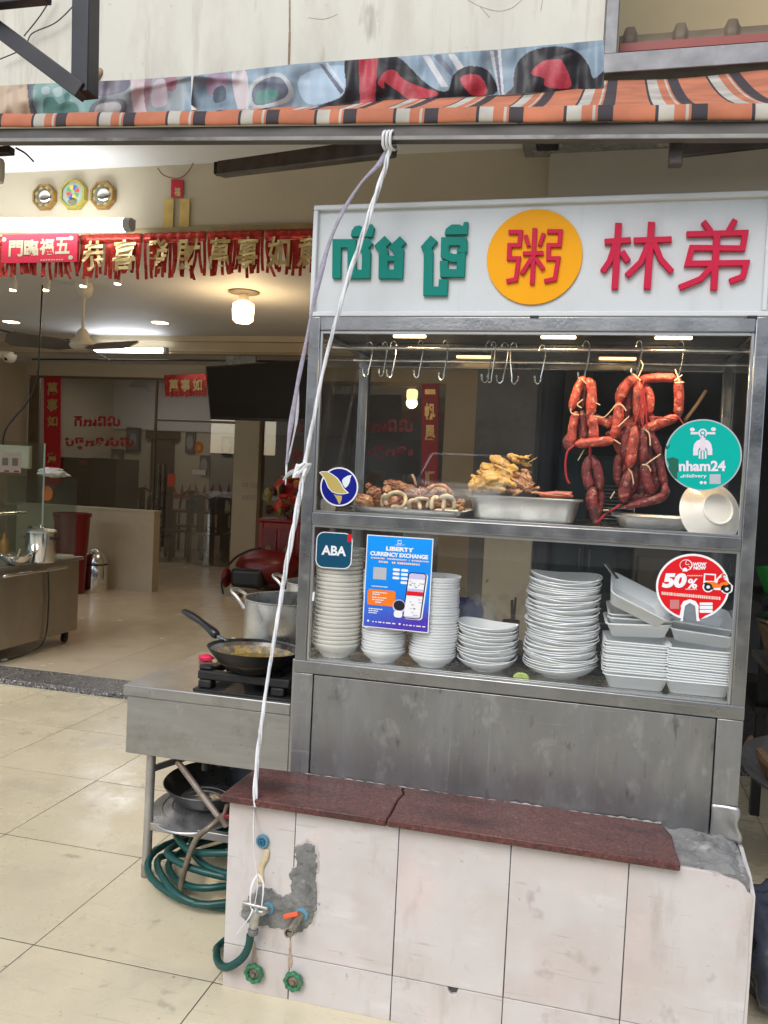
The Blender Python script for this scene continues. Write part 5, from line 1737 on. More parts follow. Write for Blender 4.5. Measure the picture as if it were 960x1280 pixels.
# ================================================================== STOVE TABLE BESIDE THE CART
tb = thing("stove_table", "stainless stove table on thin pipe legs left of the food cart", "table", (-1.28, 2.98, 0))
TX_, TXR, TYF, TYB, TZ = -1.606, -.972, 2.68, 3.30, .712
def tbx(name, x0, x1, y0, y1, z0, z1, m=STEELT, bev=.003):
    return MB().box(x0, x1, y0, y1, z0, z1).build(name, m, tb, smooth=30, bevel=bev)
tbx("table_top", TX_, TXR + .002, TYF, TYB, TZ - .041, TZ, STEELT, .004)
tbx("apron", TX_ + .014, TXR, TYF + .006, TYF + .03, .464, TZ - .0415)
tbx("apron", TX_ + .014, TX_ + .03, TYF + .0305, TYB - .01, .464, TZ - .0415)
tbx("apron", TX_ + .0305, TXR, TYB - .03, TYB - .012, .55, TZ - .0415)
tbx("end_guard", TXR + .003, TXR + .016, TYF - .004, TYB, .464, .868)
LEG = mat("scuffed_pipe", (.42, .40, .37), .45, .7, var=.2, vscale=12, col2=(.25, .17, .11), s2=7, t2=(.62, .75))
for x, y in ((-1.515, 2.735), (-1.04, 2.735), (-1.515, 3.23), (-1.04, 3.23)):
    lg = MB().tube([(x - .004, y, .045), (x, y, .468)], .0165, 14).build("leg", LEG, tb)
    MB().tube([(x - .004, y, .0), (x - .004, y, .046)], .0185, 14).build("rusty_foot", RUSTY, lg)
tbx("shelf_rail", -1.52, -1.04, 2.725, 2.75, .175, .205, LEG)
tbx("shelf_rail", -1.525, -1.50, 2.752, 3.22, .175, .205, LEG)
tbx("shelf_rail", -1.52, -1.04, 3.222, 3.24, .175, .205, LEG)
for k in range(5):
    tbx("shelf_slat", -1.49 + k * .09, -1.465 + k * .09, 2.752, 3.22, .185, .2, LEG)
for k in range(4):
    tbx("hob_rail", -1.25 + k * .05, -1.235 + k * .05, 2.72, 3.2, .445, .462, PLASTK)
p, q = at(222, 952, Y=2.715), at(277, 1026, Y=2.66)
MB().tube([p, q], .011, 10).build("brace", RUSTY, tb)
p, q = at(184, 963, Y=2.74), at(232, 947, Y=2.95)
MB().bar(p, q, .016, .022).build("brace", LEG, tb, bevel=.002)
MB().tube([at(258, 945, Y=2.8), at(258, 962, Y=2.8)], [.014, .017], 12).build("valve_knob", PLASTK, tb)

# ---- gas burner
sx0, sx1 = at(236, 850, Z=TZ + .005).x, -.985
bn = thing("gas_burner", "black cast iron gas burner standing on the stove table", "gas burner", (-1.15, 2.86, TZ))
BZ = TZ + .0005
MB().box(-1.345, -.978, 2.70, 3.05, BZ, BZ + .008).build("drip_tray", BLACKM, bn, smooth=30, bevel=.002)
def bx(name, x0, x1, y0, y1, z0, z1, bev=.006):
    return MB().box(x0, x1, y0, y1, z0, z1).build(name, BLACKM, bn, smooth=40, bevel=bev)
bx("burner_frame", -1.335, -.99, 2.712, 2.745, BZ + .04, BZ + .072)
bx("burner_frame", -1.335, -.99, 3.0, 3.03, BZ + .04, BZ + .072)
bx("burner_frame", -1.335, -1.30, 2.746, 2.999, BZ + .04, BZ + .072)
bx("burner_frame", -1.03, -.99, 2.746, 2.999, BZ + .04, BZ + .072)
for x in (-1.333, -1.06):
    bx("burner_foot", x, x + .05, 2.714, 2.76, BZ + .008, BZ + .0395)
    bx("burner_foot", x, x + .05, 2.98, 3.02, BZ + .008, BZ + .0395)
MB().lathe([(.03, BZ + .01), (.035, BZ + .05), (.07, BZ + .06), (.075, BZ + .08), (.045, BZ + .085), (.03, BZ + .075), (0, BZ + .075)], (-1.15, 2.87, 0), 28).build("burner_head", BLACKM, bn, smooth=50)
for k in range(4):
    a = math.pi / 4 + k * math.pi / 2
    p = Vector((-1.15 + .15 * math.cos(a), 2.87 + .13 * math.sin(a), BZ + .072))
    MB().bar(p, Vector((-1.15 + .055 * math.cos(a), 2.87 + .05 * math.sin(a), BZ + .088)), .018, .022).build("pan_support", BLACKM, bn, bevel=.003)
MB().lump((-1.31, 2.74, BZ + .078), (.03, .02, .012), nz=.4, sub=2).build("crust", BLACKM, bn)

# ---- frying wok with oil and black handle
PC = Vector((at(319, 800, Y=2.77).x, 2.77, 0))
rimz = at(252, 803, Y=2.77).z + .002
PR = .168
pz = rimz
wk = thing("frying_pan", "black frying pan of oil with a long handle on the gas burner", "pan", (PC.x, PC.y, pz - .07))
tilt = Matrix.Rotation(math.radians(-1.5), 3, 'X') @ Matrix.Rotation(math.radians(1.5), 3, 'Y')
pr = []
D = .095
for i in range(12):
    u = i / 11
    pr.append((PR * u ** .62 if i else 0, -D + D * u ** 1.6))
inn = [(r - .003 if r > .01 else 0, z + .0035) for r, z in pr[::-1]]
inn[0] = (PR - .003, .0)
MB().lathe(pr + inn, (PC.x, PC.y, pz), 56, tilt).build("pan_body", SOOT, wk, smooth=60)
OILC = mat("crusted_pan_wall", (.20, .17, .12), .45, .2, var=.4, vscale=40, col2=(.46, .32, .09), s2=30, t2=(.46, .58), col3=(.10, .09, .08), s3=30, t3=(.6, .7), bump=.3)
b = MB()
b.lathe([(r - .0045 if r > .01 else 0, z + .0045) for r, z in pr if -.074 < z < -.022], (PC.x, PC.y, pz), 56, tilt)
b.f = [f for f in b.f if len(f) == 4]
b.m = [0] * len(b.f)
b.build("crust_ring", OILC, wk, smooth=60)
b = MB().lathe([(r - .0042, z + .0042) for r, z in pr if -.030 < z < -.001], (PC.x, PC.y, pz), 56, tilt)
b.f = [f for f in b.f if len(f) == 4]
b.m = [0] * len(b.f)
b.build("bare_ring", mat("bare_pan_wall", (.26, .255, .24), .32, .8, var=.35, vscale=14, col2=(.06, .055, .05), s2=9, t2=(.52, .66)), wk, smooth=60)
k0 = [r for r, z in pr if z <= -.050][-1]
MB().lathe([(0, -.046), (k0 + .014, -.046), (k0 + .014, -.0465), (0, -.048)], (PC.x, PC.y, pz), 48).build("oil", mat("hot_oil", (.20, .125, .012), .12, 0, var=.25, vscale=20, col2=(.42, .30, .06), s2=22, t2=(.56, .66)), wk, smooth=20)
h0, h1, h2 = at(272, 795, Y=2.86), at(252, 778, Y=2.89), at(229, 763, Y=2.92)
MB().tube(smoothpath([at(284, 801, Y=2.84), h0], 4), [.008] * 5, 8).build("handle_bracket", STEELD, wk)
hn = MB().tube(smoothpath([h0, h1, h2], 6), [.012, .017, .018, .016, .014, .013, .0125, .013, .014, .0145, .014, .013, .008], 12).build("handle", PLASTK, wk, smooth=80)
MB().lump(at(292, 799, Y=2.90), (.012, .008, .008), nz=.3, sub=2).build("rivet", ALU, wk)
MB().lump(at(281, 801, Y=2.87), (.009, .007, .007), nz=.3, sub=2).build("rivet", ALU, wk)
o = MB().lump(at(258, 822, Z=TZ + .014), (.03, .022, .014), nz=.4, sub=3).build("red_scrap", plain("pink_red_plastic", (.75, .02, .09), .3), smooth=80)
tag(o, "small pinkish red plastic piece lying behind the black frying pan", "plastic piece")

# ---- aluminium pots
def pot(px_l, px_r, py_top, py_bot, Y, label, tall=True):
    a, c_ = at(px_l, py_top, Y=Y), at(px_r, py_top, Y=Y)
    r = (c_.x - a.x) / 2
    cx = (a.x + c_.x) / 2
    z0 = TZ + .001
    zt = a.z
    t = thing("aluminium_pot", label, "pot", (cx, Y, z0), "aluminium pots on the stove table")
    MB().lathe([(0, z0), (r - .008, z0), (r, z0 + .01), (r, zt - .006), (r + .006, zt - .002), (r + .006, zt + .001), (r - .002, zt), (r - .003, z0 + .012), (0, z0 + .008)], (cx, Y, 0), 56).build("pot_body", ALU, t, smooth=50)
    for s in (-1, 1):
        P = smoothpath([(cx + s * (r - .002), Y - .045, zt - .05), (cx + s * (r + .025), Y - .045, zt - .012), (cx + s * (r + .060), Y - .03, zt + .012), (cx + s * (r + .066), Y, zt + .014), (cx + s * (r + .060), Y + .03, zt + .012), (cx + s * (r + .025), Y + .045, zt - .012), (cx + s * (r - .002), Y + .045, zt - .05)], 5)
        MB().tube(P, .0075, 10).build("handle", ALU, t, smooth=80)
    MB().lathe([(0, zt - .06), (r - .004, zt - .06)], (cx, Y, 0), 40).build("broth", mat("dark_broth", (.22, .18, .12), .1, 0, var=.2), t)
pot(311, 420, 743, 800, 3.14, "large open aluminium pot with loop handle behind the frying pan")
pot(361, 440, 724, 760, 3.46, "second aluminium pot half hidden behind the large pot")

_px = (at(361, 724, Y=3.46).x + at(440, 724, Y=3.46).x) / 2
ps_ = thing("pot_stand", "dark square stand behind the stove table carrying the second pot", "stand", (_px, 3.46, 0))
MB().box(_px - .12, _px + .12, 3.34, 3.58, TZ - .03, TZ).build("stand_top", BLACKM, ps_, smooth=0, bevel=.004)
for dx in (-.10, .10):
    for y in (3.36, 3.56):
        MB().box(_px + dx - .012, _px + dx + .012, y - .012, y + .012, 0, TZ - .0305).build("leg", BLACKM, ps_, smooth=0)

# ---- under the table: wok, lid, hoses
LZ = .206
lc = at(247, 1036, Z=.22)
ld = MB().lathe([(0, .028), (.02, .028), (.05, .022), (.052, .0245), (.058, .0235), (.088, .018), (.091, .021), (.097, .0195), (.125, .012), (.128, .015), (.134, .013), (.168, .003), (.172, .004), (.175, 0), (.17, -.001), (.05, .018), (0, .024)], (at(246, 1030, Y=2.87).x, 2.87, .222), 56, Matrix.Rotation(math.radians(9), 3, 'X'))
o = ld.build("pot_cover", mat("dull_aluminium", (.36, .36, .36), .36, .9, var=.25, vscale=14, rvar=.12), smooth=30)
tag(o, "big ridged aluminium pot lid lying on the lower shelf of the stove table", "pot lid")
wc = (at(262, 985, Y=2.90).x, 2.93)
uw = MB().lathe([(.05, 0), (.10, .02), (.15, .06), (.178, .105), (.182, .108), (.179, .111), (.148, .064), (.098, .024), (0, .006)], (wc[0], wc[1], at(260, 1012, Y=2.9).z), 56, Matrix.Rotation(math.radians(4), 3, 'X'))
o = uw.build("spare_wok", mat("grey_wok", (.09, .09, .09), .35, .8, var=.3, vscale=8, rvar=.12), smooth=60)
tag(o, "empty dark wok resting on the pot lid under the stove table", "wok")
gh = [at(274, 1024, Y=2.66), at(262, 1034, Y=2.63), at(246, 1048, Y=2.62), at(233, 1080, Y=2.62), at(226, 1110, Y=2.63), at(228, 1130, Y=2.64), at(240, 1140, Y=2.66), at(258, 1142, Y=2.70), at(275, 1140, Y=2.76), at(290, 1138, Y=2.82)]
o = MB().tube(smoothpath(gh, 6), .0105, 10).build("gas_hose", GASH, smooth=80)
tag(o, "brown gas hose hanging in a bend under the stove table", "hose")
b = MB()
b.tube([at(276, 1018, Y=2.655), at(284, 1032, Y=2.66)], [.016, .014], 10).tube([at(280, 1020, Y=2.65), at(284, 1006, Y=2.65)], .008, 8)
t_ = b.build("gas_tap", RUSTY, smooth=60)
tag(t_, "rusty gas tap with a small red lever beside the granite ledge", "gas tap")
MB().bar(at(280, 1020, Y=2.64), at(292, 1021, Y=2.64), .016, .016).build("lever", REDP, t_, bevel=.003)
# green hose: coil on the floor, then up to the tap on the wall front
P = []
TW = [(.265, .23, -1.215, 2.80, .02), (.285, .25, -1.215, 2.80, .04), (.24, .21, -1.22, 2.83, .03), (.275, .22, -1.20, 2.84, .075), (.21, .2, -1.17, 2.83, .11), (.26, .21, -1.18, 2.86, .145)]
for k, (a, c_, cx, cy, z) in enumerate(TW):
    for i in range(9):
        t = 2 * math.pi * (i / 9) + .4
        P.append((cx + a * math.cos(t) + RND.uniform(-.03, .03), cy + c_ * math.sin(t) + RND.uniform(-.025, .025), z + .022 * math.sin(2 * t + k * 2) + .014 + RND.uniform(0, .014)))
hz = thing("garden_hose", "dark green garden hose coiled under the stove table and led to the tap", "hose", (-1.2, 2.8, 0))
MB().tube(smoothpath(P, 4), .0125, 10).build("hose_coil", HOSE, hz, smooth=80)
W2 = WY - .035
Pt = [at(313, 1168, Y=W2), at(311, 1182, Y=W2), at(304, 1196, Y=W2), at(292, 1206, Y=W2 - .005), at(281, 1209, Y=W2 + .01), at(273, 1203, Y=W2 + .05), at(271, 1192, Y=W2 + .10), at(276, 1180, Y=W2 + .2), (-1.0, 2.55, .04), (-1.02, 2.68, .03)]
MB().tube(smoothpath(Pt, 6), .0115, 10).build("hose_end", HOSE, hz, smooth=80)

# ================================================================== TAPS ON THE LOW WALL
BRASS = mat("dull_brass", (.35, .30, .22), .4, .8, var=.25, vscale=30, col2=(.18, .16, .12), s2=20, t2=(.5, .65))
p = at(322, 1136, Y=WY - .03)
tp = thing("water_tap", "grey metal water tap with rope around it on the pink tiled wall", "tap", (p.x, WY, p.z))
ZM = mat("zinc_tap", (.50, .49, .46), .35, .9, var=.2, vscale=30)
MB().tube([(p.x + .022, WY + .001, p.z - .008), (p.x + .012, WY - .03, p.z - .006), (p.x, WY - .036, p.z - .004)], .012, 12).build("spout_pipe", ZM, tp)
MB().tube(smoothpath([(p.x + .002, WY - .036, p.z + .002), (p.x + .000, WY - .036, p.z - .012), (p.x - .004, WY - .036, p.z - .028), (p.x - .008, WY - .036, p.z - .052)], 4), [.012, .013, .014, .014, .013, .012, .012, .012, .0125, .013, .013, .0125, .012], 14).build("tap_body", ZM, tp)
MB().lathe([(.0135, 0), (.015, .003), (.015, .014), (.0135, .017)], (p.x - .0085, WY - .036, p.z - .072), 16).build("hose_clamp", GALV, tp)
MB().bar((p.x - .042, WY - .040, p.z + .016), (p.x + .034, WY - .036, p.z + .010), .012, .009).build("tap_lever", ZM, tp, bevel=.003)
MB().tube([(p.x - .001, WY - .036, p.z + .002), (p.x - .001, WY - .036, p.z + .016)], .007, 10).build("tap_stem", ZM, tp)
MB().lathe([(.016, 0), (.018, .004), (.016, .008), (.012, .008)], (p.x + .022, WY, p.z - .008), 20, Matrix.Rotation(math.radians(90), 3, 'X')).build("blue_seal", plain("blue_ptfe", (.10, .28, .38), .5), tp)
p = at(329, 1051, Y=WY)
pl_ = thing("pipe_plug", "blue plastic pipe plug high on the left of the pink tiled wall", "pipe plug", (p.x, WY, p.z))
RXM = Matrix.Rotation(math.radians(90), 3, 'X')
MB().lathe([(.019, 0), (.020, .006), (.017, .010), (.013, .010), (.012, .006), (0, .006)], (p.x, WY - .0002, p.z), 28, RXM).build("plug_rim", plain("faded_blue_plastic", (.09, .24, .31), .5), pl_, smooth=50)
MB().lathe([(.009, .006), (.008, .012), (.004, .013), (.004, .009), (0, .009)], (p.x, WY - .0002, p.z), 20, RXM).build("plug_core", plain("deep_blue_plastic", (.03, .14, .24), .45), pl_, smooth=50)
q0, q1 = at(333, 1061, Y=WY - .002), at(324, 1104, Y=WY - .003)
o = MB().grid(2, 12, lambda s, t: (q0 + (q1 - q0) * t) + Vector((.018 * (s - .5) + .004 * math.sin(t * 8), -.001 - .002 * math.sin(t * 6), 0))).build("masking_tape", mat("yellowed_tape", (.62, .50, .30), .6, 0, var=.15, vscale=40), smooth=60, solid=.0006)
tag(o, "yellowed strip of tape hanging under the blue pipe plug", "tape")
p = at(369, 1148, Y=WY - .02)
vl = thing("orange_valve", "corroded brass outlet with an orange lever on the grey cement patch", "valve", (p.x, WY, p.z))
MB().tube([(p.x + .012, WY + .001, p.z + .004), (p.x + .006, WY - .02, p.z), (p.x + .0, WY - .045, p.z - .014), (p.x - .001, WY - .058, p.z - .022)], [.014, .013, .013, .012], 14).build("valve_body", BRASS, vl)
MB().lathe([(.012, 0), (.013, .012), (.009, .012), (.008, .002), (0, .002)], (p.x - .001, WY - .058, p.z - .022), 16, Matrix.Rotation(math.radians(60), 3, 'X')).build("outlet", mat("brass_dark", (.12, .10, .07), .5, .7), vl)
MB().lathe([(.018, 0), (.019, .005), (.015, .007)], (p.x + .013, WY, p.z + .005), 20, RXM).build("blue_seal", MATS["blue_ptfe"], vl)
MB().bar((p.x + .010, WY - .024, p.z + .018), (p.x - .030, WY - .034, p.z + .006), .014, .010, up=(0, -1, .3)).build("lever", mat("orange_lever_paint", (.72, .11, .03), .4), vl, bevel=.003)
for px, py, lb in ((318, 1216, "left green round valve wheel near the foot of the pink wall"), (367, 1226, "right green round valve wheel near the foot of the pink wall")):
    p = at(px, py, Y=WY - .012)
    v_ = thing("valve_wheel", lb, "valve", (p.x, WY, p.z), "green valve wheels")
    b = MB()
    n = 48
    def scal(pp, a):
        k = 1 + .07 * math.cos(a * 8)
        return Vector((pp.x * k, pp.y * k, pp.z))
    b.lathe([(.0165, .008), (.024, .008), (.0275, .012), (.0275, .020), (.023, .024), (.017, .022), (.0155, .014)], (p.x, WY, p.z), n, RXM, wav=scal)
    b.build("wheel", mat("chipped_green_paint", (.03, .17, .075), .45, 0, var=.25, vscale=40, col2=(.16, .14, .09), s2=40, t2=(.6, .66)), v_, smooth=60)
    MB().lathe([(.008, -.001), (.010, .006), (.0162, .010), (.0150, .016), (.008, .019), (.006, .026), (0, .026)], (p.x, WY, p.z), 16, RXM).build("hub", RUSTY, v_, smooth=40)

# ================================================================== ROPES FROM THE AWNING BAR
RY = 2.29
def ribbon(P, w, name, m, par=None, n=6, tw=1.2):
    L_ = smoothpath(P, n)
    R_ = [w * (.75 + .35 * math.sin(i * .37) * math.sin(i * .11 + 1)) for i in range(len(L_))]
    return MB().tube(L_, R_, 8, flat=.45).build(name, m, par, smooth=80)
def onrope(px, py, t):
    return at(px, py, Y=RY + (WY - .05 - RY) * t)
rw = thing("white_rope", "long white plastic rope running from the awning bar down to the water tap", "rope", at(486, 180, Y=RY))
Pm = [(487, 184), (480, 215), (466, 255), (450, 305), (434, 352), (420, 400), (408, 447), (398, 490), (390, 535), (381, 580), (376, 612), (368, 655), (359, 700), (352, 745), (344, 790), (337, 835), (330, 880), (325, 920), (320, 970), (318, 1008)]
for ph_, rad_, m_ in ((0, .0044, ROPEW), (2.1, .0036, mat("milky_rope", (.58, .59, .60), .3, 0, var=.25, vscale=70, bump=.3, bscale=120)), (4.2, .0034, ROPEW)):
    L_ = smoothpath([onrope(x, y, .0 if y < 600 else (y - 600) / 500) for x, y in Pm], 8)
    L_ = [p + Vector((.0032 * math.cos(i * .34 + ph_), .003 * math.sin(i * .34 + ph_), 0)) * (1 + .5 * math.sin(i * .09)) for i, p in enumerate(L_)]
    MB().tube(L_, [rad_ * (1 + .25 * noise.noise(Vector((i * .3, ph_, 0)))) for i in range(len(L_))], 7, flat=.6).build("rope_length", m_, rw, smooth=80)
ribbon([at(318, 1006, Y=2.225), at(317, 1040, Y=2.182), at(319, 1075, Y=2.180), at(322, 1105, Y=2.178), at(318, 1133, Y=2.176)], .004, "rope_tail", ROPEW, rw)
ribbon([at(322, 1092, Y=2.180), at(329, 1105, Y=2.178), at(327, 1134, Y=2.176)], .0028, "rope_loop", ROPEW, rw)
ribbon([at(322, 1092, Y=2.180), at(314, 1110, Y=2.178), at(314, 1136, Y=2.176), at(328, 1140, Y=2.176)], .0028, "rope_loop", ROPEW, rw)
ribbon([at(316, 1136, Y=2.175), at(312, 1146, Y=2.177), at(303, 1158, Y=2.19), at(296, 1168, Y=2.2)], .0022, "rope_end", ROPEW, rw)
b = MB()
for k in range(7):
    a0 = k * 1.1
    c = onrope(377, 588, 0)
    b.tube(smoothpath([c + Vector((.028 * math.cos(a0 + i * 1.3) * (.5 + .12 * i), .014 * math.sin(a0 * 2 + i), .022 * math.sin(a0 + i * 1.7))) for i in range(5)], 5), .0042, 7, flat=.5)
b.build("rope_knot", ROPEW, rw, smooth=80)
ribbon([onrope(372, 588, 0), onrope(362, 592, 0), onrope(354, 600, 0)], .0065, "rope_end", mat("grey_rope_end", (.34, .36, .36), .5, 0, var=.3, vscale=60), rw)
b = MB()
c = at(486, 178, Y=RY)
for k in range(3):
    b.tube(smoothpath([(c.x - .012 + k * .010, 2.275, c.z - .012), (c.x - .010 + k * .010, 2.270, c.z + .020), (c.x - .004 + k * .010, 2.305, c.z + .030), (c.x - .004 + k * .008, 2.335, c.z + .005), (c.x - .008 + k * .010, 2.30, c.z - .016)], 4, True), .0042, 6, closed=True)
b.build("rope_wrap", ROPEW, rw, smooth=80)
rp = thing("mauve_rope", "frayed mauve plastic rope hanging from the awning bar to the knot", "rope", at(480, 190, Y=RY))
Pm = [(484, 188), (474, 205), (452, 228), (430, 262), (413, 300), (400, 345), (389, 392), (380, 440), (372, 480), (366, 515), (361, 548), (358, 580)]
ribbon([at(x, y, Y=RY + .012) for x, y in Pm], .0080, "rope_length", ROPEP, rp)
ribbon([at(x, y, Y=RY + .016) for x, y in [(372, 480), (371, 520), (366, 550), (359, 578)]], .005, "rope_strand", mat("clear_rope", (.62, .60, .62), .3, 0, var=.2, vscale=50, alpha=.75), rp)
ribbon([at(x, y, Y=RY + .016) for x, y in [(359, 566), (358, 585), (357, 606)]], .0028, "rope_end", ROPEW, rp)
# ================================================================== SHOP FRONT DECORATIONS
TUBE = lamp_mat("tube_white", (.93, .97, 1.0), 5)
p1 = at(163, 281, Y=4.62)
tl = thing("tube_light", "bright white tube light over the red bunting at the shop front", "tube light", (-3.4, 4.62, p1.z), "tube lights")
lp = at(0, 281, Y=4.62)
MB().tube([(-5.2, 4.62, lp.z + .04), (p1.x - .03, 4.62, p1.z)], .042, 20).build("diffuser", TUBE, tl)
MB().tube([(p1.x - .03, 4.62, p1.z), (p1.x + .012, 4.62, p1.z)], [.0435, .040], 20).build("end_cap", plain("grey_cap", (.42, .42, .44), .4), tl)
MB().bar((-5.2, 4.67, lp.z + .07), (p1.x, 4.67, p1.z + .03), .02, .03).build("batten", plain("batten_white", (.7, .7, .7), .5), tl)
la = bpy.data.lights.new("tube_glow", 'AREA')
la.shape = 'RECTANGLE'
la.size, la.size_y = 2.0, .06
la.energy = 5
la.color = (.93, .97, 1)
lo = bpy.data.objects.new("tube_glow", la)
COL.objects.link(lo)
lo.location = (-4.0, 4.60, p1.z + .06)
lo.rotation_euler = (math.radians(160), 0, 0)
lo.parent = tl
lo.matrix_parent_inverse = Matrix.Translation(-tl.location)
# bulb lamp at the far left under the awning
p = at(-2, 212, Y=3.2)
fl_ = thing("hanging_lamp", "small unlit lamp with a frosted glass under a black bracket at the left edge", "lamp", (p.x, 3.2, p.z))
MB().lathe([(.0, -.055), (.022, -.055), (.026, -.03), (.026, .03), (.020, .045), (0, .045)], p, 20).build("lamp_glass", mat("frosted_glass", (.72, .74, .70), .3, 0, var=.05), fl_)
k = at(4, 189, Y=3.2)
MB().box(k.x - .2, k.x + .045, 3.18, 3.22, k.z - .016, k.z + .016).build("bracket", PLASTK, fl_, bevel=.004)
MB().tube([at(p_.x, p_.y, Y=3.19) for p_ in smoothpath([(20, 185, 0), (32, 192, 0), (42, 202, 0)], 5)], .004, 6).build("cable_end", PLASTK, fl_)
# octagonal mirrors
FRG = mat("gilded_frame", (.34, .20, .06), .4, .4, var=.25, vscale=30)
FRY = mat("yellow_frame", (.40, .33, .06), .4, .3, var=.15, vscale=30)
MIR = mat("silver_mirror", (.80, .80, .80), .06, 1, var=0)
DGR = mat("olive_field", (.16, .15, .09), .5, 0, var=.3, vscale=60)
def octa(c, r, ry=None):
    return [(c.x + r * math.cos(math.pi / 8 + k * math.pi / 4), c.y, c.z + (ry or r) * math.sin(math.pi / 8 + k * math.pi / 4)) for k in range(8)]
for px, py, r, kind, lb in ((55, 246, .088, 0, "left octagonal feng shui mirror with gilded frame above the tube light"), (91.5, 243, .100, 1, "middle octagonal wall charm with a yellow frame and coloured wheel above the tube light"), (128, 244, .092, 0, "right octagonal feng shui mirror with gilded frame above the tube light")):
    c = at(px, py, Y=4.775)
    o_ = thing("octagonal_mirror", lb, "wall mirror", (c.x, 4.8, c.z), "octagonal mirrors on the shop beam")
    b = MB()
    A, B, C2, D2 = octa(c, r), octa(c + Vector((0, -.014, 0)), r * .93), octa(c + Vector((0, -.012, 0)), r * .80), octa(c + Vector((0, .020, 0)), r)
    ks = [b.pts(q) for q in (D2, A, B, C2)]
    for a, q in zip(ks, ks[1:]):
        for i in range(8):
            b.face((a + i, a + (i + 1) % 8, q + (i + 1) % 8, q + i))
    b.build("frame", FRY if kind else FRG, o_, smooth=0)
    f = MB().prism(octa(c + Vector((0, -.004, 0)), r * .82), (0, .01, 0))
    f.build("field", plain("pale_green_field", (.30, .36, .29), .3) if kind else DGR, o_, smooth=0)
    if kind:
        for k in range(8):
            a0, a1 = k * math.pi / 4, (k + .8) * math.pi / 4
            col = [(.6, .05, .04), (.06, .12, .4), (.65, .5, .05), (.1, .3, .12)][k % 4]
            cc = c + Vector((0, -.0055, r * .12))
            MB().prism([cc + Vector((r * .14 * math.cos(a0), 0, r * .14 * math.sin(a0))), cc + Vector((r * .48 * math.cos(a0), 0, r * .48 * math.sin(a0))), cc + Vector((r * .48 * math.cos(a1), 0, r * .48 * math.sin(a1))), cc + Vector((r * .14 * math.cos(a1), 0, r * .14 * math.sin(a1)))], (0, .001, 0)).build("wheel_segment", plain("seg%d" % (k % 4), col, .4), o_, smooth=0)
        cc = c + Vector((0, -.0055, -r * .45))
        MB().prism([cc + Vector((r * .34 * math.cos(a), 0, r * .22 * math.sin(a))) for a in [i * math.pi / 10 for i in range(20)]], (0, .001, 0)).build("lower_emblem", DGR, o_, smooth=0)
    else:
        cc = c + Vector((.01, -.004, -.002))
        MB().lathe([(r * .52, 0), (r * .5, .006), (r * .35, .016), (r * .15, .021), (0, .022)], cc, 28, RXM).build("convex_mirror", MIR, o_, smooth=60)
        b = MB()
        for k in range(8):
            a = k * math.pi / 4 + .39
            for j in range(3):
                q = c + Vector((r * (.62 + .06 * j) * math.cos(a), -.0045, r * (.62 + .06 * j) * math.sin(a)))
                t = Vector((-math.sin(a), 0, math.cos(a))) * r * .12
                b.bar(q - t, q + t, .002, .004, up=(math.cos(a), 0, math.sin(a)))
        b.build("trigram_marks", GOLD, o_, smooth=0)
# red charm with two gold slips
c = at(221, 235, Y=4.785)
ch = thing("paper_charm", "small red paper charm with two gold slips hung on the beam by a wire", "charm", (c.x, 4.8, c.z))
def wp(px, py, y=4.785):
    return at(px, py, Y=y)
MB().prism([wp(214, 224), wp(229, 225), wp(228.5, 247), wp(213.5, 246)], (0, .006, 0)).build("red_card", REDPAPER, ch, smooth=0)
Qc = quad(wp(214, 224), wp(229, 225), wp(228.5, 247), wp(213.5, 246))
MB().text("福", Qc, .3, .45, .8, .95, .002, off=.02).build("lettering", GOLD, ch, smooth=0)
MB().prism([wp(205, 248), wp(217, 248.5), wp(216, 286), wp(203, 285)], (0, .003, 0)).build("gold_slip", GOLDP, ch, smooth=0)
MB().prism([wp(225, 248.5), wp(237, 249), wp(236, 286.5), wp(223.5, 286)], (0, .003, 0)).build("gold_slip", GOLDP, ch, smooth=0)
MB().tube([wp(p_.x, p_.y, 4.78) for p_ in smoothpath([(197, 210, 0), (205, 219, 0), (221, 223, 0), (232, 218, 0), (241, 205, 0), (243, 192, 0), (240, 182, 0)], 6)], .0035, 6).build("wire", mat("red_wire", (.25, .07, .04), .5), ch)

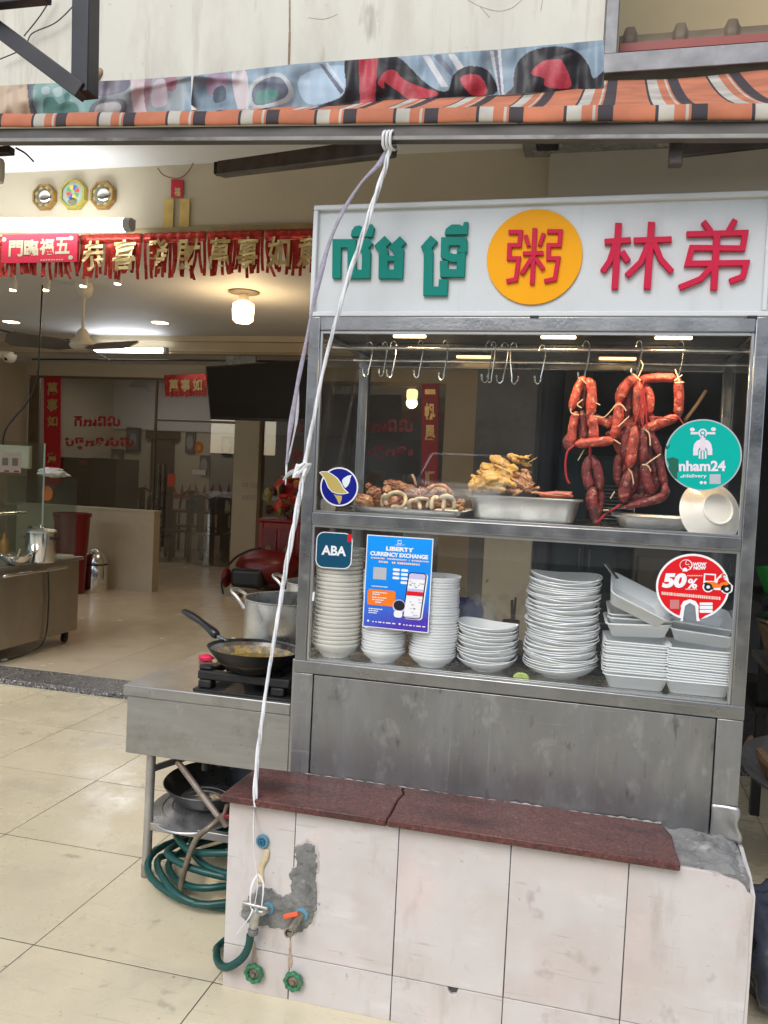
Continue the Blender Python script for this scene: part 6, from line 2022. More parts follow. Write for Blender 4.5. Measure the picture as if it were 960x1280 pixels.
# ---- red foil bunting under the beam, with cut fringes and gold characters
def bunting(name, px0, px1, chars, label, seed):
    rr_ = random.Random(seed)
    a, c_ = at(px0, 290, Y=4.76), at(px1, 290, Y=4.76)
    x0, x1, z1 = a.x, c_.x, 2.93
    t = thing(name, label, "bunting", ((x0 + x1) / 2, 4.76, z1), "red foil buntings under the shop beam")
    H = .285
    n = int((x1 - x0) / .019)
    MB().grid(max(8, n), 2, lambda s, q: (x0 + (x1 - x0) * s, 4.76 + .005 * math.sin(s * 40), z1 - .06 * q)).build("top_band", FOIL, t, smooth=60, solid=.001)
    st_ = None
    for i in range(n):
        w = (x1 - x0) / n
        xx = x0 + i * w
        if rr_.random() < .07:
            continue
        d1, d2, hh = rr_.uniform(-.016, .016), rr_.uniform(-.025, .025), H * rr_.uniform(.80, 1.0)
        if rr_.random() < .10:
            d1 *= 3
            d2 *= 2
        k_ = rr_.uniform(0, 6)
        MB().grid(1, 7, lambda s, q: (xx + w * (.02 + .96 * s) + d1 * q * q, 4.76 + .005 * math.sin(xx * 40) + d2 * q * math.sin(q * 3 + k_) + .004 * s, z1 - .06 - (hh - .06) * q)).build("foil_strip", FOIL, t, smooth=0)
    if chars:
        m_ = len(chars)
        cw = (x1 - x0) / m_
        for i, chh in enumerate(chars):
            u0 = x0 + cw * i + cw * .14
            q = quad((u0, 4.738, z1 - .045), (u0 + cw * .74, 4.738, z1 - .045), (u0 + cw * .74, 4.73, z1 - .235), (u0, 4.73, z1 - .235))
            MB().text(chh, lambda s, t_, d, q=q: q(s, t_, d) + Vector((0, .005 * math.sin(s * 9 + t_ * 5), 0)), 0, 0, 1, 1, 0, off=.025).build("gold_character", GOLD, t, smooth=0)
    return t
bunting("bunting", -60, 99, "", "plain lower part of red foil bunting behind the red plaque", 3)
bunting("bunting", 101, 178, "恭喜", "red foil bunting with two gold characters right of the red plaque", 4)
bunting("bunting", 180, 258, "發財", "red foil bunting with gold characters under the two gold slips", 5)
bunting("bunting", 260, 330, "萬事", "torn red foil bunting with gold characters in front of the glowing bulb", 6)
bunting("bunting", 332, 408, "如意", "red foil bunting with gold characters beside the white cart sign", 8)
pq = thing("lucky_plaque", "bright red plaque with four pale gold characters hung over the bunting", "plaque", at(48, 310, Y=4.72))
Qp = quad(at(3, 293, Y=4.72), at(97, 292, Y=4.72), at(96, 327, Y=4.72), at(1, 329, Y=4.72))
b = MB().prism([Qp(0, 0), Qp(1, 0), Qp(1, 1), Qp(0, 1)], (0, .006, 0))
b.build("plaque_board", mat("bright_red_board", (.62, .012, .05), .5, 0, var=.06), pq, smooth=0)
PG = plain("pale_gold", (.58, .55, .38), .4)
for i, chh in enumerate("門臨福五"):
    s0 = .10 + i * .205
    MB().text(chh, Qp, s0, .22 - .03 * i, s0 + .19, .78 - .02 * i, .002, off=.03).build("gold_character", PG, pq, smooth=0)
for s, t in ((.03, .18), (.92, .16), (.92, .85)):
    MB().prism([Qp(s + .03 * math.cos(a), t + .08 * math.sin(a), .0025) for a in [i * math.pi / 6 for i in range(12)]], (0, .001, 0)).build("gold_flower", PG, pq, smooth=0)
b = MB()
for i in range(9):
    b.prism([Qp(.53 + i * .034, .90, .002), Qp(.55 + i * .034, .90, .002), Qp(.55 + i * .034, .94, .002), Qp(.53 + i * .034, .94, .002)], (0, .0005, 0))
b.build("small_print", PG, pq, smooth=0)

# ================================================================== INTERIOR
WARM = lamp_mat("warm_bulb", (1.0, .66, .30), 9)
c = at(304, 389, Y=7.6)
bl = thing("bulb_lamp", "large glowing warm bulb under its ceiling rose inside the shop", "lamp", (c.x, 7.6, 3.2))
MB().lathe([(0, -.115), (.07, -.11), (.098, -.085), (.105, .02), (.098, .07), (.06, .09), (0, .09)], c, 32).build("bulb_glass", WARM, bl, smooth=60)
MB().lathe([(.055, .091), (.05, .12), (.045, .14), (.045, .16), (0, .16)], c, 24).build("bulb_base", plain("lamp_white", (.7, .68, .62), .5), bl)
MB().lathe([(0, 3.178), (.10, 3.178), (.15, 3.19), (.15, 3.1995)], (c.x, c.y, 0), 32).build("ceiling_rose", plain("rose_shadow_grey", (.16, .14, .12), .6), bl)  # dark grey paints in the disc of shadow above the bulb
MB().tube([(c.x, c.y, c.z + .161), (c.x, c.y, 3.178)], .02, 10).build("lamp_neck", plain("neck_white", (.6, .58, .5), .5), bl)
point_lamp("bulb_glow", (c.x, c.y, c.z - .16), 22, (1, .72, .42), .10, bl)
# ceiling fan
c = at(103, 428, Y=7.2)
fan = thing("ceiling_fan", "white ceiling fan with dark blades on a long rod inside the shop", "ceiling fan", (c.x, c.y, 3.2))
MB().tube([(c.x, c.y, c.z + .04), (c.x, c.y, 3.1)], .014, 10).build("fan_rod", plain("fan_white", (.60, .57, .50), .5), fan)
MB().lathe([(.03, 3.06), (.075, 3.1), (.085, 3.16), (.08, 3.2)], (c.x, c.y, 0), 24).build("fan_canopy", MATS["fan_white"], fan, smooth=50)
MB().lathe([(.0, -.06), (.10, -.06), (.135, -.03), (.13, 0), (.07, .04), (.05, .10), (.025, .13), (0, .13)], c, 28).build("fan_motor", MATS["fan_white"], fan, smooth=50)
FB = mat("fan_blade_paint", (.09, .085, .08), .5, 0, var=.2)
for k in range(3):
    a = math.radians(-14 + 120 * k)
    d, e_ = Vector((math.cos(a), math.sin(a), 0)), Vector((-math.sin(a), math.cos(a), 0))
    ps = [(.08, -.04), (.20, -.085), (.62, -.10), (.68, -.05), (.68, .05), (.62, .09), (.20, .075), (.08, .04)]
    MB().prism([c + d * x + e_ * y + Vector((0, 0, -.045 + y * .5)) for x, y in ps], (0, 0, .012)).build("blade", FB, fan, smooth=0)
# inner tube light on the cornice
p0, p1_ = at(116, 437, Y=10.05), at(206, 437, Y=10.05)
t2 = thing("tube_light", "white tube light on the cornice behind the ceiling fan", "tube light", ((p0.x + p1_.x) / 2, 10.1, p0.z), "tube lights")
MB().tube([(p0.x, 10.08, p0.z), (p1_.x, 10.08, p0.z)], .035, 14).build("diffuser", TUBE, t2)
for x in (p0.x, p1_.x):
    MB().box(x - .02, x + .02, 10.04, 10.12, p0.z - .04, p0.z + .04).build("end_cap", MATS["grey_cap"], t2, smooth=0)
la = bpy.data.lights.new("inner_tube_glow", 'AREA')
la.shape = 'RECTANGLE'
la.size, la.size_y = .9, .05
la.energy = 5
la.color = (.88, .92, 1)
lo = bpy.data.objects.new("inner_tube_glow", la)
COL.objects.link(lo)
lo.location = ((p0.x + p1_.x) / 2, 10.02, p0.z)
lo.rotation_euler = (math.radians(-95), 0, 0)
lo.parent = t2
lo.matrix_parent_inverse = Matrix.Translation(-t2.location)
# little spotlights and recessed lights
SPOTL = lamp_mat("spot_bulb", (1, .80, .5), 7)
for k, (px, py, lb) in enumerate(((16, 362, "spotlight furthest left of the row below the red plaque"), (57, 362, "spotlight beside the dark vertical cable"), (104, 357, "spotlight in front of the fan rod"), (147, 354, "spotlight tilted outward at the right end of the row"))):
    c = at(px, py, Y=6.6)
    t = thing("spotlight", lb, "spotlight", (c.x, c.y, 3.2), "ceiling spotlights")
    tp_ = Vector((c.x + .02, c.y, 3.15))
    MB().tube([c, c * .4 + tp_ * .6], [.035, .03], 14).build("spot_body", MATS["fan_white"], t)
    MB().tube([c + Vector((0, 0, -.012)), c + Vector((0, 0, -.001))], .028, 14).build("spot_bulb", SPOTL, t)
    MB().tube([c * .4 + tp_ * .6, (tp_.x, tp_.y, 3.2)], .01, 8).build("spot_stem", MATS["fan_white"], t)
for px, py, lb in ((14, 403, "round recessed ceiling light at the far left"), (200, 404, "small recessed ceiling light right of the fan")):
    c = at(px, py, Z=3.196)
    o = MB().lathe([(0, 0), (.08, 0), (.095, .003), (.1, .004)], (c.x, c.y, 3.1955), 24).build("recessed_light", SPOTL, smooth=0)
    tag(o, lb, "ceiling light", "recessed ceiling lights")
# security camera, cables
c = at(12, 447, Y=9.6)
cc_ = thing("security_camera", "small white dome security camera high on the left wall", "camera", c)
MB().lathe([(0, -.07), (.05, -.06), (.085, -.02), (.09, .02), (.09, .04)], c, 24).build("camera_dome", MATS["lamp_white"], cc_, smooth=50)
MB().lump(c + Vector((0, -.06, -.02)), (.03, .03, .03), nz=0, sub=2).build("lens", SCREEN, cc_)
MB().box(c.x - .35, c.x + .0, 9.6, 9.68, c.z + .0, c.z + .08).build("camera_bracket", MATS["lamp_white"], cc_, smooth=0)
def cable(P, Y, r, lb):
    tag(MB().tube([at(q.x, q.y, Y=Y) for q in smoothpath([(*q, 0) for q in P], 6)], r, 6).build("cable", PLASTK, smooth=80), lb, "cable")
cable([(53, 356), (51, 400), (49, 440), (47, 470), (36, 500), (18, 522), (6, 540), (2, 570)], 6.3, .008, "black cable dropping from the ceiling to the food cabinet")
cable([(-10, 410), (40, 421), (90, 425)], 7.2, .008, "dark cable running sideways to the ceiling fan")
cable([(40, 449), (200, 450), (386, 452)], 10.1, .012, "dark conduit along the lintel above the glass partition")

# ---- glass partition with red lettering and paper couplets
gp = thing("glass_partition", "glass partition at the back of the shop with red stick-on lettering", "glass partition", (-6.7, 11.4, .035))
FRM = mat("bronze_frame", (.20, .15, .09), .4, .5, var=.15)
def pf_(name, x0, x1, z0, z1, y0=11.38, y1=11.42):
    MB().box(x0, x1, y0, y1, z0, z1).build(name, FRM, gp, smooth=0)
pf_("frame_rail", -8.60, -5.12, 2.75, 2.79)
pf_("frame_rail", -4.74, -2.08, 2.75, 2.79)
pf_("frame_post", -8.62, -8.44, .035, 2.75)
pf_("frame_post", -6.455, -6.43, .035, 2.75)
pf_("frame_post", -5.16, -5.12, .035, 2.75)
pf_("frame_post", -3.42, -3.40, .035, 2.75)
pf_("frame_rail", -6.43, -5.16, 2.15, 2.18)
for x0, x1, z0, z1 in ((-8.43, -6.46, .04, 2.745), (-6.425, -5.165, 2.185, 2.745), (-6.425, -5.165, .05, 2.145), (-4.73, -3.425, .04, 2.745), (-3.395, -2.085, .04, 2.745)):
    MB().box(x0, x1, 11.395, 11.403, z0, z1).build("glass_panel", GLASSP, gp, smooth=0)
RT = plain("red_vinyl", (.38, .015, .02), .4)
def rl(tx, px0, py0, px1, py1):
    q = qpx(((px0, py0), (px1, py0), (px1, py1), (px0, py1)), Y=11.385)
    MB().text(tx, q, 0, 0, 1, 1, 0, off=.03).build("red_lettering", RT, gp, smooth=0)
rl("កអរពល", 93, 520, 150, 533)
rl("បច្អនរបេប", 81, 547, 167, 562)
rl("បស", 366, 514, 384, 540)
rl("ទេ", 366, 563, 384, 578)
rl("កអរពល", 452, 524, 516, 540)
rl("បច្អនរ", 452, 558, 516, 574)
def couplet(px0, py0, px1, py1, chars, label):
    q = qpx(((px0, py0), (px1, py0), (px1 - .5, py1), (px0 - .5, py1)), Y=11.36)
    t = thing("paper_couplet", label, "paper couplet", q(.5, .5), "red couplets on the glass partition")
    MB().prism([q(0, 0), q(1, 0), q(1, 1), q(0, 1)], (0, .006, 0)).build("red_strip", REDPAPER, t, smooth=0)
    for i, (chh, t0, t1) in enumerate(chars):
        MB().text(chh, q, .2, t0, .82, t1, .003, off=.035).build("gold_character", GOLD, t, smooth=0)
couplet(55, 471, 76, 606, [("萬", .05, .17), ("事", .20, .32), ("如", .36, .46), ("意", .70, .80), ("多", .83, .92)], "red paper couplet with gold characters at the left end of the glass partition")
couplet(527, 480, 548, 640, [("一", .04, .08), ("帆", .15, .28), ("風", .32, .44), ("順", .68, .80), ("年", .84, .94)], "red paper couplet with gold characters seen through the cart glass")
t = bunting_small = thing("door_bunting", "small red foil bunting over the glass door beside the television", "bunting", at(230, 470, Y=11.3))
q = qpx(((205, 469), (258, 467), (258, 496), (206, 497)), Y=11.3)
MB().prism([q(0, 0), q(1, 0), q(1, .3), q(0, .3)], (0, .01, 0)).build("top_band", FOIL, t, smooth=0)
for i in range(16):
    d_ = RND.uniform(-.01, .01)
    MB().prism([q(i / 16 + .004, .3), q((i + 1) / 16 - .004, .3), q((i + 1) / 16 - .004 + d_, RND.uniform(.88, 1)), q(i / 16 + .004 + d_, .96)], (0, .004, 0)).build("foil_strip", FOIL, t, smooth=0)
for i, chh in enumerate("萬事如"):
    MB().text(chh, q, .12 + i * .28, .2, .34 + i * .28, .75, .006, off=.03).build("gold_character", GOLD, t, smooth=0)
for P, m_, lb in ((((243, 552), (254, 552), (254, 567), (243, 567)), plain("orange_paper", (.62, .17, .015), .5), "orange round lucky sticker on the glass door"), (((240, 587), (257, 587.5), (257, 594), (240, 593)), plain("pale_notice", (.55, .52, .45), .5), "small white notice strip on the glass door"), (((210, 592), (219, 592), (218, 608), (209, 608)), plain("red_notice", (.55, .09, .04), .5), "small red and white notice beside the door handle")):
    q = qpx(P, Y=11.38)
    if "round" in lb:
        o = MB().prism([q(.5 + .5 * math.cos(a), .5 + .5 * math.sin(a)) for a in [i * math.pi / 8 for i in range(16)]], (0, .003, 0)).build("lucky_sticker", m_, smooth=0)
        tag(o, lb, "sticker")
        MB().text("福", q, .3, .25, .7, .75, .002).build("lettering", GOLD, o, smooth=0)
    else:
        o = MB().prism([q(0, 0), q(1, 0), q(1, 1), q(0, 1)], (0, .003, 0)).build("notice", m_, smooth=0)
        tag(o, lb, "notice")
p0, p1_ = at(199, 580, Y=11.37), at(199, 690, Y=11.37)
for dx in (0, .07):
    MB().tube([(p0.x + dx, 11.35, p0.z), (p0.x + dx, 11.35, p1_.z)], .014, 8).build("door_handle", STEELD, gp)
sw = thing("light_switch", "row of pale light switches on the cream pillar", "switch", at(312, 624, Y=11.29))
for k, (px, py) in enumerate(((306, 622), (314, 622), (306, 606), (317, 607))):
    c = at(px, py, Y=11.29)
    MB().box(c.x - .045, c.x + .045, 11.285, 11.2995, c.z - .035, c.z + .035).build("switch_plate", plain("switch_grey", (.42, .38, .30), .4), sw, smooth=0)

# ---- room behind the partition
fg = thing("refrigerator", "big dark double door refrigerator behind the glass partition", "refrigerator", (-8.5, 12.4, .035))
FGM = plain("fridge_dark", (.022, .024, .025), .35)
a_, c_ = at(75, 571, Y=12.2), at(146, 571, Y=12.2)
xm = at(113, 571, Y=12.2).x
MB().box(a_.x, xm - .005, 12.2, 12.9, .06, a_.z).build("fridge_door", FGM, fg, smooth=0, bevel=.01)
MB().box(xm + .005, c_.x, 12.2, 12.9, .06, a_.z + .01).build("fridge_door", plain("fridge_dark2", (.035, .036, .034), .4), fg, smooth=0, bevel=.01)
c = at(104, 578, Y=12.19)
MB().box(c.x - .07, c.x + .07, 12.19, 12.1995, c.z - .035, c.z + .035).build("badge", plain("badge_red", (.4, .03, .03), .4), fg, smooth=0)
q0, q1 = at(188, 548, Y=13.7), at(216, 548, Y=13.7)
dd = thing("wooden_door", "dark wooden door in the far wall behind the glass partition", "door", ((q0.x + q1.x) / 2, 13.75, .035))
MB().box(q0.x, q1.x, 13.73, 13.79, .04, q0.z).build("door_leaf", DWOOD, dd, smooth=0)
MB().box(q0.x - .1, q1.x + .1, 13.7, 13.79, q0.z + .002, q0.z + .14).build("door_head", DWOOD, dd, smooth=0)
ART = plain("art_grey", (.10, .11, .13), .4)
for k, (x0, y0, x1, y1, lb) in enumerate(((105, 532, 124, 555, "dark framed picture above the refrigerator"), (158, 534, 175, 565, "framed picture high between refrigerator and door"), (137, 561, 153, 592, "framed picture partly behind the refrigerator"), (232, 540, 243, 566, "pale framed picture left of the orange sticker"), (277, 545, 288, 569, "dark framed picture furthest right on the far wall"), (250, 569, 260, 594, "framed picture behind the white notice strip"))):
    a_, c_ = at(x0, y0, Y=13.75), at(x1, y1, Y=13.75)
    t = thing("framed_picture", lb, "picture", ((a_.x + c_.x) / 2, 13.78, (a_.z + c_.z) / 2), "pictures on the far wall")
    MB().box(a_.x, c_.x, 13.75, 13.79, c_.z, a_.z).build("frame", plain("frame_dark", (.05, .045, .045), .4), t, smooth=0)
    MB().box(a_.x + .04, c_.x - .04, 13.744, 13.7495, c_.z + .04, a_.z - .04).build("picture", ART, t, smooth=0)
    MB().prism([((a_.x + c_.x) / 2 + .07 * math.cos(i * .628), 13.742, (a_.z + c_.z) / 2 + .12 * math.sin(i * .628)) for i in range(10)], (0, .0015, 0)).build("oval", plain("art_pale", (.30, .30, .30), .5), t, smooth=0)
def chair(loc, rz, lb):
    t = thing("dining_chair", lb, "chair", (0, 0, 0), "dark dining chairs behind the partition")
    MB().box(-.22, .22, -.22, .22, .43, .46).build("seat", DWOOD, t, smooth=0, bevel=.01)
    for x in (-.2, .2):
        for y in (-.2, .2):
            MB().box(x - .02, x + .02, y - .02, y + .02, 0, .43).build("leg", DWOOD, t, smooth=0)
    P = [(-.21, .21, .46), (-.21, .24, .8), (-.17, .25, .97), (0, .26, 1.04), (.17, .25, .97), (.21, .24, .8), (.21, .21, .46)]
    MB().tube(smoothpath(P, 5), .022, 8).build("back_frame", DWOOD, t)
    MB().box(-.06, .06, .225, .245, .46, 1.02).build("back_splat", DWOOD, t, smooth=0)
    t.location = loc
    t.rotation_euler = (0, 0, rz)
    return t
def onf(px, Y):
    return at(px, 600, Y=Y).x
for px, Y, rz, lb in ((149, 13.2, .2, "dark round backed chair right of the refrigerator"), (168, 13.25, -.1, "dark round backed chair between refrigerator and door"), (213, 12.0, 1.4, "dark chair standing sideways by the glass door"), (232, 13.2, 0, "dark chair behind the table on the left"), (283, 13.2, -.2, "dark chair behind the table on the right"), (262, 11.95, 3.1, "dark chair with its back to the shop at the table"), (290, 12.1, 2.9, "dark chair at the right near corner of the table")):
    chair((onf(px, Y), Y, .035), rz, lb)
xt0, xt1 = onf(222, 12.5), onf(295, 12.5)
tt = thing("dining_table", "dark wooden dining table behind the glass door", "table", ((xt0 + xt1) / 2, 13, .035))
MB().box(xt0, xt1, 12.25, 12.9, .76, .80).build("table_top", DWOOD, tt, smooth=0, bevel=.008)
for x in (xt0 + .06, xt1 - .06):
    for y in (12.3, 12.84):
        MB().box(x - .035, x + .035, y - .035, y + .035, .035, .76).build("leg", DWOOD, tt, smooth=0)
for px, r, h, m_, lb, cat in ((240, .11, .17, plain("blue_tin", (.02, .04, .2), .4), "dark blue tin at the left on the dining table", "tin"), (253, .055, .17, plain("white_cup", (.6, .57, .5), .4), "white cup in the middle of the dining table", "cup"), (268, .10, .18, plain("teal_can", (.02, .12, .2), .4), "blue round canister at the right on the dining table", "canister")):
    c = at(px, 640, Y=12.5)
    tag(MB().lathe([(0, .001), (r * .9, .001), (r, .02), (r, h), (r * .8, h + .02), (0, h + .02)], (c.x, 12.5, .80), 20).build("canister", m_, smooth=40), lb, cat)
rt_ = thing("tube_light", "white tube light on the ceiling of the room behind the glass partition", "tube light", (-7.2, 12.5, 2.96), "tube lights")
MB().tube([(-7.8, 12.5, 2.955), (-6.4, 12.5, 2.955)], .025, 12).build("diffuser", lamp_mat("rear_tube", (.86, .88, 1), 4), rt_)
MB().box(-7.85, -6.35, 12.47, 12.53, 2.981, 2.999).build("batten", MATS["batten_white"], rt_, smooth=0)
la = bpy.data.lights.new("rear_tube_glow", 'AREA')
la.shape = 'RECTANGLE'
la.size, la.size_y = 1.4, .06
la.energy = 9
la.color = (.88, .88, 1)
lo = bpy.data.objects.new("rear_tube_glow", la)
COL.objects.link(lo)
lo.location = (-7.1, 12.5, 2.925)
lo.parent = rt_
lo.matrix_parent_inverse = Matrix.Translation(-rt_.location)
# painted red motifs on the lower far wall
b = MB()
for px in (150, 170, 226, 254, 284):
    c = at(px, 615, Y=13.79)
    for a in (-.5, .1, .6):
        b.prism([(c.x + a * .22 - .04, 13.785, c.z - .02), (c.x + a * .22 + .04, 13.785, c.z - .02), (c.x + a * .34, 13.785, c.z + .16)], (0, .003, 0))
    b.prism([(c.x - .2, 13.785, c.z - .12), (c.x + .2, 13.785, c.z - .12), (c.x + .12, 13.785, c.z - .03), (c.x - .12, 13.785, c.z - .03)], (0, .003, 0))
b.build("wall_motif", plain("motif_red", (.32, .07, .03), .6), shop, smooth=0)

# ---- television
a_, c_ = at(257, 457, Y=9.7), at(263, 524, Y=9.7)
tv = thing("television", "large dark flat television hung from the ceiling inside the shop", "television", (-4.3, 9.6, 2.5))
TL_, BL_ = at(257, 458, Y=9.75), at(263, 524, Y=9.68)
TR_, BR_ = at(402, 448, Y=9.35), at(402, 529, Y=9.28)
MB().prism([TL_, TR_, BR_, BL_], (0, .05, 0)).build("tv_body", PLASTK, tv, smooth=0)
q = quad(TL_, TR_, BR_, BL_)
MB().prism([q(.015, .025, .004), q(.985, .025, .004), q(.985, .95, .004), q(.015, .95, .004)], (0, .003, 0)).build("tv_screen", SCREEN, tv, smooth=0)
MB().box(-4.6, -4.2, 9.80, 9.84, 2.5, 2.9).build("tv_mount", STEELD, tv)

# ---- low counter wall, bins
x0, x1 = at(104, 640, Y=8.72).x - .9, at(193, 640, Y=8.72).x
lwz = at(193, 641, Y=8.72).z
cw_ = thing("counter_wall", "plain cream half height wall in front of the glass partition", "low wall", ((x0 + x1) / 2, 8.8, .035))
cwm = mat("dull_cream_panel", (.42, .36, .26), .6, 0, var=.06, vscale=3, col2=(.30, .25, .17), s2=4, t2=(.6, .8))
MB().box(x0, x1, 8.72, 8.86, .036, lwz).build("wall_body", cwm, cw_, smooth=0)
MB().box(x0, x1 + .01, 8.71, 8.87, lwz + .001, lwz + .02).build("wall_cap", cwm, cw_, smooth=0)
c = at(119, 710, Y=8.5)
bnn = thing("trash_bin", "round stainless trash bin with domed lid by the half height wall", "bin", (c.x, 8.5, .035))
zt = at(119, 705, Y=8.5).z
MB().lathe([(0, .036), (.135, .036), (.14, .05), (.14, zt - .01), (.135, zt)], (c.x, 8.5, 0), 28).build("bin_body", CHROME, bnn)
MB().lathe([(.142, zt + .002), (.142, zt + .03), (.115, zt + .11), (.06, zt + .17), (0, zt + .185)], (c.x, 8.5, 0), 28).build("domed_lid", CHROME, bnn, smooth=60)
MB().lathe([(.145, zt - .004), (.147, zt + .004), (.145, zt + .012)], (c.x, 8.5, 0), 28).build("bin_ring", PLASTK, bnn)
c = at(90, 660, Y=8.2)
rb_ = thing("red_bin", "tall red plastic bin behind the food cabinet", "bin", (c.x, 8.2, .035))
zt = at(90, 641, Y=8.2).z
MB().lathe([(0, .04), (.15, .04), (.19, zt - .04), (.205, zt - .04), (.205, zt), (.18, zt), (.14, .06), (0, .06)], (c.x, 8.2, 0), 32).build("bin_body", REDP, rb_)

# ---- stainless food cabinet on castors at the left
fc = thing("food_cabinet", "stainless food cabinet on castors with glass screens at the left", "food cabinet", (-4.4, 5.5, .035))
CM = mat("brown_steel", (.40, .36, .30), .38, .85, var=.1, vscale=5, rvar=.1, stretch=(1, 1, .4))
fx = -4.05
y0, y1 = 4.95, 6.03
MB().box(-4.75, fx, y0, y1, .13, .70).build("cabinet_body", CM, fc, smooth=30, bevel=.006)
MB().box(-4.78, fx + .025, y0 - .02, y1 + .03, .7005, .728).build("worktop", STEELT, fc, smooth=30, bevel=.004)
for x in (-4.12, -4.70):
    for y in (5.03, 5.96):
        w_ = MB().tube([(x - .015, y, .067), (x + .015, y, .067)], .031, 16).build("castor_wheel", PLASTK, fc)
        MB().box(x - .025, x + .025, y - .012, y + .02, .07, .1295).build("castor_fork", PLASTK, w_, bevel=.004)
P = smoothpath([(fx - .0, y0 + .15, .66), (fx + .045, y0 + .16, .668), (fx + .05, y0 + .3, .668), (fx + .05, 5.70, .668), (fx + .045, 5.80, .668), (fx, 5.82, .66)], 5)
MB().tube(P, .013, 10).build("push_rail", CHROME, fc)
MB().box(fx - .012, fx - .004, y0, 5.55, .7285, 1.62).build("glass_screen", GLASSC, fc, smooth=0)
MB().box(fx - .011, fx - .005, 5.56, 5.98, .7285, 1.36).build("glass_screen", GLASSC, fc, smooth=0)
MB().box(-4.72, fx - .02, 5.975, 5.983, .7285, 1.36).build("glass_screen", GLASSC, fc, smooth=0)
MB().tube([(fx - .008, 5.555, .729), (fx - .008, 5.555, 1.62)], .006, 8).build("glass_edge", plain("glass_edge_green", (.45, .55, .50), .2), fc)
MB().tube([(fx - .06, y0, 1.10), (fx - .06, 5.42, 1.10)], .014, 10).build("shelf_rail", CHROME, fc)
MB().box(-4.7, fx - .08, y0, 5.42, 1.16, 1.17).build("glass_shelf", GLASSC, fc, smooth=0)
MB().box(-4.76, -4.74, y0, 5.9, .7285, 1.5).build("back_board", mat("dim_board", (.16, .15, .12), .6, 0, var=.3, vscale=4), fc, smooth=0)
c = at(51, 680, Y=5.5)
cp = thing("soup_pot", "steel soup pot with a flat lid on the food cabinet", "pot", (-4.22, 5.52, .73))
cx = at(51, 680, Y=5.52).x
MB().lathe([(0, .729), (.10, .729), (.105, .74), (.105, .95)], (cx, 5.52, 0), 32).build("pot_body", CHROME, cp)
MB().lathe([(.112, .951), (.112, .965), (.10, .975), (.02, .985), (.014, .99), (.012, 1.0), (.02, 1.01), (0, 1.015)], (cx, 5.52, 0), 32).build("pot_lid", ALU, cp, smooth=40)
for s in (-1, 1):
    MB().box(cx + s * .105 - .004, cx + s * .105 + .03 * s, 5.49, 5.55, .905, .925).build("handle", PLASTK, cp, bevel=.004)
cx2 = at(20, 690, Y=5.25).x
bwl = MB().lathe([(0, .729), (.05, .729), (.10, .77), (.115, .80), (.11, .80), (.05, .735), (0, .735)], (cx2, 5.25, 0), 28).build("steel_bowl", CHROME, smooth=60)
tag(bwl, "small steel bowl of utensils left of the soup pot", "bowl")
for k, (dx, dy, lb) in enumerate(((.10, .05, "pale wooden spatula leaning out of the steel bowl"), (-.05, .10, "second wooden stick in the steel bowl"), (.02, -.08, "short utensil lying over the steel bowl rim"))):
    o = MB().bar((cx2, 5.25, .75), (cx2 + dx * 1.3, 5.25 + dy * 1.3, .845 - k * .015), .012, .005).build("spatula", plain("pale_wood", (.55, .42, .25), .5), smooth=0)
    tag(o, lb, "utensil")
cx3 = at(76, 690, Y=5.8).x
tag(MB().box(cx3 - .08, cx3 + .05, 5.75, 5.9, .729, .755).build("plastic_box", plain("milky_plastic", (.6, .58, .5), .4), bevel=.005), "low milky plastic box right of the soup pot", "box")
c = at(66, 596, Y=5.8)
sb = MB()
for k in range(5):
    sb.lump((c.x + RND.uniform(-.07, .07), 5.8 + RND.uniform(-.06, .06), 1.385 + k * .008), (.09, .07, .022), nz=.5, sc=2.4, sub=3, seed=k * 2.2)
tag(sb.build("plastic_bags", mat("white_plastic_film", (.66, .64, .60), .4, 0, var=.1), smooth=180), "crumpled white plastic bags lying on top of the cabinet glass", "plastic bags")
MB().lump((c.x + .05, 5.79, 1.385), (.05, .05, .02), nz=.5, sub=2).build("green_bag", plain("pale_green_film", (.35, .52, .35), .4), bpy.data.objects["plastic_bags"])
# papers, notices and bottles in the cabinet
qx = lambda px, py: at(px, py, X=-4.04)
q = quad(qx(-1, 565), qx(27, 566), qx(26, 591), qx(-2, 590))
cd = MB().prism([q(0, 0), q(1, 0), q(1, 1), q(0, 1)], (-.003, 0, 0)).build("payment_card", plain("card_white", (.66, .64, .62), .4), smooth=0)
tag(cd, "white double card with two grey squares on the cabinet glass", "card")
for s in (.14, .58):
    MB().prism([q(s, .28, .002), q(s + .26, .28, .002), q(s + .26, .66, .002), q(s, .66, .002)], (-.001, 0, 0)).build("grey_square", plain("print_grey", (.24, .25, .26), .5), cd, smooth=0)
    MB().prism([q(s + .1, .90, .002), q(s + .32, .90, .002), q(s + .32, .97, .002), q(s + .1, .97, .002)], (-.001, 0, 0)).build("red_bar", RT, cd, smooth=0)
c = at(28, 568, Y=5.7)
tag(MB().box(-4.7, -4.3, 5.7, 5.74, 1.42, 1.60).build("picture_frame", plain("pale_frame", (.42, .38, .28), .5), bevel=.01), "pale framed board leaning behind the cabinet glass", "frame")
c = at(60, 617, Y=5.97)
tag(MB().lump((c.x, 5.96, c.z), (.05, .006, .06), nz=.2, sub=3).build("lucky_ornament", plain("orange_ornament", (.62, .14, .02), .4), smooth=60), "orange lucky ornament on the end glass of the cabinet", "ornament")
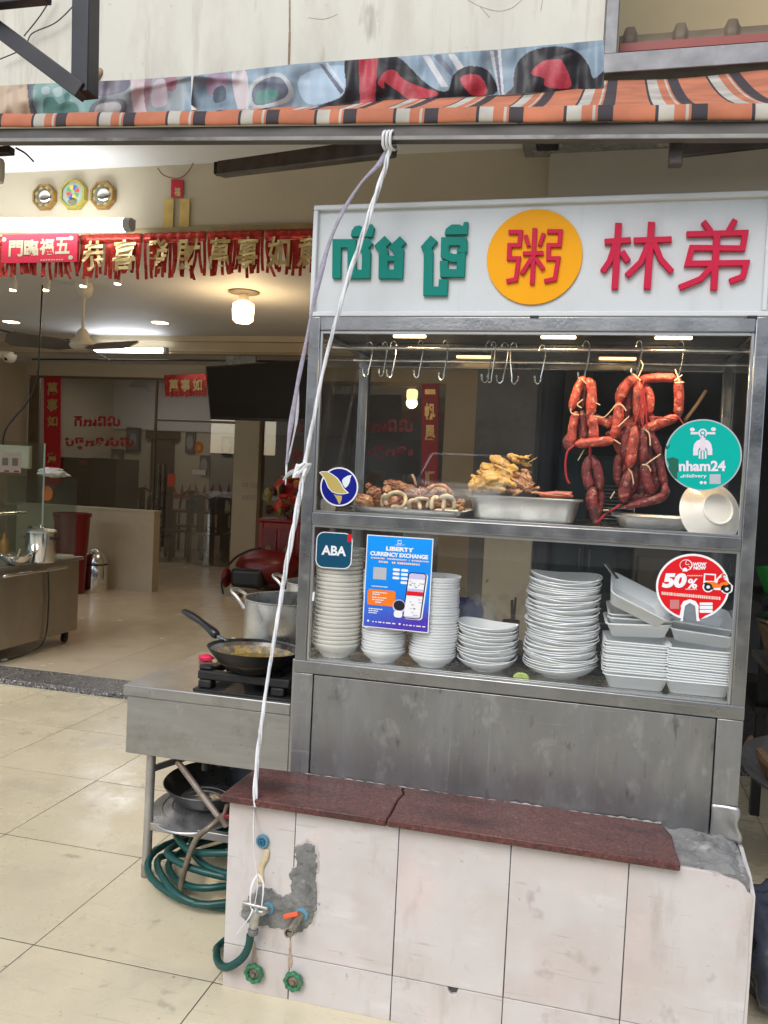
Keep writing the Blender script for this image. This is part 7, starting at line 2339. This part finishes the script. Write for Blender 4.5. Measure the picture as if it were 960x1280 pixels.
for k, (dx, y, h) in enumerate(((-.18, 5.85, .20), (-.30, 5.8, .24), (-.45, 5.7, .18), (-.5, 5.45, .26))):
    tag(MB().lathe([(0, 0), (.035, 0), (.035, h * .65), (.015, h * .8), (.015, h), (0, h)], (fx + dx, y, 1.172 if y < 5.5 else .73), 16).build("sauce_bottle", plain("bottle%d" % k, [(.5, .48, .42), (.10, .05, .02), (.45, .2, .05), (.3, .32, .3)][k], .3), smooth=50), ["pale sauce bottle nearest the end glass", "dark sauce bottle beside the pale one", "orange sauce bottle deeper in the cabinet", "grey bottle on the upper glass shelf"][k], "bottle", "bottles in the food cabinet")
tag(MB().tube(smoothpath([(fx + .02, 5.6, .66), (fx + .02, 5.62, .4), (fx + .02, 5.58, .12), (fx - .0, 5.4, .055), (fx - .02, 5.2, .045)], 6), .006, 6).build("power_cord", PLASTK, smooth=80), "thin black power cord hanging down the cabinet side to the floor", "cord")
MB().lump((fx - .02, 5.19, .048), (.02, .03, .012), nz=.1, sub=2).build("plug", plain("plug_grey", (.4, .4, .38), .4), bpy.data.objects["power_cord"])

# ---- red altar, backpack and slippers
ax0, ax1 = at(322, 700, Y=9.6).x, at(322, 700, Y=9.6).x + .75
al = thing("altar_cabinet", "dark red lacquered altar cabinet beside the cream pillar", "altar", ((ax0 + ax1) / 2, 9.8, .035))
az = at(335, 652, Y=9.6).z
MB().box(ax0, ax1, 9.6, 10.1, .06, az).build("cabinet_body", REDL, al, smooth=0, bevel=.01)
MB().box(ax0 - .03, ax1 + .03, 9.57, 10.12, az + .001, az + .035).build("cabinet_top", REDL, al, smooth=0, bevel=.01)
for k in range(3):
    x = ax0 + .05 + k * .235
    MB().box(x, x + .19, 9.585, 9.5995, .14, az - .08).build("carved_panel", mat("dark_red_panel", (.13, .01, .01), .35, 0, var=.4, vscale=14, bump=.5, bscale=30), al, smooth=0, bevel=.006)
    MB().lump((x + .095, 9.582, .14 + (az - .22) * .5), (.05, .008, .12), nz=.4, sub=3).build("gilt_carving", mat("dull_gilt", (.20, .11, .04), .4, .4, var=.3, vscale=30), al)
for x in (ax0 + .03, ax1 - .03):
    MB().box(x - .025, x + .025, 9.58, 9.60, .04, az - .01).build("corner_post", REDL, al, smooth=0)
vs = thing("flower_arrangement", "red and gold flower and figure arrangement on the altar", "arrangement", ((ax0 + .25), 9.75, az + .036))
for k in range(26):
    px, py = RND.uniform(334, 384), RND.uniform(596, 650)
    c = at(px, py, Y=9.7 + RND.uniform(-.1, .1))
    col = ["arr_red", "arr_gold", "arr_dark", "arr_green"][k % 4]
    MB().lump(c, (RND.uniform(.03, .07), .05, RND.uniform(.03, .09)), nz=.5, sub=2, seed=k).build("ornament_piece", plain(col, [(.42, .02, .02), (.42, .22, .06), (.05, .02, .015), (.22, .2, .06)][k % 4], .4), vs)
b = MB().prism([at(341, 606, Y=9.85), at(372, 578, Y=9.85), at(398, 592, Y=9.85), at(366, 628, Y=9.85)], (0, .03, 0))
tag(b.build("red_fan", plain("fan_red", (.42, .02, .02), .5), smooth=0), "red ornamental fan tilted behind the altar flowers", "ornament")
bp = thing("backpack", "red and black round backpack standing on the floor beside the altar", "backpack", at(302, 715, Y=9.3))
def B(px, py, Y):
    return at(px, py, Y=Y)
c = B(333, 709, 9.3)
MB().lump((c.x, 9.35, c.z), (.40, .26, .205), None, .05, 2, 4).build("red_shell", REDP, bp, smooth=180)
c = B(307, 722, 9.15)
MB().box(c.x - .16, c.x + .24, 9.06, 9.3, .12, c.z + .115).build("black_body", PLASTK, bp, smooth=40, bevel=.05, seg=4)
MB().tube(smoothpath([B(286, 706, 9.06), B(296, 696, 9.06), B(312, 688, 9.06), B(326, 685, 9.06)], 5), .014, 8).build("piping", PLASTK, bp)
MB().lump(B(283, 722, 9.25), (.05, .1, .12), None, .1, 2, 3).build("red_side", REDP, bp, smooth=180)
MB().tube(smoothpath([B(284, 718, 9.1), B(277, 728, 9.05), B(279, 742, 9.05), B(281, 752, 9.05)], 5), .012, 8).build("strap", PLASTK, bp)
for k, (px, py, lb) in enumerate(((295, 748, "pale slipper lying in front of the backpack"), (302, 744, "second slipper half behind the first"))):
    c = at(px, py, Z=.045)
    t = thing("slipper", lb, "slipper", c, "slippers by the backpack")
    MB().lathe([(0, 0), (.13, 0), (.135, .012), (.13, .022), (0, .024)], (c.x, c.y, .036), 24, Matrix.Rotation(.2, 3, 'Z') @ Matrix.Diagonal((1, .42, 1))).build("sole", plain("sole_tan", (.42, .32, .22), .6), t)
    MB().tube(smoothpath([(c.x + .03, c.y - .05, .05), (c.x + .04, c.y - .02, .09), (c.x + .04, c.y + .02, .09), (c.x + .03, c.y + .05, .05)], 4), .014, 8).build("strap", plain("strap_brown", (.16, .07, .04), .5), t)
# ================================================================== RIGHT EDGE
c = at(955, 770, Y=3.6)
bk = thing("woven_basket", "brown basket with a metal rim on the stand at the right edge", "basket", (c.x + .12, 3.6, .7))
zt = at(950, 770, Y=3.6).z
bx_ = at(944, 780, Y=3.6).x + .20
MB().lathe([(0, zt - .22), (.13, zt - .22), (.19, zt - .03), (.195, zt - .01), (.18, zt - .01), (.12, zt - .20), (0, zt - .2)], (bx_, 3.6, 0), 36).build("basket_body", mat("basket_weave", (.13, .085, .05), .7, 0, var=.4, vscale=40, bump=.6, bscale=60), bk)
MB().lathe([(.196, zt - .02), (.206, zt - .012), (.204, zt), (.19, zt + .002)], (bx_, 3.6, 0), 36).build("basket_rim", STEELD, bk, smooth=60)
for k in range(3):
    MB().lump((bx_ - .08 + k * .06, 3.55, zt + .02), (.05, .04, .03), nz=.4, sub=3, seed=k).build("contents", plain("basket_c%d" % k, [(.5, .45, .42), (.42, .05, .06), (.3, .25, .2)][k], .5), bk)
sd = thing("side_stand", "dark metal stand with a worn wooden board right of the cart", "stand", (.95, 3.6, 0))
sz_ = zt - .2205
MB().box(bx_ - .12, bx_ + .9, 3.45, 4.1, sz_ - .03, sz_).build("stand_top", DARKW, sd, smooth=0, bevel=.004)
for x in (bx_ + .12, bx_ + .8):
    for y in (3.7, 4.05):
        MB().box(x - .02, x + .02, y - .02, y + .02, 0, sz_ - .0305).build("leg", BLACKP, sd, smooth=0)
p, q = at(930, 928, Y=3.45), at(975, 1000, Y=2.95)
pb = MB().prism([at(930, 930, Y=3.5), at(934, 922, Y=3.5), at(985, 985, Y=3.1), at(985, 1010, Y=3.1)], (.02, .03, .004))
tag(pb.build("wooden_board", WOODT, smooth=0), "worn brown board sloping down at the right of the cart", "board")
c = at(950, 965, Y=3.25)
o = MB().lathe([(0, 0), (.14, .02), (.22, .07), (.235, .09), (.225, .09), (.135, .027), (0, .01)], (at(935, 965, Y=3.3).x + .20, 3.3, c.z - .06), 40, Matrix.Rotation(math.radians(13), 3, 'X')).build("dirty_wok", mat("dusty_wok", (.11, .105, .10), .6, .5, var=.3, vscale=12), smooth=60)
tag(o, "dusty wide wok standing low beside the cart at the right edge", "wok")
tb_ = thing("wok_trestle", "low dark block carrying the dusty wok", "trestle", (.95, 3.35, 0))
MB().box(.98, 1.4, 3.18, 3.5, .0, c.z - .065).build("block", BLACKP, tb_, smooth=0, bevel=.01)
MB().box(.96, 1.42, 3.16, 3.52, c.z - .0645, c.z - .05).build("block_top", BLACKP, tb_, smooth=0, bevel=.004)
c = at(957, 720, Y=4.4)
tag(MB().lathe([(0, 0), (.12, 0), (.16, .10), (.165, .12), (.15, .12), (.11, .01), (0, .01)], (at(948, 735, Y=4.4).x + .15, 4.4, at(948, 735, Y=4.4).z - .02), 32).build("green_basin", plain("green_plastic", (.02, .22, .04), .4), smooth=60), "green plastic basin in the dark right of the cart", "basin")
t = thing("rear_rack", "dark rack holding the green basin in the service bay", "rack", (1.3, 4.5, 0))
zz = at(948, 735, Y=4.4).z - .0205
for z in (zz, zz - .5):
    MB().box(.75, 2.1, 4.15, 4.7, z - .03, z).build("shelf", BLACKP, t, smooth=0)
for x in (.77, 2.06):
    MB().box(x, x + .04, 4.2, 4.24, 0, zz - .031).build("leg", BLACKP, t, smooth=0)
# blue grey plastic sack at the wall's right end
b = MB()
c = at(958, 1215, Y=2.5)
b.lump((.635, 2.62, .19), (.155, .16, .21), None, .30, 1.9, 5, seed=2.2)
o = b.build("plastic_sack", mat("blue_grey_film", (.045, .052, .07), .25, 0, var=.35, vscale=10, bump=.5, bscale=18), smooth=180)
tag(o, "crumpled blue grey plastic sack on the floor at the right end of the pink wall", "plastic sack")

# ================================================================== WHITE CAR ACROSS THE STREET (seen mirrored in the glass)
car = thing("parked_car", "white sport utility car parked across the street and mirrored in the cart glass", "car", (-2.75, -13.2, .22))
WP = mat("white_car_paint", (.78, .78, .78), .2, 0, var=.02, coat=.6)
CB = .22
def cx_(f, u):       # car points: f forward (towards the shop), u across
    return (-2.75 + u * 1.06, -13.2 + f, 0)
sec = [(-2.3, .55, .95), (-2.3, 1.0, .98), (-1.9, 1.62, .80), (-1.0, 1.72, .80), (.1, 1.70, .78), (.9, 1.12, .90), (1.9, 1.0, .90), (2.25, .82, .86), (2.32, .45, .84)]
b = MB()
rings = []
for f, z, hw in sec:
    hb = .93
    rings.append(b.pts([cx_(f, s * w)[:2] + (CB + zz * 1.08,) for s, w, zz in ((-1, hb, .28), (-1, hb + .01, min(z, .85)), (-1, hw, z - .03), (-1, hw - .08, z), (1, hw - .08, z), (1, hw, z - .03), (1, hb + .01, min(z, .85)), (1, hb, .28))]))
for A, B_ in zip(rings, rings[1:]):
    for i in range(8):
        b.face((A + i, A + (i + 1) % 8, B_ + (i + 1) % 8, B_ + i))
b.face([rings[0] + i for i in range(8)])
b.face([rings[-1] + i for i in range(8)][::-1])
b.build("body", WP, car, smooth=35, bevel=.02)
DG = plain("car_glass", (.012, .014, .016), .05)
def cp(f, u, z):
    x, y, _ = cx_(f, u)
    return Vector((x, y, CB + z * 1.08))
MB().prism([cp(.24, -.68, 1.64), cp(.24, .68, 1.64), cp(.92, .80, 1.17), cp(.92, -.80, 1.17)], (0, .02, .02)).build("windscreen", DG, car, smooth=0)
for s in (-1, 1):
    MB().prism([cp(.55, s * .915, 1.10), cp(.0, s * .83, 1.60), cp(-1.0, s * .845, 1.62), cp(-1.9, s * .88, 1.5), cp(-2.0, s * .95, 1.08)], (s * .012, 0, 0)).build("side_window", DG, car, smooth=0)
    MB().lump(cp(.55, s * 1.05, 1.16), (.12, .07, .08), nz=.05, sub=2).build("wing_mirror", WP, car)
    hl = MB().prism([cp(2.335, s * .83, .86), cp(2.335, s * .40, .80), cp(2.335, s * .46, .68), cp(2.335, s * .85, .70)], (0, -.05, 0)).build("headlight", plain("headlight_grey", (.55, .57, .6), .1), car, smooth=0)
    for f in (-1.5, 1.45):
        w_ = MB().tube([cp(f, s * .72, .34), cp(f, s * .955, .34)], .34, 24).build("wheel", plain("tyre", (.02, .02, .02), .7), car)
        MB().tube([cp(f, s * .956, .34), cp(f, s * .962, .34)], .22, 18).build("rim", ALU, w_)
MB().prism([cp(2.34, -.40, .76), cp(2.34, .40, .76), cp(2.34, .34, .60), cp(2.34, -.34, .60)], (0, -.03, 0)).build("grille", plain("grille_dark", (.03, .03, .03), .4), car, smooth=0)
MB().box(-2.75 - .8, -2.75 + .8, -10.89, -10.86, CB + .37, CB + .52).build("lower_intake", MATS["grille_dark"], car, smooth=0)
MB().box(-2.75 - .22, -2.75 + .22, -10.87, -10.855, CB + .54, CB + .62).build("number_plate", plain("plate_white", (.6, .6, .6), .5), car, smooth=0)

# dim things in the service bay behind the glass
t = thing("storage_cabinet", "dull teal storage cabinet dim in the bay behind the hanging sausages", "cabinet", (.0, 6.4, 0))
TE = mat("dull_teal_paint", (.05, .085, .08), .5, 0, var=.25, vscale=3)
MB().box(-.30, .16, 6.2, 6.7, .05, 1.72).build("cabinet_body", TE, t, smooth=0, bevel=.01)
for x in (-.285, -.065):
    MB().box(x, x + .205, 6.18, 6.1995, .08, 1.69).build("cabinet_door", TE, t, smooth=0, bevel=.004)
    MB().box(x + (.17 if x < -.2 else .02), x + (.185 if x < -.2 else .035), 6.165, 6.1795, .9, 1.05).build("handle", STEELD, t, smooth=0)
for k, (x0, x1, z1, cc) in enumerate(((.25, .55, 1.15, (.16, .13, .09)), (.62, .95, 1.5, (.10, .10, .10)))):
    o = MB().box(x0, x1, 5.9, 6.4, .0, z1).box(x0 + .03, x1 - .03, 5.88, 5.8995, .1, z1 - .1).build("carton_stack", plain("carton%d" % k, cc, .8), bevel=.01)
    tag(o, ["brown carton standing low in the dark bay behind the foam boxes", "tall grey carton in the dark bay at the far right behind the glass"][k], "carton")
